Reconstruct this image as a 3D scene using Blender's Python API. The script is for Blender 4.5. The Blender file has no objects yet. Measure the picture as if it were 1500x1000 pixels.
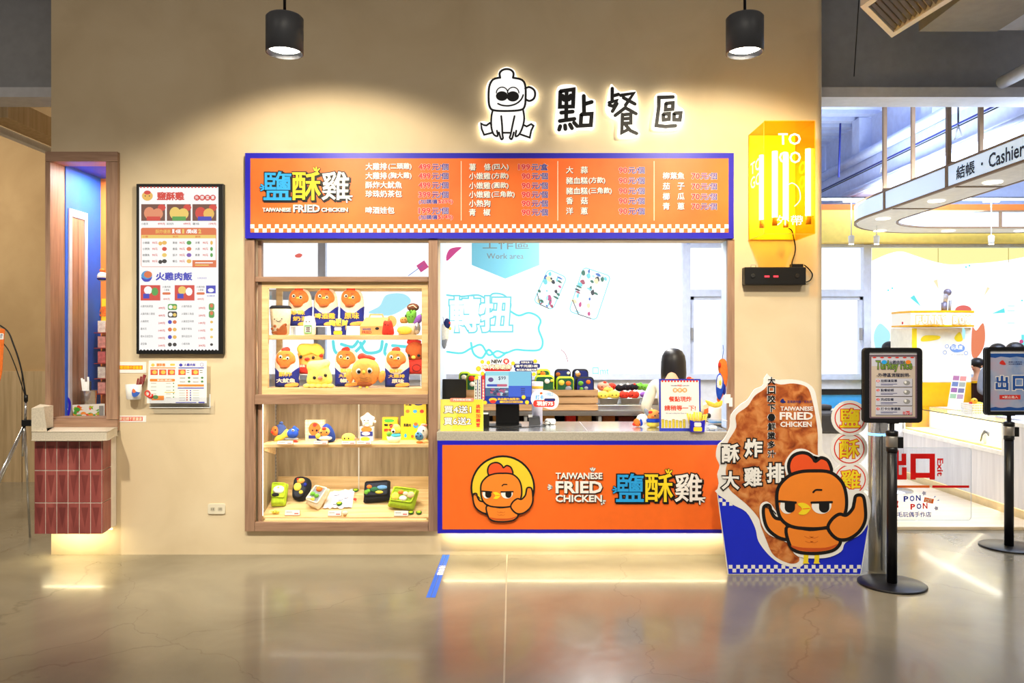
import bpy, bmesh, math, random
from math import pi, sin, cos
from mathutils import Vector, Matrix
random.seed(7)
SC = bpy.context.scene
COL = SC.collection
F, H, W = 1150.0, 1.65, 6.08          # focal length (px of a 1500 wide frame), eye height, distance to the front wall

# ---------------------------------------------------------------- camera, world, exposure, large lights
cam = bpy.data.objects.new('camera', bpy.data.cameras.new('camera'))
COL.objects.link(cam)
cam.location = (0, 0, H); cam.rotation_euler = (pi/2, 0, 0)
cam.data.sensor_width = 36.0; cam.data.lens = 36.0*F/1500.0; cam.data.clip_start = 0.05
SC.camera = cam
vs = SC.view_settings
vs.view_transform = 'Standard'; vs.look = 'None'; vs.exposure = 0.0; vs.gamma = 1.0; vs.use_curve_mapping = False
wd = bpy.data.worlds.new('hall_light'); SC.world = wd; wd.use_nodes = True
bg = wd.node_tree.nodes['Background']; bg.inputs['Color'].default_value = (1.0, 0.86, 0.70, 1); bg.inputs['Strength'].default_value = 0.29

def lamp(name, kind, loc, power, color=(1, 1, 1), target=None, **kw):
    l = bpy.data.lights.new(name, kind); l.energy = power; l.color = color
    for k, v in kw.items(): setattr(l, k, v)
    o = bpy.data.objects.new(name, l); COL.objects.link(o); o.location = loc
    if target is not None:
        o.rotation_euler = (Vector(target)-Vector(loc)).to_track_quat('-Z', 'Y').to_euler()
    return o
WARM = (1.0, 0.87, 0.64)
# added unseen area fills overhead, and added spots that brighten the lower wall
for hx in (-3.2, 0.0, 3.2):
    lamp('hall_downlight', 'AREA', (hx, 2.2, 4.9), 16, (1, 0.93, 0.82), (hx, 3.2, 0), shape='SQUARE', size=0.9)
for hx, pw_ in ((-3.0, 700), (-1.0, 640), (1.0, 520), (3.0, 330)):
    lamp('track_spot', 'SPOT', (hx, 2.3, 4.5), pw_, (1, 0.92, 0.75), (hx*1.06, W, 0.75), spot_size=math.radians(54), spot_blend=0.9, shadow_soft_size=0.10)
# the two hanging pots wash the wall
for hx, hy, hz in ((-1.41, 4.84, 3.40), (1.44, 4.84, 3.40)):
    lamp('pot_beam', 'SPOT', (hx, hy, hz), 128, WARM, (hx, hy+1.0, hz-1.05), spot_size=math.radians(122), spot_blend=0.35, shadow_soft_size=0.07)
# daylight hall on the right, strip lights inside the shop
lamp('shop_light', 'AREA', (1.0, 8.2, 3.2), 175, (1, 0.97, 0.92), (1.2, 8.2, 0), shape='RECTANGLE', size=3.0, size_y=0.5)
lamp('hall_light', 'AREA', (6.0, 7.6, 4.3), 210, (0.86, 0.92, 1.0), (6.2, 8.0, 0), shape='RECTANGLE', size=3.0, size_y=2.0)

lamp('ring_uplight', 'AREA', (5.0, 8.4, 3.30), 290, (0.76, 0.86, 1.0), (4.7, 9.0, 9), shape='RECTANGLE', size=2.2, size_y=3.0)  # added upward fill, no fitting on the ring; brightens the blue-white ceiling
lamp('left_hall_light', 'AREA', (-6.2, 7.0, 4.4), 110, (1, 0.9, 0.74), (-6.0, 7.6, 0), shape='SQUARE', size=1.2)  # added unseen fill that lifts the tan wall at far left

# ---------------------------------------------------------------- materials
def lin(c): return tuple(((x/255)/12.92 if x/255 <= 0.04045 else (((x/255)+0.055)/1.055)**2.4) for x in c)
_M = {}
def mat(name, rgb, rough=0.55, metal=0.0, emit=0.0, var=0.06, scale=14.0, bump=0.0, alpha=1.0, spec=0.4, stretch=None, trans=0.0, coat=0.0, detail=3):
    if name in _M: return _M[name]
    m = bpy.data.materials.new(name); m.use_nodes = True
    nt = m.node_tree; b = nt.nodes['Principled BSDF']; c = lin(rgb)
    b.inputs['Roughness'].default_value = rough; b.inputs['Metallic'].default_value = metal
    b.inputs['Specular IOR Level'].default_value = spec; b.inputs['Alpha'].default_value = alpha
    b.inputs['Transmission Weight'].default_value = trans; b.inputs['Coat Weight'].default_value = coat
    b.inputs['Base Color'].default_value = (*c, 1)
    if emit:
        b.inputs['Emission Color'].default_value = (*c, 1); b.inputs['Emission Strength'].default_value = emit
    if var or bump:
        tc = nt.nodes.new('ShaderNodeTexCoord'); mp = nt.nodes.new('ShaderNodeMapping'); nz = nt.nodes.new('ShaderNodeTexNoise')
        nt.links.new(tc.outputs['Object'], mp.inputs['Vector']); nt.links.new(mp.outputs['Vector'], nz.inputs['Vector'])
        if stretch: mp.inputs['Scale'].default_value = stretch
        nz.inputs['Scale'].default_value = scale; nz.inputs['Detail'].default_value = detail
        if var:
            mx = nt.nodes.new('ShaderNodeMix'); mx.data_type = 'RGBA'
            mr = nt.nodes.new('ShaderNodeMapRange'); mr.inputs['From Min'].default_value = 0.3; mr.inputs['From Max'].default_value = 0.7
            nt.links.new(nz.outputs['Fac'], mr.inputs['Value']); nt.links.new(mr.outputs['Result'], mx.inputs['Factor'])
            mx.inputs['A'].default_value = (*[x*(1-var) for x in c], 1); mx.inputs['B'].default_value = (*[min(1, x*(1+var)) for x in c], 1)
            nt.links.new(mx.outputs['Result'], b.inputs['Base Color'])
        if bump:
            bp = nt.nodes.new('ShaderNodeBump'); bp.inputs['Strength'].default_value = bump; bp.inputs['Distance'].default_value = 0.01
            nt.links.new(nz.outputs['Fac'], bp.inputs['Height']); nt.links.new(bp.outputs['Normal'], b.inputs['Normal'])
    _M[name] = m
    return m
def glow(name, rgb, s=1.0):
    new = name not in _M; m = mat(name, rgb, rough=0.6, emit=s, var=0)
    if new: m.node_tree.nodes['Principled BSDF'].inputs['Base Color'].default_value = (0.03, 0.03, 0.03, 1)
    return m
def glass(name, tint=(255, 255, 255), a=0.04, rough=0.02, edge=0.6):
    if name in _M: return _M[name]
    m = bpy.data.materials.new(name); m.use_nodes = True; nt = m.node_tree; nt.nodes.clear()
    out = nt.nodes.new('ShaderNodeOutputMaterial'); t = nt.nodes.new('ShaderNodeBsdfTransparent'); g = nt.nodes.new('ShaderNodeBsdfGlossy')
    mx = nt.nodes.new('ShaderNodeMixShader'); lw = nt.nodes.new('ShaderNodeLayerWeight'); lw.inputs['Blend'].default_value = 0.5
    pw = nt.nodes.new('ShaderNodeMath'); pw.operation = 'POWER'; pw.inputs[1].default_value = 5
    mm = nt.nodes.new('ShaderNodeMath'); mm.operation = 'MULTIPLY_ADD'; mm.inputs[1].default_value = edge; mm.inputs[2].default_value = a
    nt.links.new(lw.outputs['Facing'], pw.inputs[0]); nt.links.new(pw.outputs[0], mm.inputs[0]); nt.links.new(mm.outputs[0], mx.inputs[0])
    t.inputs['Color'].default_value = (*lin(tint), 1); g.inputs['Roughness'].default_value = rough
    nt.links.new(t.outputs[0], mx.inputs[1]); nt.links.new(g.outputs[0], mx.inputs[2]); nt.links.new(mx.outputs[0], out.inputs[0])
    _M[name] = m
    return m
def ramp_mat(name, stops, scale=6, stretch=(1, 1, 1), rough=0.5, bump=0.0, detail=5, dist=0.3, spec=0.4, tex='NOISE'):
    if name in _M: return _M[name]
    m = bpy.data.materials.new(name); m.use_nodes = True; nt = m.node_tree; b = nt.nodes['Principled BSDF']
    b.inputs['Roughness'].default_value = rough; b.inputs['Specular IOR Level'].default_value = spec
    tc = nt.nodes.new('ShaderNodeTexCoord'); mp = nt.nodes.new('ShaderNodeMapping'); mp.inputs['Scale'].default_value = stretch
    nz = nt.nodes.new('ShaderNodeTexNoise'); nz.inputs['Scale'].default_value = scale; nz.inputs['Detail'].default_value = detail; nz.inputs['Distortion'].default_value = dist
    rp = nt.nodes.new('ShaderNodeValToRGB')
    while len(rp.color_ramp.elements) < len(stops): rp.color_ramp.elements.new(0.5)
    for e, (p, c) in zip(rp.color_ramp.elements, stops): e.position = p; e.color = (*lin(c), 1)
    L = nt.links.new
    L(tc.outputs['Object'], mp.inputs['Vector']); L(mp.outputs['Vector'], nz.inputs['Vector']); L(nz.outputs['Fac'], rp.inputs['Fac']); L(rp.outputs['Color'], b.inputs['Base Color'])
    if bump:
        bp = nt.nodes.new('ShaderNodeBump'); bp.inputs['Strength'].default_value = bump; bp.inputs['Distance'].default_value = 0.02
        L(nz.outputs['Fac'], bp.inputs['Height']); L(bp.outputs['Normal'], b.inputs['Normal'])
    _M[name] = m
    return m

# ---------------------------------------------------------------- mesh building
def P(px, py, Y): return Vector(((px-750)*Y/F, Y, H-(py-500)*Y/F))
class Sheet:
    """a flat sheet in space: local units along right and down, layers in metres toward the front"""
    def __init__(s, o, r, d, n): s.o, s.r, s.d, s.n = Vector(o), Vector(r), Vector(d), Vector(n).normalized(); s.s = s.r.length
    def p(s, x, y, l=0.0): return s.o + s.r*x + s.d*y + s.n*l
def SY(Y):                                   # upright sheet parallel to the front wall, Y metres from the viewer
    k = Y/F
    return Sheet((-750*k, Y, H+500*k), (k, 0, 0), (0, 0, -k), (0, -1, 0))
def aff(S, k, x0, y0, ky=None):                # the same sheet in finer units: local (0,0) sits at (x0,y0)
    return Sheet(S.p(x0, y0), S.r*k, S.d*(ky or k), S.n)
def SL(cx, cy, s):                           # the same, standing at the origin of a copyable thing
    return Sheet((-cx*s, 0, cy*s), (s, 0, 0), (0, 0, -s), (0, -1, 0))
def SX(X, sgn=-1, s=1.0, y0=0.0, z0=0.0):    # upright sheet across the view direction, facing sgn*X
    return Sheet((X, y0, z0), (0, s if sgn > 0 else -s, 0), (0, 0, -s), (sgn, 0, 0))
def rect(x0, y0, x1, y1): return [(x0, y0), (x1, y0), (x1, y1), (x0, y1)]
def ell(cx, cy, rx, ry=None, n=24, a0=0.0, a1=2*pi):
    ry = rx if ry is None else ry
    full = abs(a1-a0-2*pi) < 1e-6
    return [(cx+rx*cos(a0+(a1-a0)*i/(n if full else n-1)), cy+ry*sin(a0+(a1-a0)*i/(n if full else n-1))) for i in range(n)]
def rr(x0, y0, x1, y1, r, n=5):
    out = []
    for cx, cy, a in ((x1-r, y0+r, -pi/2), (x1-r, y1-r, 0), (x0+r, y1-r, pi/2), (x0+r, y0+r, pi)):
        out += [(cx+r*cos(a+pi/2*i/n), cy+r*sin(a+pi/2*i/n)) for i in range(n+1)]
    return out
def sp(pts, n=6, closed=True):
    out = []; N = len(pts)
    for i in range(N if closed else N-1):
        p0 = pts[(i-1) % N] if closed or i > 0 else pts[0]; p1 = pts[i]; p2 = pts[(i+1) % N]
        p3 = pts[(i+2) % N] if closed or i+2 < N else pts[-1]
        for k in range(n):
            t = k/n
            out.append(tuple(0.5*(2*b+(c-a)*t+(2*a-5*b+4*c-d)*t*t+(3*b-a-3*c+d)*t**3) for a, b, c, d in zip(p0, p1, p2, p3)))
    if not closed: out.append(tuple(pts[-1]))
    return out
def rot2(pts, a, c): return [(c[0]+(x-c[0])*cos(a)-(y-c[1])*sin(a), c[1]+(x-c[0])*sin(a)+(y-c[1])*cos(a)) for x, y in pts]

_T = {}
def glyphs(s, bold):                          # filled letter outlines, thickened outward by a rim of small quads
    k = (s, bold)
    if k in _T: return _T[k]
    k0 = (s, 0)
    if k0 not in _T:
        c = bpy.data.curves.new('lettering', 'FONT'); c.body = s; c.resolution_u = 2
        o = bpy.data.objects.new('lettering', c); COL.objects.link(o)
        dg = bpy.context.evaluated_depsgraph_get(); me = bpy.data.meshes.new_from_object(o.evaluated_get(dg))
        vv = [(v.co.x, v.co.y, 0) for v in me.vertices]; ff = []
        for p in me.polygons:
            f = tuple(p.vertices); A = sum(vv[f[i]][0]*vv[f[(i+1) % len(f)]][1]-vv[f[(i+1) % len(f)]][0]*vv[f[i]][1] for i in range(len(f)))
            ff.append(f if A > 0 else f[::-1])
        e = {(x, y) for f in ff for x, y in zip(f, f[1:]+f[:1])}
        _T[k0] = (vv, ff, [(x, y) for x, y in e if (y, x) not in e])
        bpy.data.meshes.remove(me); bpy.data.objects.remove(o); bpy.data.curves.remove(c)
    if bold == 0: return _T[k0]
    vv, ff, edge = _T[k0]; vv = list(vv); ff = list(ff); nin = {}; nout = {}
    for a, b in edge:
        dx, dy = vv[b][0]-vv[a][0], vv[b][1]-vv[a][1]; q = math.hypot(dx, dy) or 1e-9; n = (dy/q, -dx/q); nout[a] = n; nin[b] = n
    def out(i):
        n1, n2 = nin.get(i, nout.get(i)), nout.get(i, nin.get(i)); mx, my = n1[0]+n2[0], n1[1]+n2[1]; q = math.hypot(mx, my)
        if q < 0.2: return (vv[i][0]+n1[0]*bold, vv[i][1]+n1[1]*bold)
        mx, my = mx/q, my/q; c = max(0.45, mx*n1[0]+my*n1[1]); return (vv[i][0]+mx*bold/c, vv[i][1]+my*bold/c)
    rim = []
    for j, (a, b) in enumerate(edge):
        z = 1+j % 9; oa, ob = out(a), out(b); i0 = len(vv)
        vv += [(vv[a][0], vv[a][1], z), (*oa, z), (*ob, z), (vv[b][0], vv[b][1], z)]; ff.append((i0, i0+1, i0+2, i0+3)); rim.append((i0+1, i0+2))
    _T[k] = (vv, ff, rim)
    return _T[k]

class MB:
    def __init__(s): s.v = []; s.f = []; s.i = []; s.m = []; s.sm = []
    def mi(s, m):
        if m not in s.m: s.m.append(m)
        return s.m.index(m)
    def add(s, vs_, fs, m, smooth=False):
        b = len(s.v); s.v += [tuple(v) for v in vs_]; k = s.mi(m)
        for f in fs: s.f.append(tuple(b+i for i in f)); s.i.append(k); s.sm.append(smooth)
        return s
    def box(s, x0, x1, y0, y1, z0, z1, m):
        x0, x1 = min(x0, x1), max(x0, x1); y0, y1 = min(y0, y1), max(y0, y1); z0, z1 = min(z0, z1), max(z0, z1)
        return s.add([(x, y, z) for x in (x0, x1) for y in (y0, y1) for z in (z0, z1)],
                     [(0, 1, 3, 2), (4, 6, 7, 5), (0, 4, 5, 1), (2, 3, 7, 6), (0, 2, 6, 4), (1, 5, 7, 3)], m)
    def pbox(s, x0, x1, y0, y1, Y, depth, m):          # box whose front face spans those photo columns/rows at distance Y
        a, b = P(x0, y0, Y), P(x1, y1, Y)
        return s.box(a.x, b.x, Y, Y+depth, b.z, a.z, m)
    def hexa(s, pts8, m):
        return s.add(pts8, [(0, 1, 2, 3), (7, 6, 5, 4), (0, 4, 5, 1), (1, 5, 6, 2), (2, 6, 7, 3), (3, 7, 4, 0)], m)
    def poly(s, S, pts, m, l=0.0, t=0.0):
        n = len(pts); fr = [S.p(x, y, l) for x, y in pts]
        if t == 0: return s.add(fr, [tuple(range(n))], m)
        bk = [S.p(x, y, l-t) for x, y in pts]
        return s.add(fr+bk, [tuple(range(n)), tuple(range(2*n-1, n-1, -1))]+[(i, (i+1) % n, n+(i+1) % n, n+i) for i in range(n)], m)
    def stroke(s, S, pts, w, m, l=0.0, closed=False, cap=True):      # one continuous ribbon with mitred joints and round ends
        h = w/2; n = len(pts); L_, R_ = [], []
        for i in range(n):
            p = pts[i]; a = pts[i-1] if (closed or i > 0) else None; c = pts[(i+1) % n] if (closed or i < n-1) else None
            ds = []
            for u, v in ((a, p), (p, c)):
                if u is None or v is None: continue
                d = (v[0]-u[0], v[1]-u[1]); q = math.hypot(*d)
                if q > 1e-9: ds.append((d[0]/q, d[1]/q))
            if not ds: ds = [(1, 0)]
            nx = sum(-d[1] for d in ds); ny = sum(d[0] for d in ds); q = math.hypot(nx, ny)
            if q < 0.35: nx, ny = -ds[0][1], ds[0][0]; k = 1
            else: nx, ny = nx/q, ny/q; k = min(1.8, 1/max(0.3, abs(nx*-ds[0][1]+ny*ds[0][0])))
            L_.append((p[0]+nx*h*k, p[1]+ny*h*k)); R_.append((p[0]-nx*h*k, p[1]-ny*h*k))
        if cap and not closed:
            a = math.atan2(pts[-1][1]-pts[-2][1], pts[-1][0]-pts[-2][0]); e1 = [(pts[-1][0]+h*cos(a+pi/2-pi*j/6), pts[-1][1]+h*sin(a+pi/2-pi*j/6)) for j in range(1, 6)]
            a = math.atan2(pts[0][1]-pts[1][1], pts[0][0]-pts[1][0]); e0 = [(pts[0][0]+h*cos(a+pi/2-pi*j/6), pts[0][1]+h*sin(a+pi/2-pi*j/6)) for j in range(1, 6)]
        else: e0 = e1 = []
        q = L_+R_; vs_ = [S.p(x, y, l) for x, y in q+e1+e0]; fs = [(i, (i+1) % n, n+(i+1) % n, n+i) for i in range(n if closed else n-1)]
        if e1: fs.append((n-1,)+tuple(range(2*n, 2*n+5))+(2*n-1,)); fs.append((n,)+tuple(range(2*n+5, 2*n+10))+(0,))
        return s.add(vs_, fs, m)
    def text(s, S, txt, x0, y0, x1, y1, m, l=0.0, bold=0.0, depth=0.0, keep=False, ref=None):
        vv, ff, edge = glyphs(txt, bold)
        if not vv: return s
        v0 = glyphs(txt, bold if ref is None else ref)[0]
        ax, bx = min(v[0] for v in v0), max(v[0] for v in v0); ay, by = min(v[1] for v in v0), max(v[1] for v in v0)
        sx, sy = (x1-x0)/max(bx-ax, 1e-6), (y1-y0)/max(by-ay, 1e-6)
        if keep: sx = sy = min(sx, sy)
        cx, cy = (x0+x1)/2, (y0+y1)/2; mx, my = (ax+bx)/2, (ay+by)/2
        q = [(cx+(x-mx)*sx, cy-(y-my)*sy, l-z*2e-5) for x, y, z in vv]
        fr = [S.p(*v) for v in q]; ff = [f[::1] for f in ff]
        if depth:
            n = len(q); s.add(fr+[v-S.n*depth for v in fr], ff+[(b, a, n+a, n+b) for a, b in edge], m)
        else: s.add(fr, ff, m)
        return s
    def vtext(s, S, txt, x0, y0, x1, y1, m, l=0.0, bold=0.0, **k):       # written downwards
        h = (y1-y0)/len(txt)
        for i, ch in enumerate(txt):
            if ch != ' ': s.text(S, ch, x0, y0+h*i+h*0.07, x1, y0+h*(i+1)-h*0.07, m, l, bold, **k)
        return s
    def ball(s, c, r, m, n=14, k=9, e=1.0, squash=None):                 # ellipsoid; e<1 squarer
        c = Vector(c); r = (r, r, r) if not hasattr(r, '__len__') else r; vs_ = []; fs = []
        pw = lambda x: math.copysign(abs(x)**e, x)
        for j in range(1, k):
            t = pi*j/k
            for i in range(n):
                a = 2*pi*i/n; vs_.append((c.x+r[0]*pw(sin(t))*pw(cos(a)), c.y+r[1]*pw(sin(t))*pw(sin(a)), c.z+r[2]*pw(cos(t))))
        top = len(vs_); vs_ += [(c.x, c.y, c.z+r[2]), (c.x, c.y, c.z-r[2])]
        for j in range(k-2):
            for i in range(n): fs.append((j*n+i, (j+1)*n+i, (j+1)*n+(i+1) % n, j*n+(i+1) % n))
        for i in range(n): fs.append((top, i, (i+1) % n)); fs.append((top+1, (k-2)*n+(i+1) % n, (k-2)*n+i))
        return s.add(vs_, fs, m, True)
    def sball(s, S, cx, cy, rx, ry, d, m, l=0.0, **k):                    # ellipsoid given in sheet units, depth radius d too
        c = S.p(cx, cy, l); return s.ball(c, (rx*S.s, d*S.s, ry*S.s), m, **k)
    def puff(s, S, pts, d, m, l=0.0, rings=6, back=True, p=2.2, flat=0.0, shrink=None):   # an outline stuffed like a cushion, d = half depth in sheet units
        n = len(pts); cx = sum(x for x, _ in pts)/n; cy = sum(y for _, y in pts)/n; vs_ = []; fs = []
        def half(sg):
            b = len(vs_)
            for j in range(rings):
                t = 1-j/rings; hh = (1-t**p)**(1/p)*(1-flat)+flat*(1 if t < 1 else 0)
                for x, y in pts: vs_.append(S.p(cx+(x-cx)*t, cy+(y-cy)*t, l+sg*d*S.s*hh))
            vs_.append(S.p(cx, cy, l+sg*d*S.s)); ap = len(vs_)-1
            for j in range(rings-1):
                for i in range(n):
                    q = (b+j*n+i, b+j*n+(i+1) % n, b+(j+1)*n+(i+1) % n, b+(j+1)*n+i); fs.append(q if sg > 0 else q[::-1])
            for i in range(n):
                q = (b+(rings-1)*n+i, b+(rings-1)*n+(i+1) % n, ap); fs.append(q if sg > 0 else q[::-1])
        half(1)
        if back: half(-1)
        return s.add(vs_, fs, m, True)
    def tube(s, pts, r, m, n=8, cap=True, closed=False):
        pts = [Vector(p) for p in pts]; N = len(pts); rs = r if hasattr(r, '__len__') else [r]*N; vs_ = []; fs = []; up = None
        for i in range(N):
            if closed: d = pts[(i+1) % N]-pts[i-1]
            else: d = pts[min(i+1, N-1)]-pts[max(i-1, 0)]
            d.normalize()
            if up is None: up = Vector((0, 0, 1)) if abs(d.z) < 0.9 else Vector((1, 0, 0))
            a = d.cross(up).normalized(); b = a.cross(d); up = b
            vs_ += [pts[i]+(a*cos(2*pi*k/n)+b*sin(2*pi*k/n))*rs[i] for k in range(n)]
        for i in range(N if closed else N-1):
            for k in range(n): j = (i+1) % N; fs.append((i*n+k, i*n+(k+1) % n, j*n+(k+1) % n, j*n+k))
        if cap and not closed: fs += [tuple(range(n-1, -1, -1)), tuple((N-1)*n+k for k in range(n))]
        return s.add(vs_, fs, m, n > 5)
    def bar(s, a, b, w, h, m):                                            # square bar from a to b
        a, b = Vector(a), Vector(b); d = (b-a).normalized(); up = Vector((0, 0, 1)) if abs(d.z) < 0.9 else Vector((0, 1, 0))
        u = d.cross(up).normalized(); v = u.cross(d)
        return s.hexa([a+u*w/2+v*h/2, a-u*w/2+v*h/2, a-u*w/2-v*h/2, a+u*w/2-v*h/2, b+u*w/2+v*h/2, b-u*w/2+v*h/2, b-u*w/2-v*h/2, b+u*w/2-v*h/2], m)
    def lathe(s, c, prof, m, n=20, sx=1.0, sy=1.0, e=1.0):
        c = Vector(c); vs_ = []; fs = []; pw = lambda x: math.copysign(abs(x)**e, x)
        for r, z in prof: vs_ += [(c.x+r*sx*pw(cos(2*pi*i/n)), c.y+r*sy*pw(sin(2*pi*i/n)), c.z+z) for i in range(n)]
        for j in range(len(prof)-1):
            for i in range(n): fs.append((j*n+i, j*n+(i+1) % n, (j+1)*n+(i+1) % n, (j+1)*n+i))
        if prof[0][0] > 1e-6: fs.append(tuple(range(n-1, -1, -1)))
        if prof[-1][0] > 1e-6: fs.append(tuple((len(prof)-1)*n+i for i in range(n)))
        return s.add(vs_, fs, m, True)
    def build(s, name, parent=None, bevel=0.0, subsurf=0, local=False, label=None, noise=None, solid=0.0):
        me = bpy.data.meshes.new(name); off = Vector((0, 0, 0))
        if parent is not None and not local:
            q = parent
            while q is not None: off += q.location; q = q.parent
        elif parent is None and not local:
            xs = [v[0] for v in s.v]; ys = [v[1] for v in s.v]; zs = [v[2] for v in s.v]
            off = Vector(((min(xs)+max(xs))/2, (min(ys)+max(ys))/2, min(zs)))
        vv = [Vector(v)-off for v in s.v]
        if noise: vv = [v+Vector([random.uniform(-noise, noise) for _ in range(3)]) for v in vv]
        me.from_pydata(vv, [], s.f); me.validate()
        for m in s.m: me.materials.append(m)
        if len(me.polygons) == len(s.f):
            me.polygons.foreach_set('material_index', s.i); me.polygons.foreach_set('use_smooth', s.sm)
        o = bpy.data.objects.new(name, me); COL.objects.link(o)
        if parent is not None: o.parent = parent
        elif not local: o.location = off
        if bevel:
            b = o.modifiers.new('edge', 'BEVEL'); b.width = bevel; b.segments = 2; b.limit_method = 'ANGLE'; b.angle_limit = 0.7
        if subsurf:
            b = o.modifiers.new('soft', 'SUBSURF'); b.levels = subsurf; b.render_levels = subsurf
        if label: o['label'] = label
        me.update()
        return o
def tag(o, label, cat, group=None, kind=None):
    if label: o['label'] = label
    if cat: o['category'] = cat
    if group: o['group'] = group
    if kind: o['kind'] = kind
    return o
def thing(name, label, cat, loc=(0, 0, 0), group=None, rz=0.0):
    o = bpy.data.objects.new(name, None); COL.objects.link(o); o.location = loc; o.rotation_euler = (0, 0, rz); o.empty_display_size = 0.05
    return tag(o, label, cat, group)
def struct(o, label=None): o['kind'] = 'structure'; o['label'] = label or o.name; o['category'] = o.name.split('_')[0]; return o
def dup(root, loc, label, rz=None, group=None):
    r = root.copy(); COL.objects.link(r); r.location = loc; r['label'] = label
    if rz is not None: r.rotation_euler = (0, 0, rz)
    if group: r['group'] = group
    for ch in list(root.children):
        c = ch.copy(); COL.objects.link(c); c.parent = r
        for g in list(ch.children):
            d = g.copy(); COL.objects.link(d); d.parent = c
    return r
S0 = SY(W)
# shared colours
WHITE = mat('white_paint', (238, 238, 236), 0.5); BLACK = mat('black_plastic', (14, 14, 16), 0.4); INK = mat('black_print', (18, 16, 18), 0.5, var=0)
BLUE = mat('royal_blue_print', (30, 24, 190), 0.45, var=0.03); ORANGE = mat('orange_print', (250, 112, 34), 0.5, var=0.03); PAPER = mat('white_print', (246, 244, 242), 0.55, var=0.02)
RED = mat('red_print', (226, 50, 40), 0.5, var=0.03); YELLOW = mat('yellow_print', (250, 222, 40), 0.5, var=0.03); SKY = mat('sky_blue_print', (40, 165, 240), 0.5, var=0.03)
NAVY = mat('navy_print', (28, 40, 120), 0.5); CREAM = mat('cream_print', (250, 236, 206), 0.6); GREEN = mat('leaf_green', (70, 170, 60), 0.6); GREY = mat('grey_paint', (150, 150, 152), 0.5)
STEEL = mat('brushed_steel', (222, 226, 232), 0.2, 1.0, var=0.05, scale=6, stretch=(1, 20, 20)); CHROME = mat('chrome', (225, 225, 228), 0.12, 1.0, var=0)
CLEAR = glass('clear_glass'); ACRYL = glass('clear_acrylic', (250, 252, 255), 0.05)
WOOD = ramp_mat('brown_oak_veneer', [(0.25, (134, 104, 84)), (0.5, (158, 124, 102)), (0.75, (176, 142, 118))], 5, (9, 9, 0.6), 0.5, detail=6)
WOODH = ramp_mat('brown_oak_veneer_across', [(0.25, (134, 104, 84)), (0.5, (158, 124, 102)), (0.75, (176, 142, 118))], 5, (0.6, 9, 9), 0.5, detail=6)
PINE = ramp_mat('pale_pine', [(0.3, (216, 178, 122)), (0.55, (236, 204, 150)), (0.75, (244, 216, 166))], 4, (0.8, 8, 8), 0.5, detail=6)
ASH = ramp_mat('grey_ash_veneer', [(0.25, (146, 126, 96)), (0.5, (172, 151, 118)), (0.75, (190, 170, 138))], 4, (8, 8, 0.7), 0.5, detail=6)
# ================================================================ the setting
def X0(px, Y=W): return (px-750)*Y/F
def Z0(py, Y=W): return H-(py-500)*Y/F
PLASTER = ramp_mat('beige_trowelled_plaster', [(0.2, (208, 188, 154)), (0.5, (220, 201, 168)), (0.8, (228, 211, 180))], 1.6, (1, 1, 1), 0.75, bump=0.12, detail=6, dist=0.6, spec=0.2)
# polished concrete
def concrete():
    m = bpy.data.materials.new('polished_concrete'); m.use_nodes = True; nt = m.node_tree; b = nt.nodes['Principled BSDF']; L = nt.links.new
    tc = nt.nodes.new('ShaderNodeTexCoord')
    n1 = nt.nodes.new('ShaderNodeTexNoise'); n1.inputs['Scale'].default_value = 0.9; n1.inputs['Detail'].default_value = 7; n1.inputs['Distortion'].default_value = 0.8
    n2 = nt.nodes.new('ShaderNodeTexNoise'); n2.inputs['Scale'].default_value = 14; n2.inputs['Detail'].default_value = 5
    v = nt.nodes.new('ShaderNodeTexVoronoi'); v.feature = 'DISTANCE_TO_EDGE'; v.inputs['Scale'].default_value = 0.42
    nw = nt.nodes.new('ShaderNodeTexNoise'); nw.inputs['Scale'].default_value = 2.5; nw.inputs['Detail'].default_value = 5
    va = nt.nodes.new('ShaderNodeVectorMath'); va.operation = 'MULTIPLY_ADD'; va.inputs[1].default_value = (0.55, 0.55, 0)
    L(tc.outputs['Object'], n1.inputs['Vector']); L(tc.outputs['Object'], n2.inputs['Vector']); L(tc.outputs['Object'], nw.inputs['Vector'])
    L(nw.outputs['Color'], va.inputs[0]); L(tc.outputs['Object'], va.inputs[2]); L(va.outputs[0], v.inputs['Vector'])
    r = nt.nodes.new('ShaderNodeValToRGB'); e = r.color_ramp.elements
    e[0].position = 0.28; e[0].color = (*lin((112, 106, 91)), 1); e[1].position = 0.72; e[1].color = (*lin((146, 138, 119)), 1)
    L(n1.outputs['Fac'], r.inputs['Fac'])
    cr = nt.nodes.new('ShaderNodeMapRange'); cr.inputs['From Max'].default_value = 0.0025; cr.inputs['To Min'].default_value = 0.78; L(v.outputs['Distance'], cr.inputs['Value'])
    m1 = nt.nodes.new('ShaderNodeMix'); m1.data_type = 'RGBA'; m1.blend_type = 'MULTIPLY'; m1.inputs['Factor'].default_value = 1
    L(r.outputs['Color'], m1.inputs['A']); L(cr.outputs['Result'], m1.inputs['B']); L(m1.outputs['Result'], b.inputs['Base Color'])
    rr_ = nt.nodes.new('ShaderNodeMapRange'); rr_.inputs['To Min'].default_value = 0.16; rr_.inputs['To Max'].default_value = 0.30; L(n2.outputs['Fac'], rr_.inputs['Value']); L(rr_.outputs['Result'], b.inputs['Roughness'])
    b.inputs['Specular IOR Level'].default_value = 0.55; b.inputs['Coat Weight'].default_value = 0.25; b.inputs['Coat Roughness'].default_value = 0.08
    return m
CONC = concrete()
struct(MB().box(-9, 10, -1.5, 11.2, -0.12, 0, CONC).build('floor'), 'polished grey-brown concrete floor')
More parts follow.
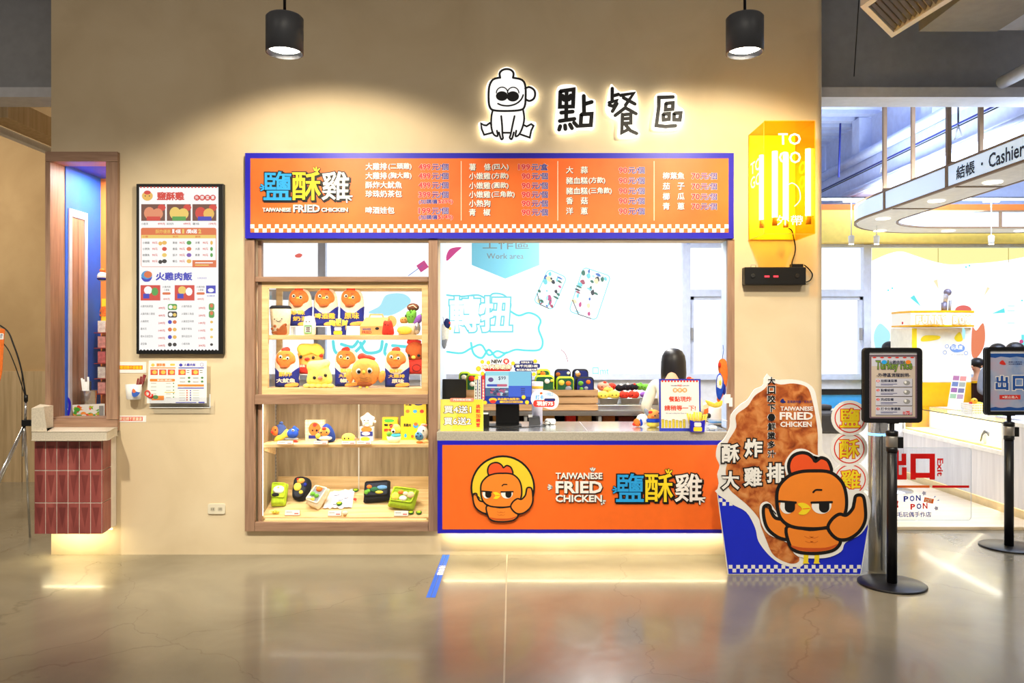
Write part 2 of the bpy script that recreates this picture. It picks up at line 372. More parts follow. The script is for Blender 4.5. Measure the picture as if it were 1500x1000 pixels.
b = MB(); b.box(X0(741.8), X0(743.6), 1.2, W+0.02, -0.001, 0.0012, mat('joint_filler', (176, 164, 140), 0.5)); struct(b.build('trim_floor'), 'pale expansion joint running across the floor')

def grid_wall(name, xs, zs, holes, y0, y1, m, label):
    b = MB()
    for i in range(len(xs)-1):
        for j in range(len(zs)-1):
            if (i, j) in holes: continue
            b.box(xs[i], xs[i+1], y0, y1, zs[j], zs[j+1], m)
    o = b.build(name)
    # keep only the outer skin
    bm = bmesh.new(); bm.from_mesh(o.data); bmesh.ops.remove_doubles(bm, verts=bm.verts, dist=1e-5)
    dead = {}
    for f in bm.faces:
        k = tuple(sorted(tuple(round(c, 4) for c in v.co) for v in f.verts)); dead.setdefault(k, []).append(f)
    kill = [f for q in dead.values() if len(q) > 1 for f in q]
    bmesh.ops.delete(bm, geom=kill, context='FACES'); bm.to_mesh(o.data); bm.free()
    return struct(o, label)
TH = 0.16
xs = [X0(75), X0(157), X0(372), X0(628), X0(642), X0(1066), X0(1196)]
zs = [0, Z0(768), Z0(646), Z0(615), Z0(352), Z0(234), 4.75]
holes = {(0, 3), (0, 4)} | {(2, j) for j in (1, 2, 3)} | {(4, j) for j in (2, 3)}
wf = grid_wall('wall_front', xs, zs, holes, W, W+TH, PLASTER, 'beige plaster shop front wall')
# rounded right-hand end of the wall
r = X0(1207)-X0(1196); q = [(X0(1196), W)]+[(X0(1196)+r*sin(a*pi/16), W+r-r*cos(a*pi/16)) for a in range(1, 9)]+[(X0(1207), W+TH), (X0(1196), W+TH)]
Sfl = Sheet((0, 0, 0), (1, 0, 0), (0, 1, 0), (0, 0, 1))
struct(MB().poly(Sfl, q, PLASTER, 4.75, 4.75).build('trim_wall_end'), 'rounded plaster end of the shop wall')
struct(MB().box(2.30, 2.415, W+TH, 8.1, 0, 4.75, PLASTER).build('wall_shop_side'), 'plaster side wall of the shop')
struct(MB().box(X0(75)-0.03, X0(75)+0.09, W+0.75, 9.6, 0, 4.75, PLASTER).build('wall_shop_left'), 'plaster left side wall of the shop')

# ---- far glass wall with daylight film
YB = 10.5
FILM = glow('daylight_window_film', (250, 252, 255), 1.3)
FRAME = mat('grey_window_frame', (212, 222, 242), 0.5); WALLW = mat('white_wall_paint', (232, 234, 240), 0.7)
YEL = mat('yellow_wall_paint', (238, 206, 96), 0.6); ORG = mat('orange_band_paint', (244, 110, 40), 0.6)
zsill, ztop = Z0(556, YB), Z0(358, YB); ztr = Z0(429, YB)
b = MB(); b.box(-7.5, 9.5, YB, YB+0.15, 0, zsill, WALLW); struct(b.build('wall_back'), 'white wall below the far windows')
b = MB(); b.box(-7.5, 2.9, YB, YB+0.15, Z0(344, YB), 5.4, WALLW); struct(b.build('wall_back_head'), 'white wall above the shop windows')
b = MB(); b.box(2.9, 9.5, YB-0.25, YB+0.15, ztop, Z0(312, YB), YEL); struct(b.build('trim_bulkhead'), 'yellow bulkhead over the far windows')
b = MB(); b.box(2.9, 9.5, YB-0.26, YB+0.15, Z0(312, YB), Z0(304, YB), ORG); struct(b.build('trim_orange_band'), 'orange band over the yellow bulkhead')
b = MB(); b.box(2.3, 9.5, 12.0, 12.15, 2.9, 5.4, mat('pale_blue_gable', (190, 206, 240), 0.7)); struct(b.build('wall_gable'), 'pale blue gable wall above the bulkhead')
SB = SY(YB)
mull = [-330, 205, 471, 1006, 1271, 1812]
def window(i, xa, xb, rails):
    t = 5.5
    b = MB(); S = SB
    ya, yb = (358 if i > 3 else 344), 556
    for x0, x1, y0, y1 in ((xa, xa+t, ya, yb), (xb-t, xb, ya, yb), (xa+t, xb-t, ya-2, ya+4), (xa+t, xb-t, yb-8, yb)): b.pbox(x0, x1, y0, y1, YB-0.06, 0.12, FRAME)
    for y in rails: b.pbox(xa+t, xb-t, y-5, y+5, YB-0.06, 0.12, FRAME)
    if rails:
        for x0, x1, y0, y1 in ((xa+t, xa+t+5, 434, yb-8), (xb-t-6, xb-t, 434, yb-8), (xa+t, xb-t, 434, 439)): b.pbox(x0, x1, y0, y1, YB-0.03, 0.08, FRAME)
    o = b.build('window_%d' % i); struct(o, 'tall aluminium window in the far wall')
    MB().pbox(xa, xb, ya, yb, YB+0.045, 0.01, FILM).build('pane', o)
    if rails:
        for hx in (xa+8, xb-9): MB().pbox(hx-1.5, hx+1.5, 480, 498, YB-0.07, 0.04, GREY).build('handle', o)
    return o
wins = [window(i+1, mull[i], mull[i+1], [429] if i in (1, 3) else []) for i in range(5)]

# printed film on the glass: pale cloud outlines, droplets, confetti (translucent, lit from outside)
CYF = glow('cyan_window_print', (104, 236, 240), 1.0); CYL = glow('pale_cyan_window_print', (176, 238, 252), 1.05); CYT = glow('mid_cyan_window_print', (120, 226, 236), 1.0); PKF = glow('pink_window_print', (236, 84, 160), 0.75)
REDF = glow('coral_window_print', (244, 112, 100), 0.9); YEF = glow('pale_yellow_window_print', (255, 250, 170), 1.0); YE2 = glow('sand_window_print', (252, 238, 190), 1.0); BLF = glow('blue_window_print', (50, 130, 220), 0.8); ORF = glow('orange_window_print', (248, 138, 90), 0.9); DKF = glow('dark_window_print', (30, 60, 80), 0.5)
b = MB(); S = SY(YB+0.03)
# hanging work-area banner print is a thing further below; here the cloud lettering on the left pane
cl = sp([(655, 515), (676, 517), (690, 510), (705, 505), (716, 520), (728, 514), (740, 517), (755, 512), (770, 513), (790, 512), (795, 500), (789, 482), (792, 470), (786, 462), (774, 458), (760, 462), (748, 456)], 5, False)
b.stroke(S, cl, 3.0, CYF, 0.002)
b.stroke(S, sp([(690, 502), (694, 518), (706, 524), (716, 512), (728, 524), (742, 516)], 5, False), 3.2, CYF, 0.002)
outlined_ = [b.text(S, '轉扭', 658, 434, 750, 486, CYT, 0.0025, 0.075, ref=0.03), b.text(S, '轉扭', 658, 434, 750, 486, FILM, 0.0035, 0.03)]
b.stroke(S, sp([(654, 432), (676, 434), (700, 432), (714, 438), (722, 430), (738, 432), (748, 444), (746, 456)], 5, False), 2.6, CYT, 0.002)
# big bubble letters low down behind the glass case
for pts in ([(488, 500), (492, 516), (510, 522), (524, 512), (534, 500)], [(528, 502), (536, 516), (556, 514), (560, 500)], [(566, 504), (566, 520), (600, 522), (612, 500)], [(500, 504), (516, 508), (524, 500)], [(575, 506), (598, 508)]): b.stroke(S, sp(pts, 5, False), 4.5, CYF, 0.002)
b.poly(S, sp([(540, 458), (556, 448), (566, 432), (590, 430), (602, 440), (592, 452), (570, 462)], 5), CYL, 0.002)
b.poly(S, sp([(432, 374), (438, 371), (443, 373), (440, 377), (434, 377)], 4), REDF, 0.003)
b.stroke(S, [(598, 404), (620, 388)], 1, BLF, 0.003); b.poly(S, rot2(rect(612, 384, 626, 396), -0.6, (619, 390)), PKF, 0.003)
b.poly(S, sp([(654, 374), (660, 364), (676, 362), (668, 370), (655, 382)], 4), PKF, 0.003)
# the two tilted bento prints
G1 = glow('green_window_print', (40, 130, 110), 0.8); P1 = glow('rose_window_print', (190, 80, 110), 0.85)
for cx, cy, w, h, a, seed in ((806, 424, 15, 26, 0.42, 5), (864, 430, 21, 34, 0.32, 9)):
    rnd = random.Random(seed); pal = (G1, P1, CYT, BLF, YE2, PKF, DKF, CYT, CYL, G1)
    b.stroke(S, rot2(rr(cx-w, cy-h, cx+w, cy+h, 6), a, (cx, cy)), 1.3, CYT, 0.002, True)
    for i in range(26):
        x, y = (rnd.random()*2-1)*w*0.92, (rnd.random()*2-1)*h*0.92; rx, ry = 1.5+rnd.random()*3.8, 1.2+rnd.random()*3.2
        b.poly(S, rot2(sp([(cx+x-rx, cy+y), (cx+x, cy+y-ry), (cx+x+rx, cy+y+ry*0.3), (cx+x+rx*0.2, cy+y+ry)], 3), a, (cx, cy)), pal[(i*7+seed) % 10], 0.003+0.00005*i)
    b.stroke(S, rot2([(cx-w, cy+h*0.5), (cx-w*0.3, cy+h), (cx+w*0.6, cy+h)], a, (cx, cy)), 1.2, DKF, 0.006)
b.text(S, 'ロmt', 868, 538, 892, 548, CYF, 0.003); b.stroke(S, [(895, 352), (895, 545)], 0.7, CYL, 0.002)
b.stroke(S, sp([(822, 512), (828, 518), (832, 530)], 4, False), 0.8, P1, 0.002)
o = b.build('window_print', wins[2]); o['label'] = 'cyan and pink film print on glass'
b = MB()
wave = [(1277, 382), (1300, 372), (1320, 368), (1340, 374), (1365, 382), (1390, 387), (1420, 386), (1450, 384), (1480, 380), (1520, 372), (1520, 360), (1277, 360)]
b.poly(S, sp(wave[:10], 4, False)+wave[10:], YEF, 0.001)
for x in (1374, 1477): b.stroke(S, [(x, 360), (x, 384)], 0.8, YEL, 0.003)
for t in ([(1333, 436), (1339, 432), (1349, 449)], [(1453, 459), (1471, 451), (1472, 458)]): b.poly(S, t, CYF, 0.002)
for t in ([(1367, 411), (1373, 409), (1375, 424)], [(1441, 434), (1446, 420), (1450, 422)]): b.poly(S, t, YE2, 0.002)
for x, y in ((1301, 425), (1307, 422), (1415, 391), (1420, 389), (1497, 440)): b.poly(S, ell(x, y, 1.4, n=8), CYF, 0.002)
b.poly(S, ell(1411, 454, 12, 7), REDF, 0.002)
b.poly(S, sp([(1424, 480), (1430, 484), (1440, 473), (1443, 492), (1440, 510), (1430, 524), (1423, 518)], 5), ORF, 0.002)
b.poly(S, sp([(1280, 490), (1288, 474), (1298, 480), (1304, 490), (1300, 506), (1284, 512)], 5), CYL, 0.0015)
for y in (448, 455, 473): b.stroke(S, [(1476, y), (1486, y)], 1.2, CYL, 0.002)
b.poly(S, ell(1496, 500, 3, n=10), PKF, 0.003); b.poly(S, rect(1496, 490, 1500, 506), CYF, 0.002)
o = b.build('window_print', wins[4]); o['label'] = 'yellow wave and confetti film print on glass'

# ---- ceiling deck, girder, cross beam
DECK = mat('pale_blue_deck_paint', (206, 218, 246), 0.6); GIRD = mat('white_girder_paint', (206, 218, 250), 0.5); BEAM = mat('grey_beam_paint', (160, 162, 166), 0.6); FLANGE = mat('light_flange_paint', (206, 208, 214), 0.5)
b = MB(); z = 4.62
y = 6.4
b.box(-9, 10, 5.6, 12.2, z+0.12, z+0.2, mat('blue_deck_trough', (130, 146, 196), 0.6))  # troughs darker than the ribs: shade between ribs put into the colour
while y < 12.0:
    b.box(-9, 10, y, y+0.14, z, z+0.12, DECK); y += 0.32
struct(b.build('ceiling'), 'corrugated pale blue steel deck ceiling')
b = MB(); b.box(-9, 10, 6.42, 6.5, 3.70, 4.9, BEAM)
b.box(-9, 10, 6.33, 6.6, 3.62, 3.70, FLANGE)
for x in (-4.9, 4.4, 7.0): b.box(x, x+0.02, 6.33, 6.42, 3.70, 4.9, BEAM)
struct(b.build('trim_cross_beam'), 'grey steel beam crossing behind the shop wall')
b = MB(); gx = 4.62
b.box(gx, gx+0.06, 6.62, 11.9, 3.67, 4.02, GIRD); b.box(gx-0.10, gx+0.14, 6.62, 11.9, 3.59, 3.67, GIRD)
b.tube([(gx-0.05, 6.62, 4.07), (gx-0.05, 11.9, 4.07)], 0.06, GIRD, 12)
b.tube([(gx-0.06, 6.62, 3.63), (gx-0.06, 11.9, 3.63)], 0.05, GIRD, 10)
b.box(gx+0.14, gx+0.20, 6.62, 11.9, 3.6, z, GIRD)
for y in (8.6, 10.4): b.box(gx-0.02, gx+0.139, y, y+0.22, 4.1, z, GIRD)
struct(b.build('trim_girder'), 'white steel girder with pipes running back')
b = MB()
for y in (7.9, 9.5):
    b.tube([(gx-0.13, y, 4.05), (gx-0.13, y, 3.82)], 0.009, BLACK, 6); b.tube([(gx-0.13, y, 3.82), (gx-0.13, y-0.07, 3.70), (gx-0.13, y+0.07, 3.70), (gx-0.13, y, 3.82)], 0.009, GREY, 6)
b.tube([(gx-0.13, 6.62, 3.84), (gx-0.13, 11.9, 3.84)], 0.010, NAVY, 6); b.tube([(gx-0.13, 6.62, 3.815), (gx-0.13, 11.9, 3.815)], 0.007, BLACK, 6)
b.tube([(4.14, 9.9, 4.4), (4.12, 9.9, 3.72)], 0.012, NAVY, 6)
struct(b.build('trim_cable_run'), 'thin dark cables strung along the girder')

# ---- left background
TAN = ramp_mat('tan_plaster', [(0.3, (176, 146, 104)), (0.7, (200, 170, 126))], 1.4, (1, 1, 1), 0.8, detail=6, spec=0.2)
PANEL = ramp_mat('tan_wood_panelling', [(0.3, (178, 152, 112)), (0.7, (206, 180, 140))], 3, (8, 8, 0.5), 0.6)
struct(MB().box(-8.2, -3.72, 9.26, 9.4, 0, 4.9, TAN).build('wall_left_back'), 'tan plaster wall at far left')
b = MB()
x = -7.9
while x < -4.8: b.box(x, x+0.42, 9.22, 9.26, 0, 1.30, PANEL); x += 0.43
struct(b.build('trim_wainscot'), 'vertical wood panels on the lower far wall')
b = MB(); b.hexa([(-4.52, 6.7, 3.56), (-4.30, 6.7, 3.56), (-4.30, 9.2, 3.56), (-4.52, 9.2, 3.56), (-4.52, 6.7, 3.74), (-4.30, 6.7, 3.74), (-4.30, 9.2, 3.74), (-4.52, 9.2, 3.74)], PANEL)
b.box(-4.60, -4.53, 6.62, 9.2, 3.50, 3.56, FLANGE)
struct(b.build('trim_duct'), 'tan boxed duct under the left ceiling')
# ================================================================ signs and lettering on the shop front
def outlined(b, S, txt, x0, y0, x1, y1, m, mo, l, bold=0.02, out=0.05, depth=0.0, drop=None):
    if drop: b.text(S, txt, x0+drop, y0+drop, x1+drop, y1+drop, mo, l, out, ref=bold)
    b.text(S, txt, x0, y0, x1, y1, mo, l+0.0006, out, ref=bold)
    b.text(S, txt, x0, y0, x1, y1, m, l+0.0012+depth, bold, depth=depth)
def checks(b, S, x0, x1, y0, c, rows, m, l):
    n = int(round((x1-x0)/c)); w = (x1-x0)/n
    for r_ in range(rows):
        for i in range(n):
            if (i+r_) % 2 == 0: b.poly(S, rect(x0+i*w, y0+r_*c, x0+(i+1)*w, y0+(r_+1)*c), m, l)
def rays(parent, S, cx, cy, ang, r0, r1, w, m, mo, l):
    for a in ang:
        q = [(cx+r0*cos(a), cy+r0*sin(a)), (cx+r1*cos(a), cy+r1*sin(a))]
        b = MB(); b.stroke(S, q, w+w*0.7, mo, l); b.stroke(S, q, w, m, l+0.002); b.build('accent_ray', parent)
def logo_cjk(parent, S, bx, y0, y1, l, k=1.0):
    names = (('鹽', SKY), ('酥', YELLOW), ('雞', PAPER))
    for (ch, m), (x0, x1) in zip(names, bx):
        b = MB(); outlined(b, S, ch, x0, y0, x1, y1, m, INK, l, 0.014, 0.055, 0.006, drop=1.6*k); o = b.build('raised_character', parent)
    x0, x1 = bx[0]
    rays(parent, S, x0+3*k, y0+24*k, (2.6, 3.2, 3.8), 3*k, 7.5*k, 2.2*k, SKY, INK, l+0.004); x0, x1 = bx[1]
    rays(parent, S, x1-7*k, y0+1*k, (-2.1, -1.5, -0.8), 2.5*k, 7*k, 2.2*k, YELLOW, INK, l+0.004); x0, x1 = bx[2]
    rays(parent, S, x1-4*k, y1-5*k, (-0.1, 0.6, 1.5), 4*k, 8*k, 2.2*k, PAPER, INK, l+0.004)
def logo_en(parent, S, boxes, l):
    b = MB()
    for t, x0, y0, x1, y1 in boxes:
        b.text(S, t, x0+0.9, y0+1.1, x1+0.9, y1+1.1, INK, l, 0.05, ref=0.03); b.text(S, t, x0, y0, x1, y1, PAPER, l+0.007, 0.03, depth=0.006)
    b.build('english_lettering', parent)

# ---- the long menu sign above the openings
YM = 6.02; SM = SY(YM)
t = thing('menu_sign_board', 'long orange menu sign with blue border above the shop openings', 'sign', P(717, 349, YM))
MB().pbox(359, 1075, 224, 349, YM, 0.058, BLUE).build('border_frame', t)
MENUO = ramp_mat('menu_orange_print', [(0.3, (240, 104, 34)), (0.7, (250, 122, 50))], 2.5, rough=0.5)
MB().poly(SM, rect(367, 232, 1067, 340.5), MENUO, 0.003, 0.003).build('orange_panel', t)
b = MB(); checks(b, SM, 367, 1067, 328.5, 6, 2, PAPER, 0.0045); b.build('checker_strip', t)
for x in (675.6, 817, 958): MB().poly(SM, rect(x-0.5, 236, x+0.5, 323), CREAM, 0.0045).build('divider_line', t)
logo_cjk(t, SM, ((386.5, 427.5), (428.5, 470.5), (471.5, 512)), 251.5, 293.5, 0.006)
logo_en(t, SM, (('TAIWANESE', 385, 304.5, 426.5, 310.5), ('FRIED', 430, 300, 469, 311), ('CHICKEN', 471, 304.5, 510, 310.5)), 0.005)
PRICE = mat('price_red_print', (222, 60, 60), 0.5, var=0)
def item(b, y, parts, h=10.4):
    for tx, x0, x1 in parts: b.text(SM, tx, x0+0.7, y-h/2+0.8, x1+0.7, y+h/2+0.8, INK, 0.0045, 0.018); b.text(SM, tx, x0, y-h/2, x1, y+h/2, PAPER, 0.006, 0.02)
def price(b, y, num, x0, x1, unit, x2, x3, h=10.2):
    outlined(b, SM, num, x0, y-h/2+0.6, x1, y+h/2-0.4, PRICE, PAPER, 0.0045, 0.04, 0.062); outlined(b, SM, unit, x2, y-h/2, x3, y+h/2, NAVYP, PAPER, 0.0045, 0.02, 0.045)
NAVYP = mat('deep_blue_print', (26, 22, 150), 0.5, var=0)
cols = []
b = MB()
item(b, 244, [('大雞排', 535.5, 567), ('(二頭雞)', 569, 603)]); item(b, 257.6, [('大雞排', 535.5, 567), ('(胸大雞)', 569, 603)])
item(b, 271, [('酥炸大魷魚', 535.5, 589)]); item(b, 284, [('珍珠奶茶包', 535.5, 589)]); item(b, 308, [('啤酒娃包', 535.5, 578)])
for y, n in ((244.5, '499'), (257.8, '499'), (271.4, '499'), (285.2, '399'), (308.7, '199')): price(b, y, n, 613, 631, '元/個', 632.5, 657)
for y, n in ((295.8, '$299'), (318.6, '$149')):
    outlined(b, SM, '(加購價', 613.5, y-3.8, 641, y+3.8, NAVYP, PAPER, 0.0045, 0.02, 0.045); outlined(b, SM, n+')', 641.5, y-3.6, 663.5, y+3.6, PRICE, PAPER, 0.0045, 0.035, 0.06)
b.build('price_lettering', t)
b = MB()
item(b, 244.7, [('薯', 687, 697), ('條', 709, 719), ('(四入)', 720.5, 745)])
for y, p, x in ((258, '(方款)', 745), (272, '(圓款)', 745), (285, '(三角款)', 754)): item(b, y, [('小嫩雞', 687, 718.5), (p, 720, x)])
item(b, 298, [('小熱狗', 687, 718.5)]); item(b, 311, [('青', 687, 697), ('椒', 708, 718.5)])
price(b, 244.7, '199', 759, 777, '元/盒', 778.5, 802.5)
for y in (258, 272, 285, 298, 311): price(b, y, '90', 764, 777, '元/個', 778.5, 802.5)
b.build('price_lettering', t)
b = MB()
for y, a, c in ((249, '大', '蒜'), (294, '香', '菇'), (309, '洋', '蔥')): item(b, y, [(a, 829, 839.5), (c, 850.5, 861)])
item(b, 264.5, [('豬血糕', 829, 861), ('(方款)', 862, 886.5)]); item(b, 279.7, [('豬血糕', 829, 861), ('(三角款)', 862, 896)])
for y in (249.5, 264.7, 279.7, 294.3, 309.3): price(b, y, '90', 906, 919, '元/個', 920, 944)
b.build('price_lettering', t)
b = MB()
item(b, 257.6, [('柳葉魚', 970.5, 1002.5)])
for y, a, c in ((272.8, '茄', '子'), (287.7, '櫛', '瓜'), (302, '青', '蔥')): item(b, y, [(a, 970.5, 981), (c, 992, 1002.5)])
for y in (258, 273, 288, 302.3): price(b, y, '70', 1012.5, 1025, '元/個', 1026, 1050)
b.build('price_lettering', t)

# ---- backlit figure sign and the three backlit characters
HALO = glow('halo_light', (255, 244, 214), 5.0); PLATE = mat('lit_white_acrylic', (250, 250, 248), 0.5, emit=0.9, var=0)
k = 0.25333; SG = aff(SY(W-0.055), k, 660, 80)
def lit_sign(name, label, cat, plates, strokes, fills, px, py):
    t = thing(name, label, cat, P(px, py, W-0.05))
    b = MB(); bh = MB()
    for i, p in enumerate(plates):
        b.poly(SG, p, PLATE, -0.001*i if i else 0.0, 0.03)
        c = (sum(x for x, _ in p)/len(p), sum(y for _, y in p)/len(p))
        bh.poly(SG, [(c[0]+(x-c[0])*0.97, c[1]+(y-c[1])*0.97) for x, y in p], HALO, -0.036-0.001*i, 0.008)
    b.build('white_acrylic_plate', t); bh.build('halo_light', t)
    b = MB()
    for i, (p, w) in enumerate(strokes): b.stroke(SG, p, w*1.35, INK, 0.002+0.0002*(i % 12), closed=(len(p) > 2 and p[0] == p[-1]))
    for i, p in enumerate(fills): b.poly(SG, p, INK if i < 90 else PLATE, 0.003+0.0003*i)
    b.build('black_lines', t)
    return t
fig_plate = sp([(325, 70), (370, 90), (385, 130), (425, 150), (440, 182), (470, 178), (504, 210), (506, 250), (480, 282), (446, 285), (432, 320), (438, 380), (470, 384), (496, 395), (480, 440), (468, 494), (420, 486), (380, 490), (345, 503), (300, 503), (255, 485), (232, 470), (182, 480), (168, 440), (160, 396), (190, 384), (226, 388), (230, 330), (208, 290), (204, 200), (222, 150), (268, 128), (280, 90)], 4)
head = sp([(285, 133), (245, 145), (224, 185), (220, 250), (226, 300), (250, 322), (330, 326), (405, 320), (428, 300), (434, 250), (432, 180), (412, 146), (362, 134)], 4, False)
st = [(head, 9), (sp([(287, 134), (284, 108), (300, 90), (325, 84), (350, 90), (364, 108), (361, 134)], 4, False), 9), (sp([(432, 196), (455, 188), (482, 204), (489, 230), (480, 256), (455, 268), (434, 258)], 4, False), 9),
      (sp([(244, 322), (236, 360), (236, 420), (250, 462), (272, 470), (268, 440)], 4, False), 8), (sp([(420, 322), (426, 370), (416, 420), (396, 462), (376, 472), (380, 440)], 4, False), 8),
      (sp([(293, 356), (298, 410), (300, 460), (303, 484), (292, 488), (280, 450)], 4, False), 8), (sp([(370, 356), (358, 410), (348, 460), (342, 480), (354, 488), (366, 450)], 4, False), 8), ([(304, 452), (342, 452)], 8),
      ([(236, 404), (226, 396), (208, 410), (192, 408), (176, 398), (180, 430), (194, 464), (240, 452)], 8), ([(420, 406), (440, 416), (466, 402), (480, 412), (466, 440), (458, 480), (406, 462)], 8),
      (sp([(274, 284), (300, 294), (340, 296), (380, 284), (408, 260), (420, 234)], 4, False), 7),
      (ell(298, 222, 33, n=20, a0=pi, a1=2*pi), 5), (ell(362, 222, 33, n=20, a0=pi, a1=2*pi), 5)]
lit_sign('backlit_figure_sign', 'backlit white sign of a seated round-headed figure above the menu', 'sign', [fig_plate], st, [ell(297, 240, 35, 28), ell(360, 242, 36, 30)], 742, 206)
ch = {'點': ([[(635, 212), (712, 201), (708, 300), (632, 302), (635, 212)], [(671, 212), (668, 378)], [(648, 238), (656, 262)], [(694, 236), (684, 260)], [(640, 256), (706, 252)], [(640, 336), (706, 330)], [(632, 384), (716, 372)], [(634, 414), (628, 434)], [(662, 410), (664, 430)], [(690, 404), (702, 426)], [(714, 394), (732, 414)], [(770, 240), (772, 342)], [(775, 286), (816, 274)], [(756, 346), (816, 342), (811, 408), (752, 411), (756, 346)]], 17, (720, 316), (838, 192)),
      '餐': ([[(935, 196), (934, 272)], [(936, 240), (970, 230)], [(918, 278), (960, 266), (944, 300), (918, 292)], [(962, 284), (936, 328)], [(984, 236), (1058, 224), (1012, 292)], [(1000, 250), (1066, 286)], [(1012, 306), (952, 352)], [(1018, 312), (1072, 342)], [(998, 348), (1042, 344), (1042, 396), (1000, 398)], [(1000, 372), (1040, 369)], [(994, 346), (990, 452), (1028, 432)], [(1008, 402), (1040, 440), (1076, 456)]], 15, (994, 322), (912, 200)),
      '區': ([[(1286, 245), (1204, 248), (1204, 300), (1190, 410), (1244, 416), (1300, 411)], [(1245, 282), (1286, 279), (1284, 316), (1243, 319), (1245, 282)], [(1230, 344), (1264, 341), (1263, 374), (1231, 377), (1230, 344)], [(1292, 340), (1331, 337), (1326, 377), (1292, 376), (1292, 340)]], 16, (1260, 330), (978, 188))}
plates = {'點': sp([(620, 185), (720, 176), (736, 220), (770, 215), (800, 250), (836, 262), (838, 300), (832, 420), (790, 430), (740, 432), (690, 450), (615, 452), (602, 400), (612, 300)], 4),
          '餐': sp([(925, 172), (952, 190), (985, 215), (1065, 205), (1080, 245), (1084, 290), (1085, 350), (1064, 400), (1096, 460), (1060, 480), (1000, 482), (968, 470), (972, 380), (930, 360), (898, 320), (905, 260)], 4),
          '區': sp([(1190, 228), (1300, 225), (1310, 290), (1348, 320), (1348, 385), (1320, 430), (1250, 436), (1175, 432), (1168, 400), (1184, 300)], 4)}
for c, lab in (('點', 'first backlit black character beside the figure sign'), ('餐', 'middle backlit black character, between two others above the menu'), ('區', 'last backlit black character, nearest the yellow lamp box')):
    s_, w_, _, loc = ch[c]
    lit_sign('backlit_character', lab, 'sign', [plates[c]], [(q, w_) for q in s_], [], loc[0], loc[1])['group'] = 'backlit characters above the menu'

# ---- cartoon chick used on the badge and the cut-out (drawn in the cut-out's own units)
CHK = mat('chick_orange_print', (246, 138, 44), 0.5, var=0.02); CHD = mat('chick_brown_print', (206, 84, 30), 0.5, var=0.02); COMB = mat('comb_red_print', (240, 86, 36), 0.5, var=0.02); CHL = mat('chick_line_print', (222, 112, 34), 0.5, var=0)
def grow(pts, d):
    n = len(pts); A = sum(pts[i][0]*pts[(i+1) % n][1]-pts[(i+1) % n][0]*pts[i][1] for i in range(n)); sg = 1 if A > 0 else -1; out = []
    for i in range(n):
        a, c = pts[i-1], pts[(i+1) % n]; dx, dy = c[0]-a[0], c[1]-a[1]; q = math.hypot(dx, dy) or 1
        out.append((pts[i][0]+sg*dy/q*d, pts[i][1]-sg*dx/q*d))
    return out
def chick(b, S, l, lw=13):
    comb = sp([(440, 538), (405, 520), (382, 490), (378, 450), (396, 416), (430, 402), (462, 406), (485, 424), (496, 440), (520, 424), (548, 434), (562, 458), (566, 484), (540, 496), (480, 500), (455, 520)], 4)
    headp = sp([(480, 482), (560, 488), (612, 530), (632, 590), (630, 660), (600, 712), (540, 734), (470, 738), (390, 728), (342, 692), (326, 630), (330, 560), (370, 510), (420, 488)], 5)
    body = sp([(372, 728), (470, 742), (560, 736), (600, 780), (604, 806), (570, 836), (490, 848), (410, 838), (378, 800)], 5)
    larm = sp([(380, 770), (372, 786), (330, 776), (286, 740), (268, 690), (268, 642), (292, 636), (300, 662), (318, 690), (350, 700), (378, 736)], 5)
    rarm = sp([(552, 738), (566, 700), (600, 674), (632, 678), (660, 650), (668, 620), (676, 592), (706, 594), (716, 640), (716, 700), (690, 750), (640, 784), (590, 782)], 5)
    for i, (p, m) in enumerate(((larm, CHK), (body, CHK), (comb, COMB), (headp, CHK), (rarm, CHK))):
        b.poly(S, grow(p, lw/2), INK, l+0.0006*i); b.poly(S, grow(p, -lw/2), m, l+0.0006*i+0.0003)
    L = l+0.004
    b.poly(S, sp([(388, 812), (440, 822), (540, 822), (594, 806), (566, 828), (490, 840), (412, 830)], 4), CHD, l+0.0011)
    for x in (478, 500): b.stroke(S, sp([(x-30, 772), (x-10, 780), (x+8, 774)], 3, False), 4, CHL, l+0.0012); b.stroke(S, sp([(x-26, 794), (x-8, 800), (x+6, 794)], 3, False), 4, CHL, l+0.0012)
    for x0, x1, cx in ((338, 404, 380), (478, 566, 532)):
        w = (x1-x0)/2
        b.poly(S, [(x0+4, 618), (x1, 622)]+ell((x0+x1)/2, 634, w, 38, 20, 0.1, pi-0.1), PAPER, L)
        b.poly(S, rect(cx-21, 620, cx+25, 650)[:2]+ell(cx+2, 645, 23, 22, 14, 0, pi), INK, L+0.0004)
    b.stroke(S, [(335, 616), (408, 622)], 10, INK, L+0.0008); b.stroke(S, [(478, 622), (568, 620)], 10, INK, L+0.0008)
    b.poly(S, sp([(416, 628), (446, 624), (474, 646), (452, 674), (420, 672), (436, 650)], 4), YELLOW, L+0.0004); b.stroke(S, [(440, 650), (468, 648)], 4, ORANGE, L+0.0008)
    b.stroke(S, sp([(486, 576), (498, 566), (522, 566)], 4, False), 8, INK, L)
    b.stroke(S, sp([(270, 640), (300, 652), (320, 672)], 4, False), 5, INK, L); 

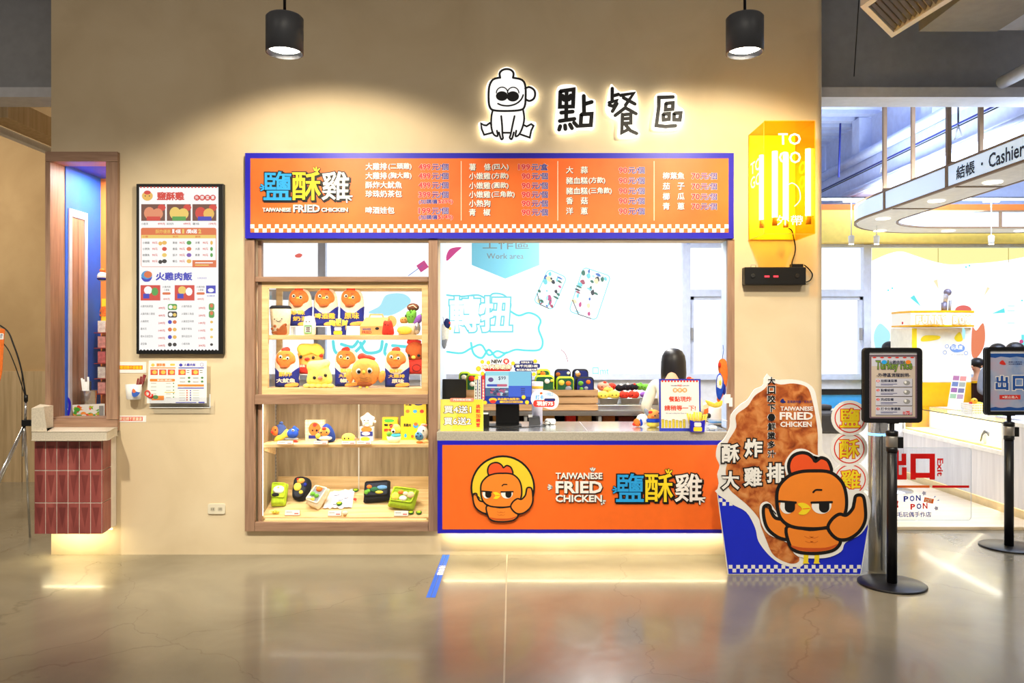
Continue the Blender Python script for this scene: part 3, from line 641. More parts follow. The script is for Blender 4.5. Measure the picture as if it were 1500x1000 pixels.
# ---- the orange counter front
YC = 5.93; SCF = SY(YC)
t = thing('counter_front_panel', 'wide orange counter front panel with blue border and chick badge', 'panel', P(858, 781, YC))
MB().pbox(641, 1076, 645, 781, YC, 0.145, BLUE).build('border_frame', t)
MB().poly(SCF, rect(648, 651.5, 1068, 775), ORANGE, 0.003, 0.003).build('orange_panel', t)
b = MB(); Sb = aff(SCF, 0.3, 630, 630)
b.poly(Sb, ell(355, 278, 157, n=48), INK, 0.018, 0.014); b.poly(Sb, ell(355, 278, 148, n=48), mat('badge_yellow_print', (240, 206, 50), 0.5, var=0.02), 0.0185)
Sc = aff(Sb, 0.645, 348-480*0.645, 290-610*0.645)
chick(b, Sc, 0.0195, 12); b.build('chick_badge', t)
logo_en(t, SCF, (('TAIWANESE', 813.6, 691.5, 882, 701), ('FRIED', 813.6, 704, 882, 721.5), ('CHICKEN', 813.6, 724, 881.5, 734.4)), 0.012)
rays(t, SCF, 809, 713, (2.6, 3.14, 3.7), 1, 6, 1.8, PAPER, GREY, 0.008); rays(t, SCF, 868, 690, (-2.2, -1.6, -0.9), 1, 5, 1.8, PAPER, GREY, 0.008); rays(t, SCF, 881, 733, (0, 0.8, 1.5), 1, 5, 1.8, PAPER, GREY, 0.008)
logo_cjk(t, SCF, ((902, 942.6), (944, 985.5), (987.6, 1028)), 693, 734.4, 0.008)
# warm strip under the panel
t = thing('strip_light', 'warm light strip glowing under the orange counter front', 'light', P(858, 781, YC+0.09))
LED = glow('warm_led', (255, 230, 160), 4.5)
a_, c_ = P(648, 781, YC), P(1072, 781, YC)
MB().box(a_.x, c_.x, YC+0.10, YC+0.12, a_.z-0.012, a_.z-0.001, LED).build('led_strip', t)
lamp('strip_glow', 'AREA', ((a_.x+c_.x)/2, YC+0.10, a_.z-0.014), 6, (1, 0.87, 0.55), ((a_.x+c_.x)/2, YC+0.12, 0), shape='RECTANGLE', size=c_.x-a_.x, size_y=0.03)

# ---- fried chicken cut-out standing on the floor
YS = 5.55; SS = aff(SY(YS), 0.33, 1030, 530)
t = thing('cardboard_cutout', 'tall printed cutout of a fried cutlet in a blue packet with flexing chick', 'cutout', P(1166, 841, YS))
CUT = ramp_mat('fried_crust_print', [(0.28, (116, 46, 16)), (0.42, (172, 82, 32)), (0.55, (206, 122, 60)), (0.75, (228, 160, 98))], 13, rough=0.55, detail=8, dist=0.5, bump=0.3)
CUT.node_tree.nodes['Mapping'].inputs['Scale'].default_value = (1, 1, 1)
sil = sp([(285, 52), (318, 78), (400, 78), (455, 90), (492, 120), (505, 170), (515, 230), (528, 300), (530, 390), (560, 422), (590, 470), (612, 560), (660, 590), (700, 572), (730, 600), (736, 690)], 3, False)+[(735, 740), (700, 943), (110, 943), (62, 580)]+sp([(62, 575), (70, 540), (64, 500), (74, 460), (58, 420), (66, 370), (95, 340), (118, 290), (124, 235), (165, 190), (200, 165), (228, 122), (264, 106), (270, 75)], 3, False)
MB().poly(SS, sil, PAPER, 0, 0.012).build('backing_board', t)
blue = [(66, 590), (113, 940), (697, 940), (731, 730)]+[(726, 700), (400, 560), (120, 560)]
b = MB(); b.poly(SS, blue, mat('packet_blue_print', (24, 44, 214), 0.45, var=0.02), 0.001); checks(b, SS, 113, 699, 900, 16.7, 2, PAPER, 0.002); checks(b, SS, 70, 146, 604, 16.7, 2, PAPER, 0.002); b.build('blue_packet', t)
cw = sp([(66, 560), (120, 625), (190, 665), (230, 735), (245, 795), (290, 855), (340, 893), (392, 908), (445, 898), (470, 800), (400, 560)], 4)
cut = sp([(300, 92), (345, 100), (400, 95), (460, 112), (482, 165), (498, 240), (508, 320), (508, 400), (520, 600), (500, 760), (432, 850), (424, 884), (390, 894), (340, 876), (304, 846), (280, 790), (256, 730), (244, 690), (195, 634), (150, 596), (112, 556), (100, 480), (112, 430), (108, 360), (146, 290), (146, 236), (196, 196), (228, 150), (268, 122)], 4)
b = MB(); b.poly(SS, cw, PAPER, 0.003); b.poly(SS, cut, CUT, 0.004); b.build('cutlet_print', t)
for c, x0, y0, x1, y1 in (('酥', 80, 362, 160, 446), ('炸', 182, 340, 262, 424), ('大', 80, 484, 160, 566), ('雞', 178, 466, 260, 552), ('排', 280, 448, 358, 536)):
    b = MB(); outlined(b, SS, c, x0, y0, x1, y1, PAPER, INK, 0.006, 0.035, 0.10); b.build('white_character', t)
b = MB()
b.vtext(SS, '大口咬下・鮮嫩多汁', 283, 62, 321, 428, PAPER, 0.0055, 0.09); b.vtext(SS, '大口咬下・鮮嫩多汁', 285, 63, 319, 427, INK, 0.007, 0.035)
b.build('vertical_lettering', t); b = MB()
for tx, x0, y0, x1, y1 in (('TAIWANESE', 341, 197, 486, 216), ('FRIED', 338, 222, 486, 256), ('CHICKEN', 341, 264, 480, 288)): outlined(b, SS, tx, x0, y0, x1, y1, PAPER, CHD, 0.006, 0.035, 0.06)
b.build('english_lettering', t); b = MB()
b.poly(SS, sp([(341, 176), (346, 166), (354, 162), (358, 170), (366, 178), (352, 182)], 3), NAVY, 0.006); b.text(SS, '嘉義雞肉飯・文化館', 372, 170, 482, 182, NAVY, 0.006)
b.build('navy_logo', t)
b = MB()
b.poly(SS, sp([(250, 640), (275, 618), (300, 630), (330, 660), (340, 540), (370, 520), (360, 450), (400, 392), (450, 386), (500, 412), (540, 410), (580, 450), (590, 500), (640, 560), (700, 572), (738, 610), (738, 690), (700, 760), (630, 800), (610, 840), (540, 868), (420, 862), (370, 800), (290, 765), (255, 710)], 4), PAPER, 0.008)
chick(b, SS, 0.009, 15)
for x in (444, 492): b.poly(SS, [(x, 850), (x+22, 850), (x+20, 886), (x+26, 893), (x-4, 893), (x, 880)], YELLOW, 0.0085)
b.build('flexing_chick', t)
for i, (cx, cy) in enumerate(((648, 248), (646, 384), (652, 520))):
    l = 0.011-0.0035*i if i < 2 else 0.0065
    b = MB(); b.poly(SS, ell(cx, cy, 82, 78, 32), PAPER, l, 0.006)
    b.poly(SS, ell(cx, cy, 68, 66, 32), RED, l+0.0006); b.poly(SS, ell(cx, cy, 63, 61, 32), PAPER, l+0.0012)
    outlined(b, SS, '鹽酥雞'[i], cx-44, cy-42, cx+44, cy+42, YELLOW, RED, l+0.0016, 0.02, 0.06)
    b.build('round_disc', t)
a_ = P(1166, 841, YS)
for dx in (-0.25, 0.25): MB().hexa([(a_.x+dx, YS+0.014, 0), (a_.x+dx+0.01, YS+0.014, 0), (a_.x+dx+0.01, YS+0.26, 0), (a_.x+dx, YS+0.26, 0), (a_.x+dx, YS+0.014, 0.7), (a_.x+dx+0.01, YS+0.014, 0.7), (a_.x+dx+0.01, YS+0.03, 0.7), (a_.x+dx, YS+0.03, 0.7)], PAPER).build('easel_back', t)

# ---- hanging pot lamps
def pot(px, lab):
    Y = 4.84; a = P(px, 47, Y); r_ = 27*Y/F; zt = Z0(24, Y); zb = Z0(78, Y)
    t = thing('hanging_pot_lamp', lab, 'lamp', (a.x, Y, zb), 'black pot lamps in front of the wall')
    MB().lathe((a.x, Y, 0), [(0.001, zt), (r_*0.9, zt), (r_, zt-0.012), (r_, zb), (r_*0.93, zb), (r_*0.90, zb+0.05), (0.001, zb+0.05)], mat('charcoal_enamel', (58, 60, 66), 0.45), 32).build('housing', t)
    MB().lathe((a.x, Y, 0), [(0.001, zb+0.012), (r_*0.5, zb+0.014), (r_*0.86, zb+0.03)], glow('lamp_lens', (255, 248, 228), 14), 28).build('lens', t)
    MB().tube([(a.x, Y, zt-0.002), (a.x, Y, 4.75)], 0.009, BLACK, 10).build('rod', t)
    b = MB(); b.ball((a.x, Y-r_*0.1, zt+0.003), 0.012, CHROME, 8, 5); b.build('screw', t)
pot(417, 'black hanging pot lamp above the left end of the menu sign'); pot(1091, 'black hanging pot lamp above the yellow lamp box')

# ---- yellow acrylic lamp box and the exit battery light below it
AMB = glass('amber_acrylic', (255, 236, 150), 0.02, 0.05, 0.15); TUBE = glow('fluorescent_tube', (255, 252, 236), 26.0)
x0, x1, z0, z1, yn = X0(1096), X0(1165), Z0(352), Z0(198), 5.69
t = thing('acrylic_lamp_box', 'glowing amber acrylic lamp box with white tubes on the wall', 'lamp', ((x0+x1)/2, 5.88, z0))
for nm, A in (('front_panel', (x0, x1, yn, yn+0.004, z0, z1)), ('side_panel', (x0, x0+0.004, yn+0.005, W-0.002, z0, z1)), ('side_panel', (x1-0.004, x1, yn+0.005, W-0.002, z0, z1)), ('bottom_panel', (x0+0.005, x1-0.005, yn+0.005, W-0.002, z0, z0+0.004)), ('top_panel', (x0+0.005, x1-0.005, yn+0.005, W-0.002, z1-0.004, z1))):
    MB().box(*A, AMB).build(nm, t)
MB().box(x0+0.005, x1-0.005, W-0.012, W-0.002, z0+0.005, z1-0.005, mat('amber_backboard', (255, 206, 36), 0.5, emit=0.6, var=0)).build('back_panel', t)
EDGE = mat('amber_edge', (255, 150, 30), 0.3, emit=0.7, var=0)
b = MB()
for A in ((x0, x1, yn-0.002, yn+0.004, z0-0.004, z0-0.0005), (x0, x1, yn-0.002, yn+0.004, z1+0.0005, z1+0.004), (x0-0.004, x0-0.0005, yn, yn+0.006, z0, z1), (x1+0.0005, x1+0.004, yn, yn+0.006, z0, z1), (x0-0.003, x0-0.0005, yn+0.01, W-0.003, z0-0.003, z0), (x1+0.0005, x1+0.003, yn+0.01, W-0.003, z0-0.003, z0)): b.box(*A, EDGE)
b.build('bright_edge', t)
Sf, Ss = SY(yn-0.002), Sheet((x0-0.002, W, 0), (0, -0.001, 0), (0, 0, -0.001), (-1, 0, 0))
for (px, py, Y) in ((1116, 268, 5.97), (1135, 268, 5.85), (1151, 268, 5.95), (1184, 268, 5.78)):
    a = P(px, 225, Y); c = P(px, 318, Y)
    o = MB().tube([(a.x, Y, Z0(320, 5.9)), (a.x, Y, Z0(224, 5.9))], 0.021, TUBE, 12).build('fluorescent_tube', t)
    MB().tube([(a.x, Y, Z0(320, 5.9)-0.06), (a.x, Y, Z0(320, 5.9)-0.001)], 0.02, mat('tube_cap', (200, 150, 60), 0.5), 12).build('tube_cap', o)
TOG = mat('white_vinyl_letters', (255, 252, 240), 0.5, emit=0.6, var=0)
S2 = Sheet((x1+0.002, W, 0), (0, 0.001, 0), (0, 0, -0.001), (1, 0, 0))
for S_, tx, q, bo in ((Sf, 'TO', (1140, 195, 1173, 212), 0.012), (Sf, 'GO', (1141, 222, 1173, 239), 0.012), (Sf, '外帶', (1138, 315, 1176, 330), 0.0), (Ss, 'TO', (70, -3010, 320, -2920), 0.012), (Ss, 'GO', (70, -2900, 320, -2810), 0.012), (S2, 'TO', (-320, -3010, -70, -2920), 0.012), (S2, 'GO', (-320, -2900, -70, -2810), 0.012)):
    MB().text(S_, tx, *q, TOG, 0.001, bo).build('vinyl_lettering', t)
MB().stroke(Sf, sp([(1148, 290), (1150, 276), (1160, 268), (1170, 276), (1172, 292), (1164, 302)], 4, False), 1.2, TOG, 0.001).build('vinyl_outline', t)
lamp('lamp_box_glow', 'POINT', ((x0+x1)/2, 5.86, (z0+z1)/2), 5, (1, 0.66, 0.12), shadow_soft_size=0.12)
t = thing('emergency_light_unit', 'black emergency light unit with two red indicators below the lamp box', 'light', P(1136, 417, W-0.05))
Ye = W-0.08
o = MB().pbox(1091, 1181, 391, 417, Ye, 0.078, BLACK).build('housing', t, bevel=0.006)
Se = SY(Ye)
MB().poly(Se, rect(1120, 403.5, 1127, 406), glow('red_indicator', (255, 40, 60), 2.5), 0.002, 0.002).build('indicator_lamp', t); MB().poly(Se, rect(1133, 403.5, 1140, 406), glow('red_indicator', (255, 40, 60)), 0.002, 0.002).build('indicator_lamp', t)
for px in (1103, 1168): MB().lathe((0, 0, 0), [(0.018, 0), (0.018, 0.004), (0.012, 0.006), (0.001, 0.003)], mat('dark_rubber', (30, 30, 32), 0.7), 16).build('speaker_eye', t, local=True).matrix_local = Matrix.Translation(P(px, 404, Ye)-t.location) @ Matrix.Rotation(pi/2, 4, 'X')
MB().pbox(1160, 1177, 386.5, 391, Ye+0.02, 0.05, BLACK).build('junction_block', t); MB().tube([P(1100, 391, Ye+0.03), P(1100, 388, Ye+0.03), P(1107, 388, Ye+0.03), P(1107, 391, Ye+0.03)], 0.003, GREY, 6).build('hanger', t)
b = MB(); b.tube([P(x, y, W-0.03) for x, y in sp([(1164, 388), (1160, 386), (1164, 372), (1165, 362), (1163, 350), (1160, 338), (1155, 334)], 5, False)], 0.005, BLACK, 6); b.tube([P(x, y, W-0.03) for x, y in sp([(1178, 388), (1185, 394), (1190, 402), (1187, 410), (1181, 413)], 5, False)], 0.005, BLACK, 6)
b.build('power_cord', t)
# ================================================================ display cabinet on the left of the counter
YF = 6.04
t = cab = thing('display_cabinet', 'brown oak display cabinet set in the wall, lit shelf with tilted floor below', 'cabinet', P(500, 778, YF))
def cbox(name, x0, x1, y0, y1, Y, d, m, par=t, bev=0.002): return MB().pbox(x0, x1, y0, y1, Y, d, m).build(name, par, bevel=bev)
cbox('stile', 358.5, 372.5, 350.5, 778, YF, 0.038, WOOD); cbox('stile', 627.5, 641, 350.5, 778, YF, 0.038, WOOD)
cbox('stile', 377.5, 383, 350, 765, 6.10, 0.05, WOOD)
cbox('rail', 373, 627, 405, 412.5, 6.065, 0.10, WOODH); cbox('rail', 373, 627, 578, 592, 6.045, 0.16, WOODH); cbox('rail', 373, 627, 765, 778, YF, 0.038, WOODH)
xa, xb = X0(383, 6.14), X0(627, 6.1); zl, zt = 0.10, Z0(590, 6.14)
MB().box(xa-0.02, xa, 6.13, 6.60, zl, zt, ASH).build('side_panel', t); MB().box(xb, xb+0.012, 6.13, 6.60, zl, zt, ASH).build('side_panel', t)
MB().box(xa, xb, 6.585, 6.60, zl, zt, ASH).build('back_panel', t); MB().box(xa, xb, 6.573, 6.584, zl, 0.52, PINE).build('back_strip', t)
MB().box(xa-0.02, xb+0.012, 6.13, 6.60, zt, zt+0.012, ASH).build('top_panel', t)
MB().box(X0(526, 6.58)-0.004, X0(526, 6.58)+0.004, 6.566, 6.572, 0.3, zt, WHITE).build('seam_strip', t)
b = MB(); b.hexa([(xa, 6.145, 0.262), (xb, 6.145, 0.262), (xb, 6.57, 0.402), (xa, 6.57, 0.402), (xa, 6.145, 0.275), (xb, 6.145, 0.275), (xb, 6.57, 0.416), (xa, 6.57, 0.416)], PINE); b.build('tilted_floor', t)
MB().box(xa, xb, 6.15, 6.165, zl, 0.255, mat('cream_kickboard', (238, 222, 176), 0.6)).build('kick_board', t)
ZS = 0.849
MB().box(xa, xb, 6.14, 6.50, ZS-0.028, ZS, PINE).build('shelf', t, bevel=0.003)
b = MB(); b.hexa([(xa+0.002, 6.18, ZS-0.03), (xa+0.01, 6.18, ZS-0.03), (xa+0.01, 6.48, ZS-0.03), (xa+0.002, 6.48, ZS-0.03), (xa+0.002, 6.18, ZS-0.06), (xa+0.01, 6.18, ZS-0.06), (xa+0.01, 6.48, ZS-0.13), (xa+0.002, 6.48, ZS-0.13)], PINE); b.build('shelf_bracket', t)
b = MB(); x = xa+0.004; b.box(x-0.004, x, 6.49, 6.515, 0.42, zt, GREY)
for i in range(26): b.box(x, x+0.001, 6.498, 6.507, 0.44+i*0.03, 0.452+i*0.03, BLACK)
b.build('slotted_rail', t)
LEDW = glow('cool_led', (255, 246, 214), 6.0)
MB().box(xa, xa+0.014, 6.130, 6.142, 0.29, zt-0.01, LEDW).build('led_strip', t); MB().box(xa+0.02, xb-0.02, 6.168, 6.176, 0.245, 0.255, LED).build('led_strip', t)
lamp('case_light', 'AREA', ((xa+xb)/2, 6.17, zt-0.02), 7, (1, 0.93, 0.78), ((xa+xb)/2, 6.40, 0), shape='RECTANGLE', size=1.2, size_y=0.05)
lamp('case_light', 'AREA', ((xa+xb)/2, 6.155, ZS-0.04), 5, (1, 0.93, 0.78), ((xa+xb)/2, 6.40, 0), shape='RECTANGLE', size=1.2, size_y=0.05)
cbox('glass_front', 383.5, 626.5, 592.5, 764.5, 6.118, 0.004, CLEAR)
struct(MB().pbox(384, 626, 351, 404.5, 6.12, 0.006, CLEAR).build('window_transom'), 'clear transom pane over the display cabinet')

t = case = thing('glass_display_case', 'pine framed glass case of plush toys in the upper half of the cabinet', 'display case', P(505, 578, 6.30))
zb_, zt_ = Z0(577.5, 6.10), Z0(413, 6.10); x0, x1 = X0(383.5, 6.10), X0(626.8, 6.10); bw = 9*6.1/F
ZB = zb_+bw
for nm, Y in (('front_frame', 6.205), ('back_frame', 6.47)):
    b = MB()
    if Y < 6.3: Y = 6.10
    b.box(x0, x0+bw, Y, Y+0.03, zb_, zt_, PINE); b.box(x1-bw, x1, Y, Y+0.03, zb_, zt_, PINE); b.box(x0+bw, x1-bw, Y, Y+0.03, zb_, zb_+bw, PINE); b.box(x0+bw, x1-bw, Y, Y+0.03, zt_-bw, zt_, PINE); b.build(nm, t)
MB().box(x0, x1, 6.131, 6.469, zb_, ZB-0.002, PINE).build('bottom_board', t); MB().box(x0, x1, 6.131, 6.469, zt_-0.014, zt_, PINE).build('top_board', t)
ZU = Z0(490.5, 6.15)
MB().box(x0+0.012, x1-0.012, 6.133, 6.46, ZU-0.036, ZU, PINE).build('shelf', t, bevel=0.002)
for x in (x0+0.004, x1-0.008): MB().box(x, x+0.004, 6.133, 6.466, ZB, zt_-0.016, CLEAR).build('side_glass', t)
MB().box(x0+bw, x1-bw, 6.108, 6.112, ZB, zt_-bw, CLEAR).build('front_glass', t)
b = MB(); b.box(x0+bw, x1-bw, 6.14, 6.15, zt_-0.022, zt_-0.015, LEDW); b.build('led_strip', t)
lamp('case_light', 'AREA', ((x0+x1)/2, 6.17, zt_-0.03), 4, (1, 0.95, 0.84), ((x0+x1)/2, 6.36, 0.9), shape='RECTANGLE', size=1.2, size_y=0.04)
lamp('case_light', 'AREA', ((x0+x1)/2, 6.17, ZU-0.045), 4, (1, 0.95, 0.84), ((x0+x1)/2, 6.36, 0.9), shape='RECTANGLE', size=1.2, size_y=0.04)
RIS = mat('white_acrylic_riser', (232, 240, 248), 0.3)
def riser(x0, x1, ztop, Y, lab, zbase, d=0.12):
    b = MB(); a, c = X0(x0, Y), X0(x1, Y); b.box(a, c, Y, Y+d, ztop-0.006, ztop, RIS); b.box(a, a+0.006, Y, Y+d, zbase, ztop-0.006, RIS); b.box(c-0.006, c, Y, Y+d, zbase, ztop-0.006, RIS)
    return tag(b.build('display_riser'), lab, 'riser', 'white risers in the glass case')
riser(426, 545, ZU+0.075, 6.33, 'white acrylic riser under the three upper packet plushes', ZU)
riser(430, 476, ZB+0.10, 6.34, 'white acrylic riser under the yellow plush with the red shirt', ZB); riser(590, 617, ZB+0.10, 6.34, 'white acrylic riser under the brown chick plush', ZB)

# ---- plush toys: every toy is drawn at its own spot, in local units of one photo pixel at its distance
def fab(name, c, var=0.10): return mat('plush_'+name, c, 0.9, var=var, scale=60, bump=0.25, spec=0.1)
fO, fY, fC, fN, fR, fB, fW, fK, fG, fP, fLB = fab('orange', (240, 122, 54)), fab('yellow', (252, 222, 90)), fab('cream', (250, 232, 204)), fab('navy', (40, 48, 140)), fab('red', (228, 62, 48)), fab('brown', (168, 92, 48)), fab('white', (248, 244, 236)), fab('black', (34, 34, 40)), fab('green', (110, 176, 66)), fab('purple', (140, 90, 180)), fab('blue', (44, 84, 200))
fAP, fCY, fGR, fLIME, fTAN, fPINK = fab('apricot', (246, 168, 84)), fab('cyan', (80, 190, 220)), fab('grey', (150, 156, 166)), fab('lime', (176, 204, 50)), fab('tan', (206, 150, 84)), fab('pink', (240, 150, 130))
EYE = mat('black_bead', (12, 12, 14), 0.25, var=0); GOLD = mat('gold_print', (236, 190, 60), 0.5, var=0)
class Toy:
    def __init__(s, name, label, cat, cx, cy, Y, group=None, loc=None, rx=0.0, k=1.0):
        s.S = SL(cx, cy, Y/F*k); s.t = thing(name, label, cat, P(cx, cy, Y) if loc is None else loc, group)
        s.t.rotation_euler = (rx, 0, 0); s.b = None; s.par = s.t
    def part(s, name, fn, par=None, **k):
        b = MB(); fn(b, s.S); return b.build(name, par or s.t, local=True, **k)
    def ball(s, name, cx, cy, rx, ry, d, m, l=0.0, par=None, **k): return s.part(name, lambda b, S: b.sball(S, cx, cy, rx, ry, d, m, l*S.s, **k), par)
    def puff(s, name, pts, d, m, l=0.0, par=None, n=4, **k): return s.part(name, lambda b, S: b.puff(S, sp(pts, n), d, m, l*S.s, **k), par)
    def eyes(s, pts, r, l, white=False):
        for x, y in pts:
            if white: e = s.ball('eye', x, y, r*1.35, r*1.35, r*0.5, fW, l-0.3); s.ball('pupil', x+r*0.15, y+r*0.1, r*0.85, r*0.85, r*0.5, EYE, l+r*0.25, e, n=10, k=7)
            else: s.ball('eye', x, y, r, r, r*0.6, EYE, l, n=10, k=7)
    def text(s, name, items, m, l): return s.part(name, lambda b, S: [b.text(S, tx, x0, y0, x1, y1, m, l*S.s, 0.03) for tx, x0, y0, x1, y1 in items])

def packet_plush():
    T = Toy('packet_plush', 'x', 'plush toy', 420.5, 568, 6.28, 'packet plushes in the glass case')
    T.puff('paper_collar', [(405, 564), (403, 542), (404, 524), (410, 515), (420, 512.5), (431, 515), (437, 524), (438.5, 545), (437, 564), (420, 567)], 6.5, fC)
    T.puff('blue_packet', [(403, 544), (403.3, 540), (411, 546), (420, 549), (430, 546), (438.5, 539), (438.7, 545), (438.3, 566), (436, 567.8), (420, 568), (405, 567.8), (403, 565)], 7.5, fN, n=3, flat=0.55)
    T.puff('orange_face', [(406, 530), (407, 521), (412, 515.5), (420, 514), (429, 517), (434, 524), (434, 531), (428, 536), (424, 541), (414, 541), (410, 536)], 3.2, fO, 5.2, flat=0.3)
    T.puff('comb', [(414, 516), (414, 512), (418, 510), (423, 509.5), (426, 513), (424, 517)], 3, fR, 3.5)
    T.ball('mouth', 418, 538.5, 6, 1.8, 1.5, fB, 7.8); T.ball('beak', 419.3, 527, 2.4, 1.5, 2, fY, 8.6)
    T.eyes([(413.3, 524), (423.5, 526)], 1.9, 8.3, True); T.part('eyebrow', lambda b, S: b.stroke(S, [(421, 521), (425, 520.5)], 0.8, INK, 9.2*S.s))
    T.part('cream_band', lambda b, S: b.puff(S, sp([(422, 563), (437.5, 561.5), (437.8, 566.5), (420, 567.5)], 3), 1, fAP, 7.2*S.s))
    return T.t
def lettering(root, rows):
    S = SL(420.5, 568, 6.28/F); b = MB()
    for tx, x0, y0, x1, y1, m in rows: b.text(S, tx, x0, y0, x1, y1, m, 8.3*S.s, 0.03)
    b.build('packet_lettering', root, local=True)
pk = packet_plush()
pk['label'] = 'packet plush with orange face at the left end of the lower case floor'
pk.location.z = ZB
lettering(pk, [('酥炸', 411, 545.5, 430, 552.5, GOLD), ('大魷魚', 407, 555, 435, 561.5, fC)])
for px, Y, z, lab, rows in ((581.5, 6.28, ZB, 'packet plush with orange face between the orange chick and brown chick plushes', [('酥炸', 411, 541.5, 430, 547, GOLD), ('大雞排', 409, 549, 433, 554.5, GOLD), ('原味', 414, 556, 432, 562, fC)]),
                            (508, 6.36, ZB, 'packet plush with orange face half hidden behind the orange chick plush', [('酥炸', 413, 541.5, 431, 547, GOLD), ('大雞排', 410, 549, 433, 554.5, GOLD), ('椒鹽', 412, 556, 434, 562, fC)]),
                            (439.5, 6.38, ZU+0.076, 'packet plush on the upper riser behind the milk tea cup plush', [('珍珠', 408, 545, 430, 552, GOLD), ('奶茶', 412, 554, 436, 561, GOLD)]),
                            (477.5, 6.38, ZU+0.076, 'middle packet plush of the three on the upper riser', [('啤酒雞', 406, 549, 436, 558, GOLD)]),
                            (515.5, 6.38, ZU+0.076, 'packet plush on the upper riser nearest the brown carry box', [('原味', 411, 548, 433, 558, GOLD)])):
    c = dup(pk, (X0(px, Y), Y, z), lab)
    for ch in list(c.children):
        if ch.name.startswith('packet_lettering'): bpy.data.objects.remove(ch)
    lettering(c, rows)

def at(cx, Y, z): return (X0(cx, Y), Y, z)
# upper shelf front row
T = Toy('cup_plush', 'cream milk tea cup plush with smiling face and brown pearls', 'plush toy', 411, 491, 6.22, None, at(411, 6.22, ZU))
T.part('cup_body', lambda b, S: b.lathe((0, 0, 0), [(10*S.s, 0), (12.5*S.s, 1.5*S.s), (15*S.s, 30*S.s), (15.5*S.s, 38*S.s), (14*S.s, 40*S.s), (0.001, 41*S.s)], fC, 20, 1, 0.8))
T.part('dark_lid', lambda b, S: b.lathe((0, 0, 0), [(15.8*S.s, 38.5*S.s), (16*S.s, 40*S.s), (13*S.s, 43*S.s), (0.001, 43.5*S.s)], fK, 20, 1, 0.8)); T.part('brown_tea', lambda b, S: b.puff(S, sp([(400, 487), (408, 486), (414, 478), (420, 475), (423, 482), (422, 490), (410, 491)], 4), 2, fB, 9.5*S.s))
for x, y in ((402, 482), (410, 483), (406, 478), (421, 476)): T.ball('pearl', x, y, 2, 2, 1, fB, 11.2 if x != 421 else 9.5)
T.eyes([(405.5, 468), (416, 467.5)], 0.9, 11.3); T.part('smile', lambda b, S: b.stroke(S, sp([(408, 470), (411.5, 471.5), (415, 469.5)], 3, False), 0.8, INK, 12.2*S.s))
T = Toy('bottle_plush', 'small white bottle plush with a green and black label', 'plush toy', 453.5, 491, 6.2, None, at(453.5, 6.2, ZU))
T.part('bottle_body', lambda b, S: b.lathe((0, 0, 0), [(7*S.s, 0), (9*S.s, 2*S.s), (9.2*S.s, 17*S.s), (8*S.s, 22*S.s), (7*S.s, 27*S.s), (0.001, 28*S.s)], fW, 16, 1, 0.8)); T.part('label_patch', lambda b, S: (b.poly(S, rect(448, 477, 458.5, 489), GREEN, 7.6*S.s), b.poly(S, rect(448.8, 478.6, 457.7, 487.5), PAPER, 7.7*S.s), b.text(S, '豆', 450, 479.5, 456.5, 486.5, INK, 7.8*S.s, 0.03))); T.eyes([(450.5, 471.5), (455, 471.5)], 0.9, 7.0)
def fries(T, cx, top, bot, w, txt):
    h = bot-top
    T.part('carton', lambda b, S: b.poly(S, [(cx-w*0.42, top+h*0.42), (cx-w*0.2, top+h*0.5), (cx+w*0.2, top+h*0.5), (cx+w*0.42, top+h*0.42), (cx+w*0.38, bot), (cx-w*0.38, bot)], BLUE if txt else fN, w*0.18*S.s, w*0.36*S.s))
    for i in range(9):
        x = cx+(i-4)*w*0.09; a = (i-4)*0.09; yy = top+abs(i-4)*h*0.03+((i*37) % 5)*h*0.02
        T.part('fry', lambda b, S: b.tube([S.p(x, bot-h*0.3, (i % 3-1)*w*0.08*S.s), S.p(x+a*h*0.4, yy, (i % 3-1)*w*0.10*S.s)], w*0.06*S.s, fY, 7))
    T.part('face_print', lambda b, S: (b.poly(S, rr(cx-w*0.24, bot-h*0.24, cx+w*0.24, bot-h*0.03, w*0.06), YELLOW, w*0.185*S.s), b.poly(S, rr(cx-w*0.2, bot-h*0.46, cx+w*0.2, bot-h*0.26, w*0.06), PAPER, w*0.185*S.s)))
T = Toy('fries_plush', 'yellow fries plush in a navy carton on the upper shelf', 'plush toy', 496, 492, 6.2, None, at(496, 6.2, ZU)); fries(T, 496, 467, 492, 26, False); T.eyes([(493, 475), (499, 475)], 0.8, 5)
# carry box
CARD = mat('kraft_card', (214, 164, 96), 0.7, var=0.06)
T = Toy('carry_box', 'brown card carry box with a handle on the upper shelf', 'box', 550, 492, 6.26, None, at(550, 6.26, ZU))
T.part('box_body', lambda b, S: (b.hexa([S.p(529, 492, 0.05), S.p(568, 492, 0.05), S.p(573, 492, -0.06), S.p(534, 492, -0.06), S.p(529, 479, 0.05), S.p(568, 479, 0.05), S.p(573, 479, -0.06), S.p(534, 479, -0.06)], CARD), b.hexa([S.p(529, 479, 0.05), S.p(568, 479, 0.05), S.p(573, 479, -0.06), S.p(534, 479, -0.06), S.p(536, 466, 0.005), S.p(569, 466, 0.005), S.p(570, 466, -0.015), S.p(537, 466, -0.015)], CARD)))
T.part('handle', lambda b, S: b.stroke(S, [(541, 466), (542.5, 462), (560, 462), (561.5, 466)], 2.2, CARD, 0.001)); T.part('side_flap', lambda b, S: b.poly(S, ell(572, 472, 8, 9, 16), CARD, -0.04, 0.002)); T.part('box_print', lambda b, S: (b.text(S, 'TAIWANESE', 532, 482, 545, 485, NAVYP, 0.0515, 0.03), b.text(S, 'FRIED', 532, 486, 546, 490, RED, 0.0515, 0.03), b.poly(S, ell(554, 482.5, 3, 2), INK, 0.0515)))
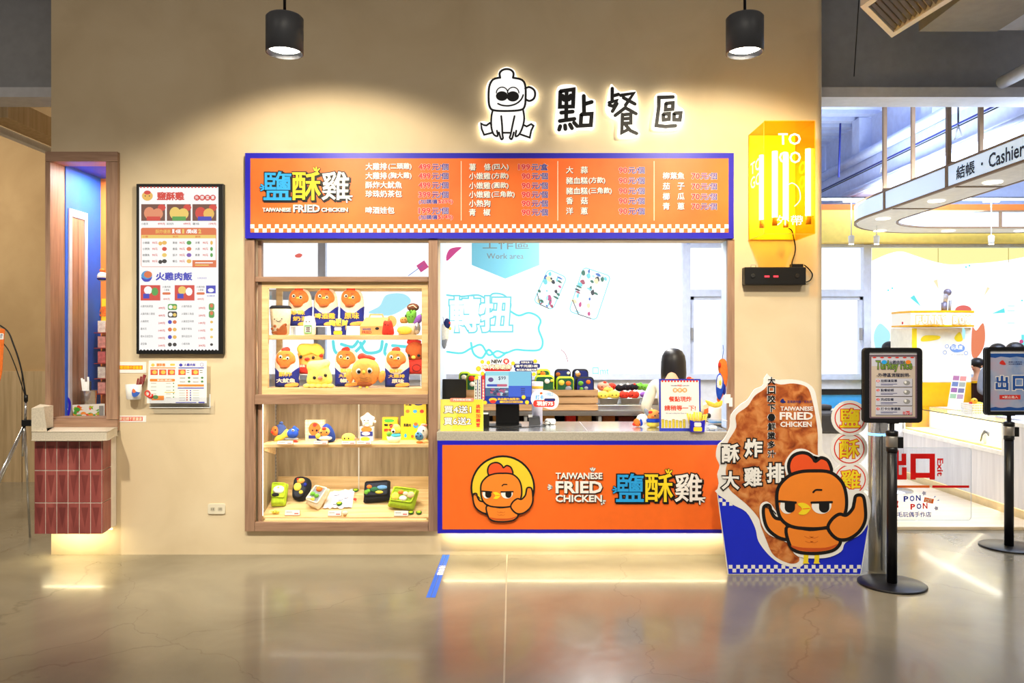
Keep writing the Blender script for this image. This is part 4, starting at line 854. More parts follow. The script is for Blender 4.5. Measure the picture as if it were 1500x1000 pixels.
T = Toy('imp_plush', 'small red pointed plush leaning on the brown carry box', 'plush toy', 568.5, 492, 6.18, None, at(568.5, 6.18, ZU)); T.puff('body', [(560, 491), (561, 478), (563, 471), (569, 472), (573, 471), (576, 480), (577, 491), (568, 492)], 6, fR); T.eyes([(565, 477), (569, 477.5)], 0.9, 5.8); T.ball('arm', 575, 485, 2.5, 4, 3, fR, 3)
# vegetable plushes in a tub
T = Toy('tub', 'small round tub of vegetable plushes beside the right case frame', 'tub', 597, 492, 6.28, None, at(597, 6.28, ZU)); T.part('tub_wall', lambda b, S: b.lathe((0, 0, 0), [(13*S.s, 0), (15.5*S.s, 17*S.s), (14.5*S.s, 17*S.s), (12*S.s, 2*S.s), (0.001, 2*S.s)], fC, 20, 1, 0.8)); T.ball('bun_front', 594, 485, 11, 6, 5, fY, 11); T.ball('silver_wrap', 612, 482, 5, 9, 5, mat('silver_film', (190, 190, 196), 0.25, 0.8), 9)
G_V = 'vegetable plushes in the tub'
T = Toy('mushroom_plush', 'brown mushroom plush on top of the vegetable pile', 'plush toy', 605, 470, 6.30, G_V); T.ball('cap', 605, 450, 9, 6, 7, fab('mushroom', (120, 72, 50))); T.ball('stem', 603, 459, 5, 6, 5, fK); T.part('seam', lambda b, S: b.stroke(S, [(600, 449), (606, 447), (611, 451)], 1, fC, 7.2*S.s)); 
T = Toy('pepper_plush', 'green pepper plush below the brown mushroom plush', 'plush toy', 602, 474, 6.25, G_V); T.puff('body', [(595, 458), (599, 455), (602, 459), (606, 454), (610, 457), (609, 468), (606, 474), (599, 474), (596, 467)], 5, fG); T.ball('stalk', 602.5, 456, 1.5, 2.5, 1.5, fG); T.eyes([(600, 464), (605, 464)], 0.8, 4.9)
T = Toy('eggplant_plush', 'purple eggplant plush beside the green pepper plush', 'plush toy', 612, 476, 6.25, G_V); T.puff('body', [(604, 474), (607, 467), (613, 461), (619, 460), (619, 468), (614, 474), (608, 477)], 4, fP); T.ball('leaf_cap', 618.5, 461, 2.5, 2.5, 3, fG)
T = Toy('taro_plush', 'tan round plush at the left of the vegetable pile', 'plush toy', 592, 476, 6.27, G_V); T.ball('body', 592, 469, 6.5, 5.5, 6, fTAN); T.eyes([(590, 468), (594, 468)], 0.8, 5.6); T.ball('topknot', 597, 463, 4, 3.5, 4, fK)
# lower floor of the glass case
T = Toy('crown_plush', 'tall yellow plush with ruffled top and red shirt behind the octopus plush', 'plush toy', 455, 551, 6.37, None, at(455, 6.37, ZB+0.101)); T.puff('body', [(438, 550), (436, 528), (438, 520), (470, 518), (473, 530), (472, 550), (455, 551)], 7, fAP); T.puff('ruffled_top', [(435, 514), (439, 508), (446, 506.5), (456, 507), (466, 507), (473, 513), (475, 520), (470, 527), (460, 522), (450, 526), (440, 527), (437, 521)], 8.5, fY, 0.5)
T.part('red_shirt', lambda b, S: (b.puff(S, sp([(438, 536), (472, 536), (472, 550), (438, 550)], 3), 7.6, fR, 0, flat=0.5), b.text(S, '魷魚', 441, 537, 449, 541, fC, 7.8*S.s, 0.03))); T.eyes([(443, 526), (461, 527)], 2.4, 8.6); T.ball('beak', 452, 529, 4, 2, 3, fR, 8.2); T.ball('cheek', 471, 524, 3.5, 2.5, 2.5, fR, 4)
T = Toy('octopus_plush', 'pale yellow octopus plush with pink nose on the case floor', 'plush toy', 467, 568, 6.22, None, at(467, 6.22, ZB)); T.puff('body', [(450, 562), (451, 546), (449, 538), (452, 531), (459, 529), (472, 528), (480, 527), (484, 532), (482, 539), (486, 550), (485, 562), (468, 566)], 11, fab('butter', (254, 236, 130)), p=2.0); 
for x in (451, 459, 468, 477, 485): T.ball('tentacle', x, 565.5, 5.5, 3.2, 6, fab('butter', (0, 0, 0)), 5)
T.eyes([(463, 553.5), (479, 550)], 2.5, 9.5, ); T.ball('nose', 471.5, 553.5, 3.6, 2.8, 2.5, fPINK, 10.6)
T = Toy('chick_plush', 'round orange chick plush with red comb and raised wings', 'plush toy', 537, 569, 6.20, None, at(537, 6.2, ZB)); T.ball('body', 536, 546, 21, 21.5, 16, fAP); 
T.puff('comb', [(525, 527), (525, 521), (531, 518.5), (537, 521), (543, 522), (550, 526), (547, 530), (536, 530)], 5, fR, 1)
for sx in (-1, 1): T.puff('wing', [(536+sx*18, 556), (536+sx*20, 548), (536+sx*24, 544), (536+sx*28.5, 546), (536+sx*28, 556), (536+sx*22, 562)], 5, fAP, 2)
T.eyes([(528.3, 545), (543.5, 544)], 3.2, 14.4, True); T.ball('beak', 535.7, 546, 2.4, 2.8, 2.5, fY, 15.6); T.part('belly_seam', lambda b, S: [b.stroke(S, [(530, y), (535, y+1), (541, y-0.5)], 0.7, fB, 15.5*S.s) for y in (554, 557.5, 561)]); T.ball('brown_base', 535, 563.5, 11, 4.5, 9, fB, 5)
for x in (530, 540): T.ball('foot', x, 568, 2.5, 1.4, 2.5, fY, 12)
T = Toy('brown_chick_plush', 'brown chick plush in a red shirt at the right edge of the case', 'plush toy', 609, 552, 6.36, None, at(609, 6.36, ZB+0.101)); T.ball('head', 608, 519, 14.5, 15, 11, fab('rust', (196, 96, 44))); T.puff('body', [(595, 532), (620, 530), (621, 551), (608, 552), (595, 551)], 8, fR); T.puff('comb', [(597, 508), (598, 501), (605, 499.5), (612, 502), (617, 504), (614, 510)], 4, fR); T.eyes([(599.5, 525), (614.5, 525)], 2.2, 10); T.ball('beak', 607, 527.5, 3, 2.5, 2.5, fY, 10); T.part('shirt_print', lambda b, S: b.stroke(S, ell(611, 543, 6, 5, 14), 0.8, INK, 8.3*S.s, True))

# ---- lower cabinet, shelf
def shelfY(py): return (H-ZS)*F/(py-500)
TAGM = mat('white_tag_card', (250, 248, 242), 0.5); KRAFT = mat('wood_tag_block', (206, 160, 100), 0.6)
tags = []
def price_tag(x0, x1, y1, Y, lab, z=None, h=6.0, tilt=0.0):
    T = Toy('price_tag', lab, 'price tag', (x0+x1)/2, y1, Y, 'price tags in the lower cabinet', None if z is None else at((x0+x1)/2, Y, z), rx=-0.25+tilt)
    T.part('block', lambda b, S: b.poly(S, rect(x0, y1-h, x1, y1), KRAFT, 0, 0.014)); T.part('card', lambda b, S: (b.poly(S, rect(x0+0.2, y1-h-0.3, x1-0.2, y1-1.0), TAGM, 0.0015, 0.001), b.poly(S, rect(x0+2, y1-h*0.72, x0+(x1-x0)*0.5, y1-h*0.6), GREY, 0.002), b.poly(S, rect(x1-8, y1-h*0.5, x1-2, y1-h*0.32), RED, 0.002)))
for x0, x1, lab in ((406, 429, 'white price tag before the blue fish and bird plushes'), (459, 480, 'white price tag before the navy egg plush'), (500, 521, 'white price tag before the yellow bean plush'), (522, 544, 'white price tag before the white flower plush')): price_tag(x0, x1, 651.3, shelfY(651.3), lab, ZS, 5.5)
BXC = mat('clear_box_print', (226, 206, 160), 0.4)
T = Toy('bird_plush', 'orange and blue bird plush with cream tail at the left of the shelf', 'plush toy', 408, 648, 6.33, None, at(408, 6.33, ZS)); T.ball('body', 411, 633, 9, 10, 7, fab('slate', (70, 90, 150))); T.ball('face', 404.5, 633, 6, 7, 6, fO, 3.5); T.ball('beak', 401.5, 634, 2.5, 2, 2, fR, 8); T.puff('tail', [(403, 648), (405, 641), (414, 636), (421, 630), (424, 635), (416, 645)], 3, fY, 3); T.eyes([(406, 631)], 1.3, 9); T.ball('crest', 412, 622, 3, 2.5, 2.5, fab('slate', (0, 0, 0)))
T = Toy('fish_plush', 'bright blue fish plush with red tail resting on a grey plate shape', 'plush toy', 428, 648, 6.25, None, at(428, 6.25, ZS)); T.ball('body', 429, 635, 8.5, 7, 7, fLB, 1); T.puff('fin', [(428, 629), (431, 624), (434, 626), (438, 630), (434, 634)], 2, fLB); T.ball('plate', 427, 643, 10.5, 2.2, 6, fGR); T.ball('tail', 433, 647, 4, 2.2, 3, fR, 2); T.eyes([(431, 630)], 1.4, 7, True); T.ball('yellow_fin', 420.5, 636, 3, 5, 3, fY)
T = Toy('gift_box', 'tan window gift box holding an orange chick plush', 'box', 461, 648, 6.34, None, at(461, 6.34, ZS)); T.part('carton', lambda b, S: b.poly(S, rect(447, 618, 475, 648), BXC, 0, 0.06)); T.part('grid_print', lambda b, S: [b.stroke(S, q, 0.4, WHITE, 0.0008) for q in [[(447, y), (475, y)] for y in (622, 627, 632, 637, 642)]+[[(x, 618), (x, 648)] for x in (449, 454, 471)]], ); T.part('chick_picture', lambda b, S: (b.poly(S, ell(461, 631, 9, 10), fO, 0.002), b.poly(S, sp([(458, 625), (461, 622), (465, 624), (461, 628)], 3), RED, 0.0025), b.poly(S, ell(458, 633, 1.3), INK, 0.0026), b.poly(S, ell(464, 633, 1.6), INK, 0.0026), b.poly(S, rect(452, 640, 472, 645), NAVY, 0.0025)))
T = Toy('egg_plush', 'navy hooded egg plush with chick face hugging a white pillow', 'plush toy', 478, 648, 6.24, None, at(478, 6.24, ZS)); T.puff('navy_hood', [(465, 646), (464, 638), (470, 628), (478, 620.5), (486, 626), (491, 637), (490, 646), (478, 648)], 9, fab('hood', (38, 60, 130))); T.ball('face', 477, 632, 8, 7, 5, fAP, 6.5); T.ball('comb', 477, 627, 3.5, 2.2, 2.5, fR, 9.5); T.ball('white_pillow', 478, 641, 10, 3.5, 5, fW, 7); T.ball('chick_baby', 468, 638, 4, 4, 3, fY, 8); T.eyes([(473, 632.5), (481, 632)], 1.2, 11)
T = Toy('bean_plush', 'small yellow bean plush with two black eyes', 'plush toy', 510.5, 648, 6.26, None, at(510.5, 6.26, ZS)); T.ball('body', 510.5, 642, 10, 7, 7, fY); T.eyes([(506, 642), (512, 642)], 1.2, 6.6); T.ball('arm', 520, 643, 2.2, 2.6, 2.5, fPINK); T.part('wire_rack', lambda b, S: [b.tube([S.p(515+i*3, 633, -0.05), S.p(515+i*3, 640, -0.05)], 0.001, CHROME, 5) for i in range(4)])
T = Toy('gift_box', 'clear gift box with orange chick under the white flower plush', 'box', 537, 648, 6.32, None, at(537, 6.32, ZS)); T.part('carton', lambda b, S: b.poly(S, rect(527, 627, 547, 648), mat('clear_box_white', (216, 214, 214), 0.3), 0, 0.05)); T.part('chick_picture', lambda b, S: (b.poly(S, ell(537, 631, 8, 4.5), fO, 0.0015), b.poly(S, rect(528, 634, 546, 641), NAVY, 0.0016), b.poly(S, ell(535, 645, 7, 3), YELLOW, 0.0018), b.poly(S, ell(536, 637, 6, 2.5), PAPER, 0.002)))
T = Toy('flower_plush', 'white flower shaped plush standing on a clear gift box', 'plush toy', 538.5, 627, 6.33, None, at(538.5, 6.33, ZS+(648-627)*6.32/F+0.001)); T.puff('petals', [(538.5+r_*cos(a), 617.5+r_*sin(a)) for a, r_ in [(i*pi/5-pi/2, 11 if i % 2 == 0 else 8.6) for i in range(10)]], 5, fW); T.ball('face', 538, 618, 5.5, 5, 3, fC, 3.2); T.eyes([(535, 617.5), (540, 617.5)], 1, 5.8); T.ball('cheek', 549, 620, 2, 2, 2, fW); T.ball('base', 538.5, 625.5, 5, 2, 4, fW)
PBX = mat('yellow_box_card', (248, 214, 36), 0.45, var=0.02)
def ybox(lab, x0, x1, y0, y1, Y, z, pr):
    T = Toy('yellow_gift_box', lab, 'box', (x0+x1)/2, y1, Y, 'yellow gift boxes on the shelf', at((x0+x1)/2, Y, z)); T.part('carton', lambda b, S: b.poly(S, rect(x0, y0, x1, y1), PBX, 0, 0.07)); T.part('front_print', lambda b, S: pr(b, S))
ybox('tall narrow yellow gift box with green and red print', 560, 582, 615, 648, 6.38, ZS, lambda b, S: (b.poly(S, sp([(563, 618), (570, 617), (578, 619), (574, 622), (565, 622)], 3), GREEN, 0.001), b.text(S, '驚喜', 562, 624, 576, 628, INK, 0.001, 0.03), b.text(S, '雞飯', 562, 631, 576, 636, RED, 0.001, 0.03)))
ybox('large yellow gift box behind the blue and white chick', 587, 624, 614, 648, 6.40, ZS, lambda b, S: (b.text(S, '黑雞肉', 591, 624, 602, 629, INK, 0.001, 0.04), b.poly(S, ell(609, 627, 4, 4), SKY, 0.001), b.poly(S, ell(609, 625, 3, 2.5), ORANGE, 0.0015), b.poly(S, ell(594, 642, 2, 3), SKY, 0.001), b.poly(S, ell(604, 643, 2, 2.4), ORANGE, 0.001)))
ybox('small yellow gift box stacked on the large yellow one', 592, 624, 593, 613.5, 6.40, ZS+34*6.4/F+0.001, lambda b, S: (b.text(S, '火雞', 594, 594, 603, 598, INK, 0.001, 0.04), b.poly(S, ell(613, 595.5, 6, 2), NAVY, 0.001), [b.poly(S, ell(x, 606, 3, 2.6), m, 0.001) for x, m in ((597, ORANGE), (608, SKY), (618, RED))]))
T = Toy('basket_plush', 'chick plush with blue scarf sitting in a cream basket', 'plush toy', 577, 650, 6.22, None, at(577, 6.22, ZS)); T.part('basket', lambda b, S: b.lathe((0, 0, 0), [(8*S.s, 0), (11*S.s, 9*S.s), (10*S.s, 9*S.s), (7.5*S.s, 2*S.s), (0.001, 2*S.s)], fC, 18, 1, 0.8)); T.ball('head', 580, 630, 7, 7.5, 6, fY); T.puff('comb', [(571, 628), (573, 624), (578, 624), (578, 629)], 2.5, fR, 1); T.ball('scarf', 580, 639, 7.5, 3, 6, fCY); T.ball('greens', 570, 637, 4, 4, 4, fG, 1); T.ball('eye_patch', 577, 632.5, 3, 3.5, 1.5, fW, 5); T.eyes([(577, 633)], 1.8, 6.6)
T = Toy('sailor_chick_plush', 'white chick plush with blue bib at the right end of the shelf', 'plush toy', 618, 652, 6.2, None, at(618, 6.2, ZS)); T.ball('body', 619, 637, 8, 11, 7, fW); T.ball('bib', 615, 641, 7, 7, 5, fab('teal', (90, 150, 190)), 3.5); T.ball('comb', 621, 626, 5, 2.5, 3, fPINK); T.eyes([(613, 637), (621, 633)], 1.3, 7.8); T.part('bib_dots', lambda b, S: [b.sball(S, x, y, 1.4, 1.4, 0.8, NAVY, 8.2*S.s, n=8, k=5) for x, y in ((611, 641), (617, 640.5))]); T.ball('foot', 615, 650.5, 5, 2, 4, fO, 4)

# ---- tilted floor goods
def slY(py): return 3.424/((py-500)/F+0.33333)
def slope_toy(name, lab, cat, cx, cy, grp=None, rx=-0.42): Y = slY(cy)-0.02; T = Toy(name, lab, cat, cx, cy, Y, grp, (X0(cx, Y), Y, 0.276+0.3333*(Y-6.15)+0.006), rx); return T
def bento_box(lab, outer, rim, m, inner, items, cx, cy, d=9):
    T = slope_toy('bento_box', lab, 'lunch box', cx, cy, 'plush lunch boxes on the tilted floor')
    T.part('case', lambda b, S: b.puff(S, outer, d, m, 0.0, flat=0.75)); T.part('lining', lambda b, S: b.poly(S, rim, inner, (d+0.6)*S.s, 0.5*S.s)); T.part('rim', lambda b, S: b.tube([S.p(x, y, (d+0.8)*S.s) for x, y in rim], 1.3*S.s, m, 6, closed=True))
    for nm, x, y, rx, ry, mm in items: T.ball(nm, x, y, rx, ry, 3.0, mm, d+0.8, n=10, k=7)
    return T
def quad(*p): 
    c = (sum(x for x, _ in p)/4, sum(y for _, y in p)/4); out = []
    for i in range(4):
        a, q, e = p[i-1], p[i], p[(i+1) % 4]
        for tt in (0.16, 0.06): out.append((q[0]+(a[0]-q[0])*tt, q[1]+(a[1]-q[1])*tt))
        for tt in (0.06, 0.16): out.append((q[0]+(e[0]-q[0])*tt, q[1]+(e[1]-q[1])*tt))
    return out
bento_box('lime box with fried egg plush, leftmost on the tilted floor', quad((396, 706), (419, 707), (418, 740), (397, 741)), quad((398, 708), (417, 709), (417, 729), (399, 728)), fLIME, fLIME, [('egg_white', 408, 718, 9, 6, fW), ('egg_yolk', 408, 716, 4, 3, fY), ('seaweed', 404, 726, 6, 3, fK)], 407, 741)
T = bento_box('black oval box with chick and star plushes', sp([(430, 700), (442, 697), (452, 702), (454, 714), (448, 730), (438, 733), (428, 727), (427, 712)], 4), sp([(432, 702), (442, 700), (449, 704), (450, 714), (445, 726), (437, 729), (431, 724), (431, 712)], 3), fK, fab('charcoal', (50, 54, 66)), [('chick', 440, 705, 6, 4, fAP), ('comb', 436, 703, 2.5, 2, fR), ('star_plush', 436, 714, 6, 6, fY), ('small_star', 442, 722, 3, 3, fY), ('fish', 447, 711, 3, 3, fN)], 441, 733)
bento_box('cream box with cucumber plushes beside the paper napkin', quad((460, 710), (481, 715), (467, 746), (446, 736)), quad((461, 712), (478, 716), (466, 738), (449, 732)), fC, fGR, [('sausage', 467, 717, 5, 4, fO), ('cucumber', 458, 724, 4, 3, fG), ('cucumber', 464, 727, 3.5, 3, fG), ('rice', 453, 730, 4, 2.5, fW), ('corn', 459, 732, 3, 2.5, fY)], 462, 746)
bento_box('black square box with blue fish and cucumber plushes', quad((533, 704), (570, 702), (571, 732), (532, 736)), quad((535, 707), (568, 705), (568, 725), (535, 727)), fK, fab('charcoal', (0, 0, 0)), [('sausage', 541, 714, 4, 3, fO), ('cucumber', 537, 722, 3.5, 3.5, fG), ('lettuce', 549, 718, 7, 4, fab('dark_green', (50, 100, 70))), ('fish', 560, 715, 8, 3.5, fab('light_blue', (110, 160, 220))), ('corn', 556, 722, 6, 2.5, fY), ('cucumber', 540, 720, 3, 3, fG)], 551, 736)
bento_box('lime open bag with cheese and bread plushes', quad((574, 712), (613, 716), (606, 747), (567, 741)), quad((577, 714), (610, 718), (603, 737), (572, 733)), fLIME, fab('lime_dark', (140, 170, 44)), [('cheese', 579, 728, 6, 6, fY), ('sausage', 587, 722, 4, 3, fO), ('rice', 591, 731, 6, 4, fW), ('bread', 602, 726, 6, 5, fab('bread', (236, 196, 150))), ('noodles', 594, 724, 4, 3, fC)], 590, 747, 10)
# napkin
def crumple(x0, y0, x1, y1, nx=12, ny=8):
    b = MB(); vs_ = []; rnd = random.Random(4); Sx = lambda px, py: (X0(px, slY(py)), slY(py), 0.276+0.3333*(slY(py)-6.15))
    for j in range(ny+1):
        for i in range(nx+1):
            u, v = i/nx, j/ny; px = x0+(x1-x0)*u-8*v+6*(u-0.5)*v; py = y0+(y1-y0)*v-4*u*(1-v)+rnd.uniform(-1, 1); p = Sx(px, py); vs_.append((p[0], p[1], p[2]+0.008+0.012*rnd.random()))
    b.add(vs_, [(j*(nx+1)+i, j*(nx+1)+i+1, (j+1)*(nx+1)+i+1, (j+1)*(nx+1)+i) for j in range(ny) for i in range(nx)], mat('napkin_paper', (226, 230, 236), 0.8)); return b
o = crumple(484, 722, 520, 746).build('paper_napkin'); tag(o, 'crumpled white printed paper napkin between the cream and black boxes', 'napkin')
b = MB()
for (x, y, w) in ((494, 727, 8), (500, 734, 7), (508, 731, 6), (492, 740, 7)): Y = slY(y)-0.012; b.poly(SY(Y), rot2(rect(x-w/2, y-2.6, x+w/2, y-1.8), -0.2, (x, y)), NAVY, 0.014)
b.build('script_print', o)
b = MB(); b.sball(SY(slY(733)-0.03), 520, 731, 2.5, 2, 2, RED); b.build('red_knot', o)
for i, (x, y, lab) in enumerate(((497, 740, 'cucumber slice plush lying on the paper napkin'), (521, 718, 'cucumber slice plush behind the paper napkin'), (602, 750.5, 'cucumber slice plush touching the price tag by the lime bag'), (613.5, 750.5, 'cucumber slice plush at the far end of the tilted floor'))):
    T = slope_toy('cucumber_slice', lab, 'plush toy', x, y, 'cucumber slice plushes', rx=0.32)
    T.t.location.z += 0.016 if i == 0 else 0.001
    T.part('rind', lambda b, S: b.lathe((0, 0, 0), [(3.6*S.s, 0), (4.4*S.s, 1*S.s), (4.2*S.s, 2*S.s), (0.001, 2.1*S.s)], fab('rind', (50, 104, 40)), 16)); T.part('flesh', lambda b, S: b.lathe((0, 0, 2.15*S.s), [(3.3*S.s, 0), (3*S.s, 0.35*S.s), (0.001, 0.4*S.s)], fLIME, 14))
T = slope_toy('star_plush', 'tiny yellow star plush near the left front of the tilted floor', 'plush toy', 403.5, 751, None, 0.0); T.puff('body', [(403.5+r_*cos(a)*1.1, 748.5+r_*sin(a)*0.45) for a, r_ in [(i*pi/5-pi/2, 7.5 if i % 2 == 0 else 4.5) for i in range(10)]], 2.5, fY, n=3); T.eyes([(401, 748), (405, 748)], 0.7, 2.4)
for x0, x1, y1, lab in ((417, 439, 755, 'white price tag by the star plush on the tilted floor'), (480, 500, 756, 'white price tag before the napkin'), (577, 598, 756, 'white price tag before the lime open bag')):
    Y = slY(y1)-0.01; price_tag(x0, x1, y1, Y, lab, 0.276+0.3333*(Y-6.15)+0.004, 8)
T = slope_toy('mushroom_plush', 'tiny cream mushroom plush beside the napkin price tag', 'plush toy', 505.5, 755, None, 0.0); T.ball('cap', 505.5, 750, 4.5, 3, 3, fC); T.ball('stem', 505, 753.5, 2.5, 2, 2, fTAN)
# ================================================================ people (skinned figures)
def skin_mesh(name, chains, m, parent, levels=2, loc=(0, 0, 0)):
    """chains: lists of (x, y, z, radius); a chain that starts at an existing point branches from it"""
    vs_, rs, es, idx = [], [], [], {}
    for chn in chains:
        prev = None
        for x, y, z, r_ in chn:
            k = (round(x, 4), round(y, 4), round(z, 4))
            if k not in idx: idx[k] = len(vs_); vs_.append((x, y, z)); rs.append(r_)
            if prev is not None and prev != idx[k]: es.append((prev, idx[k]))
            prev = idx[k]
    me = bpy.data.meshes.new(name); me.from_pydata(vs_, es, []); me.materials.append(m)
    o = bpy.data.objects.new(name, me); COL.objects.link(o); o.parent = parent; o.location = loc
    sk = o.modifiers.new('skin', 'SKIN'); sk.use_smooth_shade = True; sk.branch_smoothing = 0.4
    if not me.skin_vertices: me.skin_vertices.new()
    for i, d in enumerate(me.skin_vertices[0].data): d.radius = (rs[i], rs[i]); d.use_root = (i == 0)
    s = o.modifiers.new('soft', 'SUBSURF'); s.levels = levels; s.render_levels = levels
    return o
SKIN = mat('skin_tone', (226, 170, 138), 0.55, var=0.03); HAIR = mat('black_hair', (22, 20, 24), 0.4, var=0.15, scale=40, stretch=(1, 1, 0.1)); LIPS = mat('lip_tone', (190, 100, 92), 0.5, var=0)
def person(label, x, y, h, face, shirt, pants, pose='down', lean=0.0, hair='short', group=None, lookdown=0.0, sleeve=0.55):
    """a standing figure of height h whose face points along angle `face` (0 = toward the viewer)"""
    t = thing('person', label, 'person', (x, y, 0), group, face); k = h/1.66
    def J(a, b_, c, r_): return (a*k, (b_-lean*max(0, c-0.9)/0.6)*k, c*k, r_*k)
    pel = J(0, 0, 0.90, 0.115); wa = J(0, 0, 1.03, 0.105); chs = J(0, 0.005, 1.22, 0.115); nb = J(0, 0.01, 1.36, 0.062); nk = J(0, 0, 1.43, 0.048)
    dn = lookdown; hc = J(0, -0.02-dn, 1.52, 0.078); ht = J(0, -0.015-dn, 1.60, 0.066); ck = J(0, -0.04-dn, 1.475, 0.052)
    ch = [[pel, wa, chs, nb, nk, ck, hc, ht]]; arms = []; legs = []
    for sx in (-1, 1):
        sh = J(sx*0.165, 0.01, 1.32, 0.052)
        el, wr = {'down': ((sx*0.235, 0.02, 1.06), (sx*0.23, -0.07, 0.83)), 'work': ((sx*0.255, -0.02, 1.07), (sx*0.20, -0.24, 1.00)), 'front': ((sx*0.24, 0.0, 1.05), (sx*0.10, -0.22, 1.02))}[pose]
        el = J(*el, 0.042); wr = J(*wr, 0.027)
        d = Vector(wr[:3])-Vector(el[:3]); d.normalize(); pm = Vector(wr[:3])+d*0.055*k; palm = (*pm, 0.030*k)
        ch.append([chs, sh, el, wr, palm]); arms.append([chs, sh, el, tuple(Vector(el[:3]).lerp(Vector(wr[:3]), sleeve))+(0.034*k,)])
        side = d.cross(Vector((0, 0, 1)));  side = Vector((1, 0, 0)) if side.length < 0.3 else side.normalized(); cur = Vector((0, 0, -1)) if abs(d.z) < 0.8 else Vector((0, -1, 0))
        for j, L in enumerate((0.068, 0.076, 0.072, 0.058)):
            b0 = pm+side*(j-1.5)*0.019*k+d*0.03*k; b1 = b0+d*L*0.5*k+cur*0.006*k; b2 = b1+d*L*0.4*k+cur*0.022*k
            ch.append([palm, (*b0, 0.0095*k), (*b1, 0.0085*k), (*b2, 0.0075*k)])
        th = pm-side*sx*0.03*k; ch.append([palm, (*th, 0.011*k), (*(th-side*sx*0.018*k+d*0.032*k), 0.0085*k)])
        hip = J(sx*0.085, 0, 0.84, 0.085); kn = J(sx*0.095, -0.015, 0.47, 0.056); an = J(sx*0.095, 0.02, 0.09, 0.037); he = J(sx*0.095, 0.0, 0.04, 0.035); toe = J(sx*0.105, -0.13, 0.03, 0.03)
        ch.append([pel, hip, kn, an, he, toe]); legs.append([pel, hip, kn, an])
    skin_mesh('body', ch, SKIN, t)
    g = lambda q, e: q[:3]+(q[3]+e*k,)
    skin_mesh('shirt', [[g(J(0, 0, 0.86, 0.12), 0.012), g(wa, 0.016), g(chs, 0.014), g(J(0, 0.01, 1.345, 0.06), 0.012)]]+[[g(chs, 0.014)]+[g(q, 0.012) for q in a[1:]] for a in arms], shirt, t)
    skin_mesh('trousers', [[g(pel, 0.008)]+[g(q, 0.010) for q in l_[1:]] for l_ in legs], pants, t)
    for sx in (-1, 1):
        p = J(sx*0.10, -0.06, 0.035, 0); b = MB(); b.ball(p[:3], (0.045*k, 0.115*k, 0.038*k), BLACK, 12, 7); b.build('shoe', t, local=True)
    H_ = Vector(hc[:3])
    b = MB(); b.ball(H_+Vector((0, -0.082, -0.012))*k, (0.012*k, 0.018*k, 0.018*k), SKIN, 10, 7); b.build('nose', t, local=True)
    for sx in (-1, 1):
        b = MB(); b.ball(H_+Vector((sx*0.030, -0.071, 0.012))*k, (0.011*k, 0.007*k, 0.0065*k), EYE, 8, 6); b.build('eye', t, local=True)
        b = MB(); b.ball(H_+Vector((sx*0.079, 0.012, 0.0))*k, (0.010*k, 0.018*k, 0.028*k), SKIN, 8, 6); b.build('ear', t, local=True)
    b = MB(); b.ball(H_+Vector((0, -0.067, -0.052))*k, (0.022*k, 0.010*k, 0.006*k), LIPS, 8, 6); b.build('mouth', t, local=True)
    b = MB(); b.ball(H_+Vector((0, 0.014, 0.035))*k, (0.097*k, 0.100*k, 0.085*k), HAIR, 20, 12)
    if hair == 'bob':
        b = MB(); b.lathe(H_+Vector((0, 0.022, 0))*k, [(q*k, z*k) for q, z in ((0.112, -0.225), (0.122, -0.11), (0.118, 0.0), (0.108, 0.055), (0.082, 0.10), (0.044, 0.122), (0.001, 0.128))], HAIR, 22, 1, 0.92)
        for i, v in enumerate(b.v):                                   # opened over the face
            q = Vector(v)-H_
            if q.y < -0.045*k and q.z < 0.045*k: b.v[i] = (v[0], H_.y-0.02*k, v[2])
    b.build('hair', t, local=True)
    return t

# ================================================================ service opening
def trans(name, rgb):
    if name in _M: return _M[name]
    m = mat(name, rgb, 0.6, var=0); nt = m.node_tree; tr = nt.nodes.new('ShaderNodeBsdfTranslucent'); mx = nt.nodes.new('ShaderNodeMixShader'); mx.inputs[0].default_value = 0.6
    tr.inputs['Color'].default_value = (*lin(rgb), 1); o = [n for n in nt.nodes if n.type == 'OUTPUT_MATERIAL'][0]
    nt.links.new(nt.nodes['Principled BSDF'].outputs[0], mx.inputs[1]); nt.links.new(tr.outputs[0], mx.inputs[2]); nt.links.new(mx.outputs[0], o.inputs[0])
    return m
PALEB = mat('pale_blue_white_paint', (206, 224, 250), 0.6)
xl, xr = X0(642), X0(1066)
struct(MB().box(xl-0.03, xl+0.002, W+TH, 6.78, 0.96, 2.5, PALEB).build('trim_partition'), 'pale partition between the cabinet and service opening')
struct(MB().box(xr-0.006, xr-0.0005, W+0.001, W+TH, 0.975, Z0(352), PALEB).build('trim_reveal'), 'pale lining of the service opening')
struct(MB().pbox(1066, 1076, 350.5, 640, YF, 0.038, WOOD).build('trim_opening_post'), 'brown oak post beside the service opening')
ZT = 0.969
STONE = mat('grey_speckled_stone', (176, 170, 158), 0.5, var=0.2, scale=180); 
t = thing('counter_worktop', 'stainless service counter with grey stone front edge', 'worktop', (0.55, 6.3, 0.90))
b = MB(); b.box(X0(640, YC), X0(1075, YC), YC, W-0.001, 0.902, ZT-0.004, STONE); b.box(xl+0.004, xr-0.008, W-0.001, 6.69, 0.902, ZT-0.004, STONE); b.build('stone_slab', t)
b = MB(); b.box(xl+0.02, xr-0.02, YC+0.03, 6.69, ZT-0.0035, ZT, STEEL); b.build('steel_top', t); b = MB(); b.box(X0(860, 5.97), X0(861, 5.97), YC+0.03, 6.68, ZT, ZT+0.0008, GREY); b.build('sheet_seam', t)
def cY(py): return (H-ZT)*F/(py-500)         # distance of a point on the worktop seen at that row
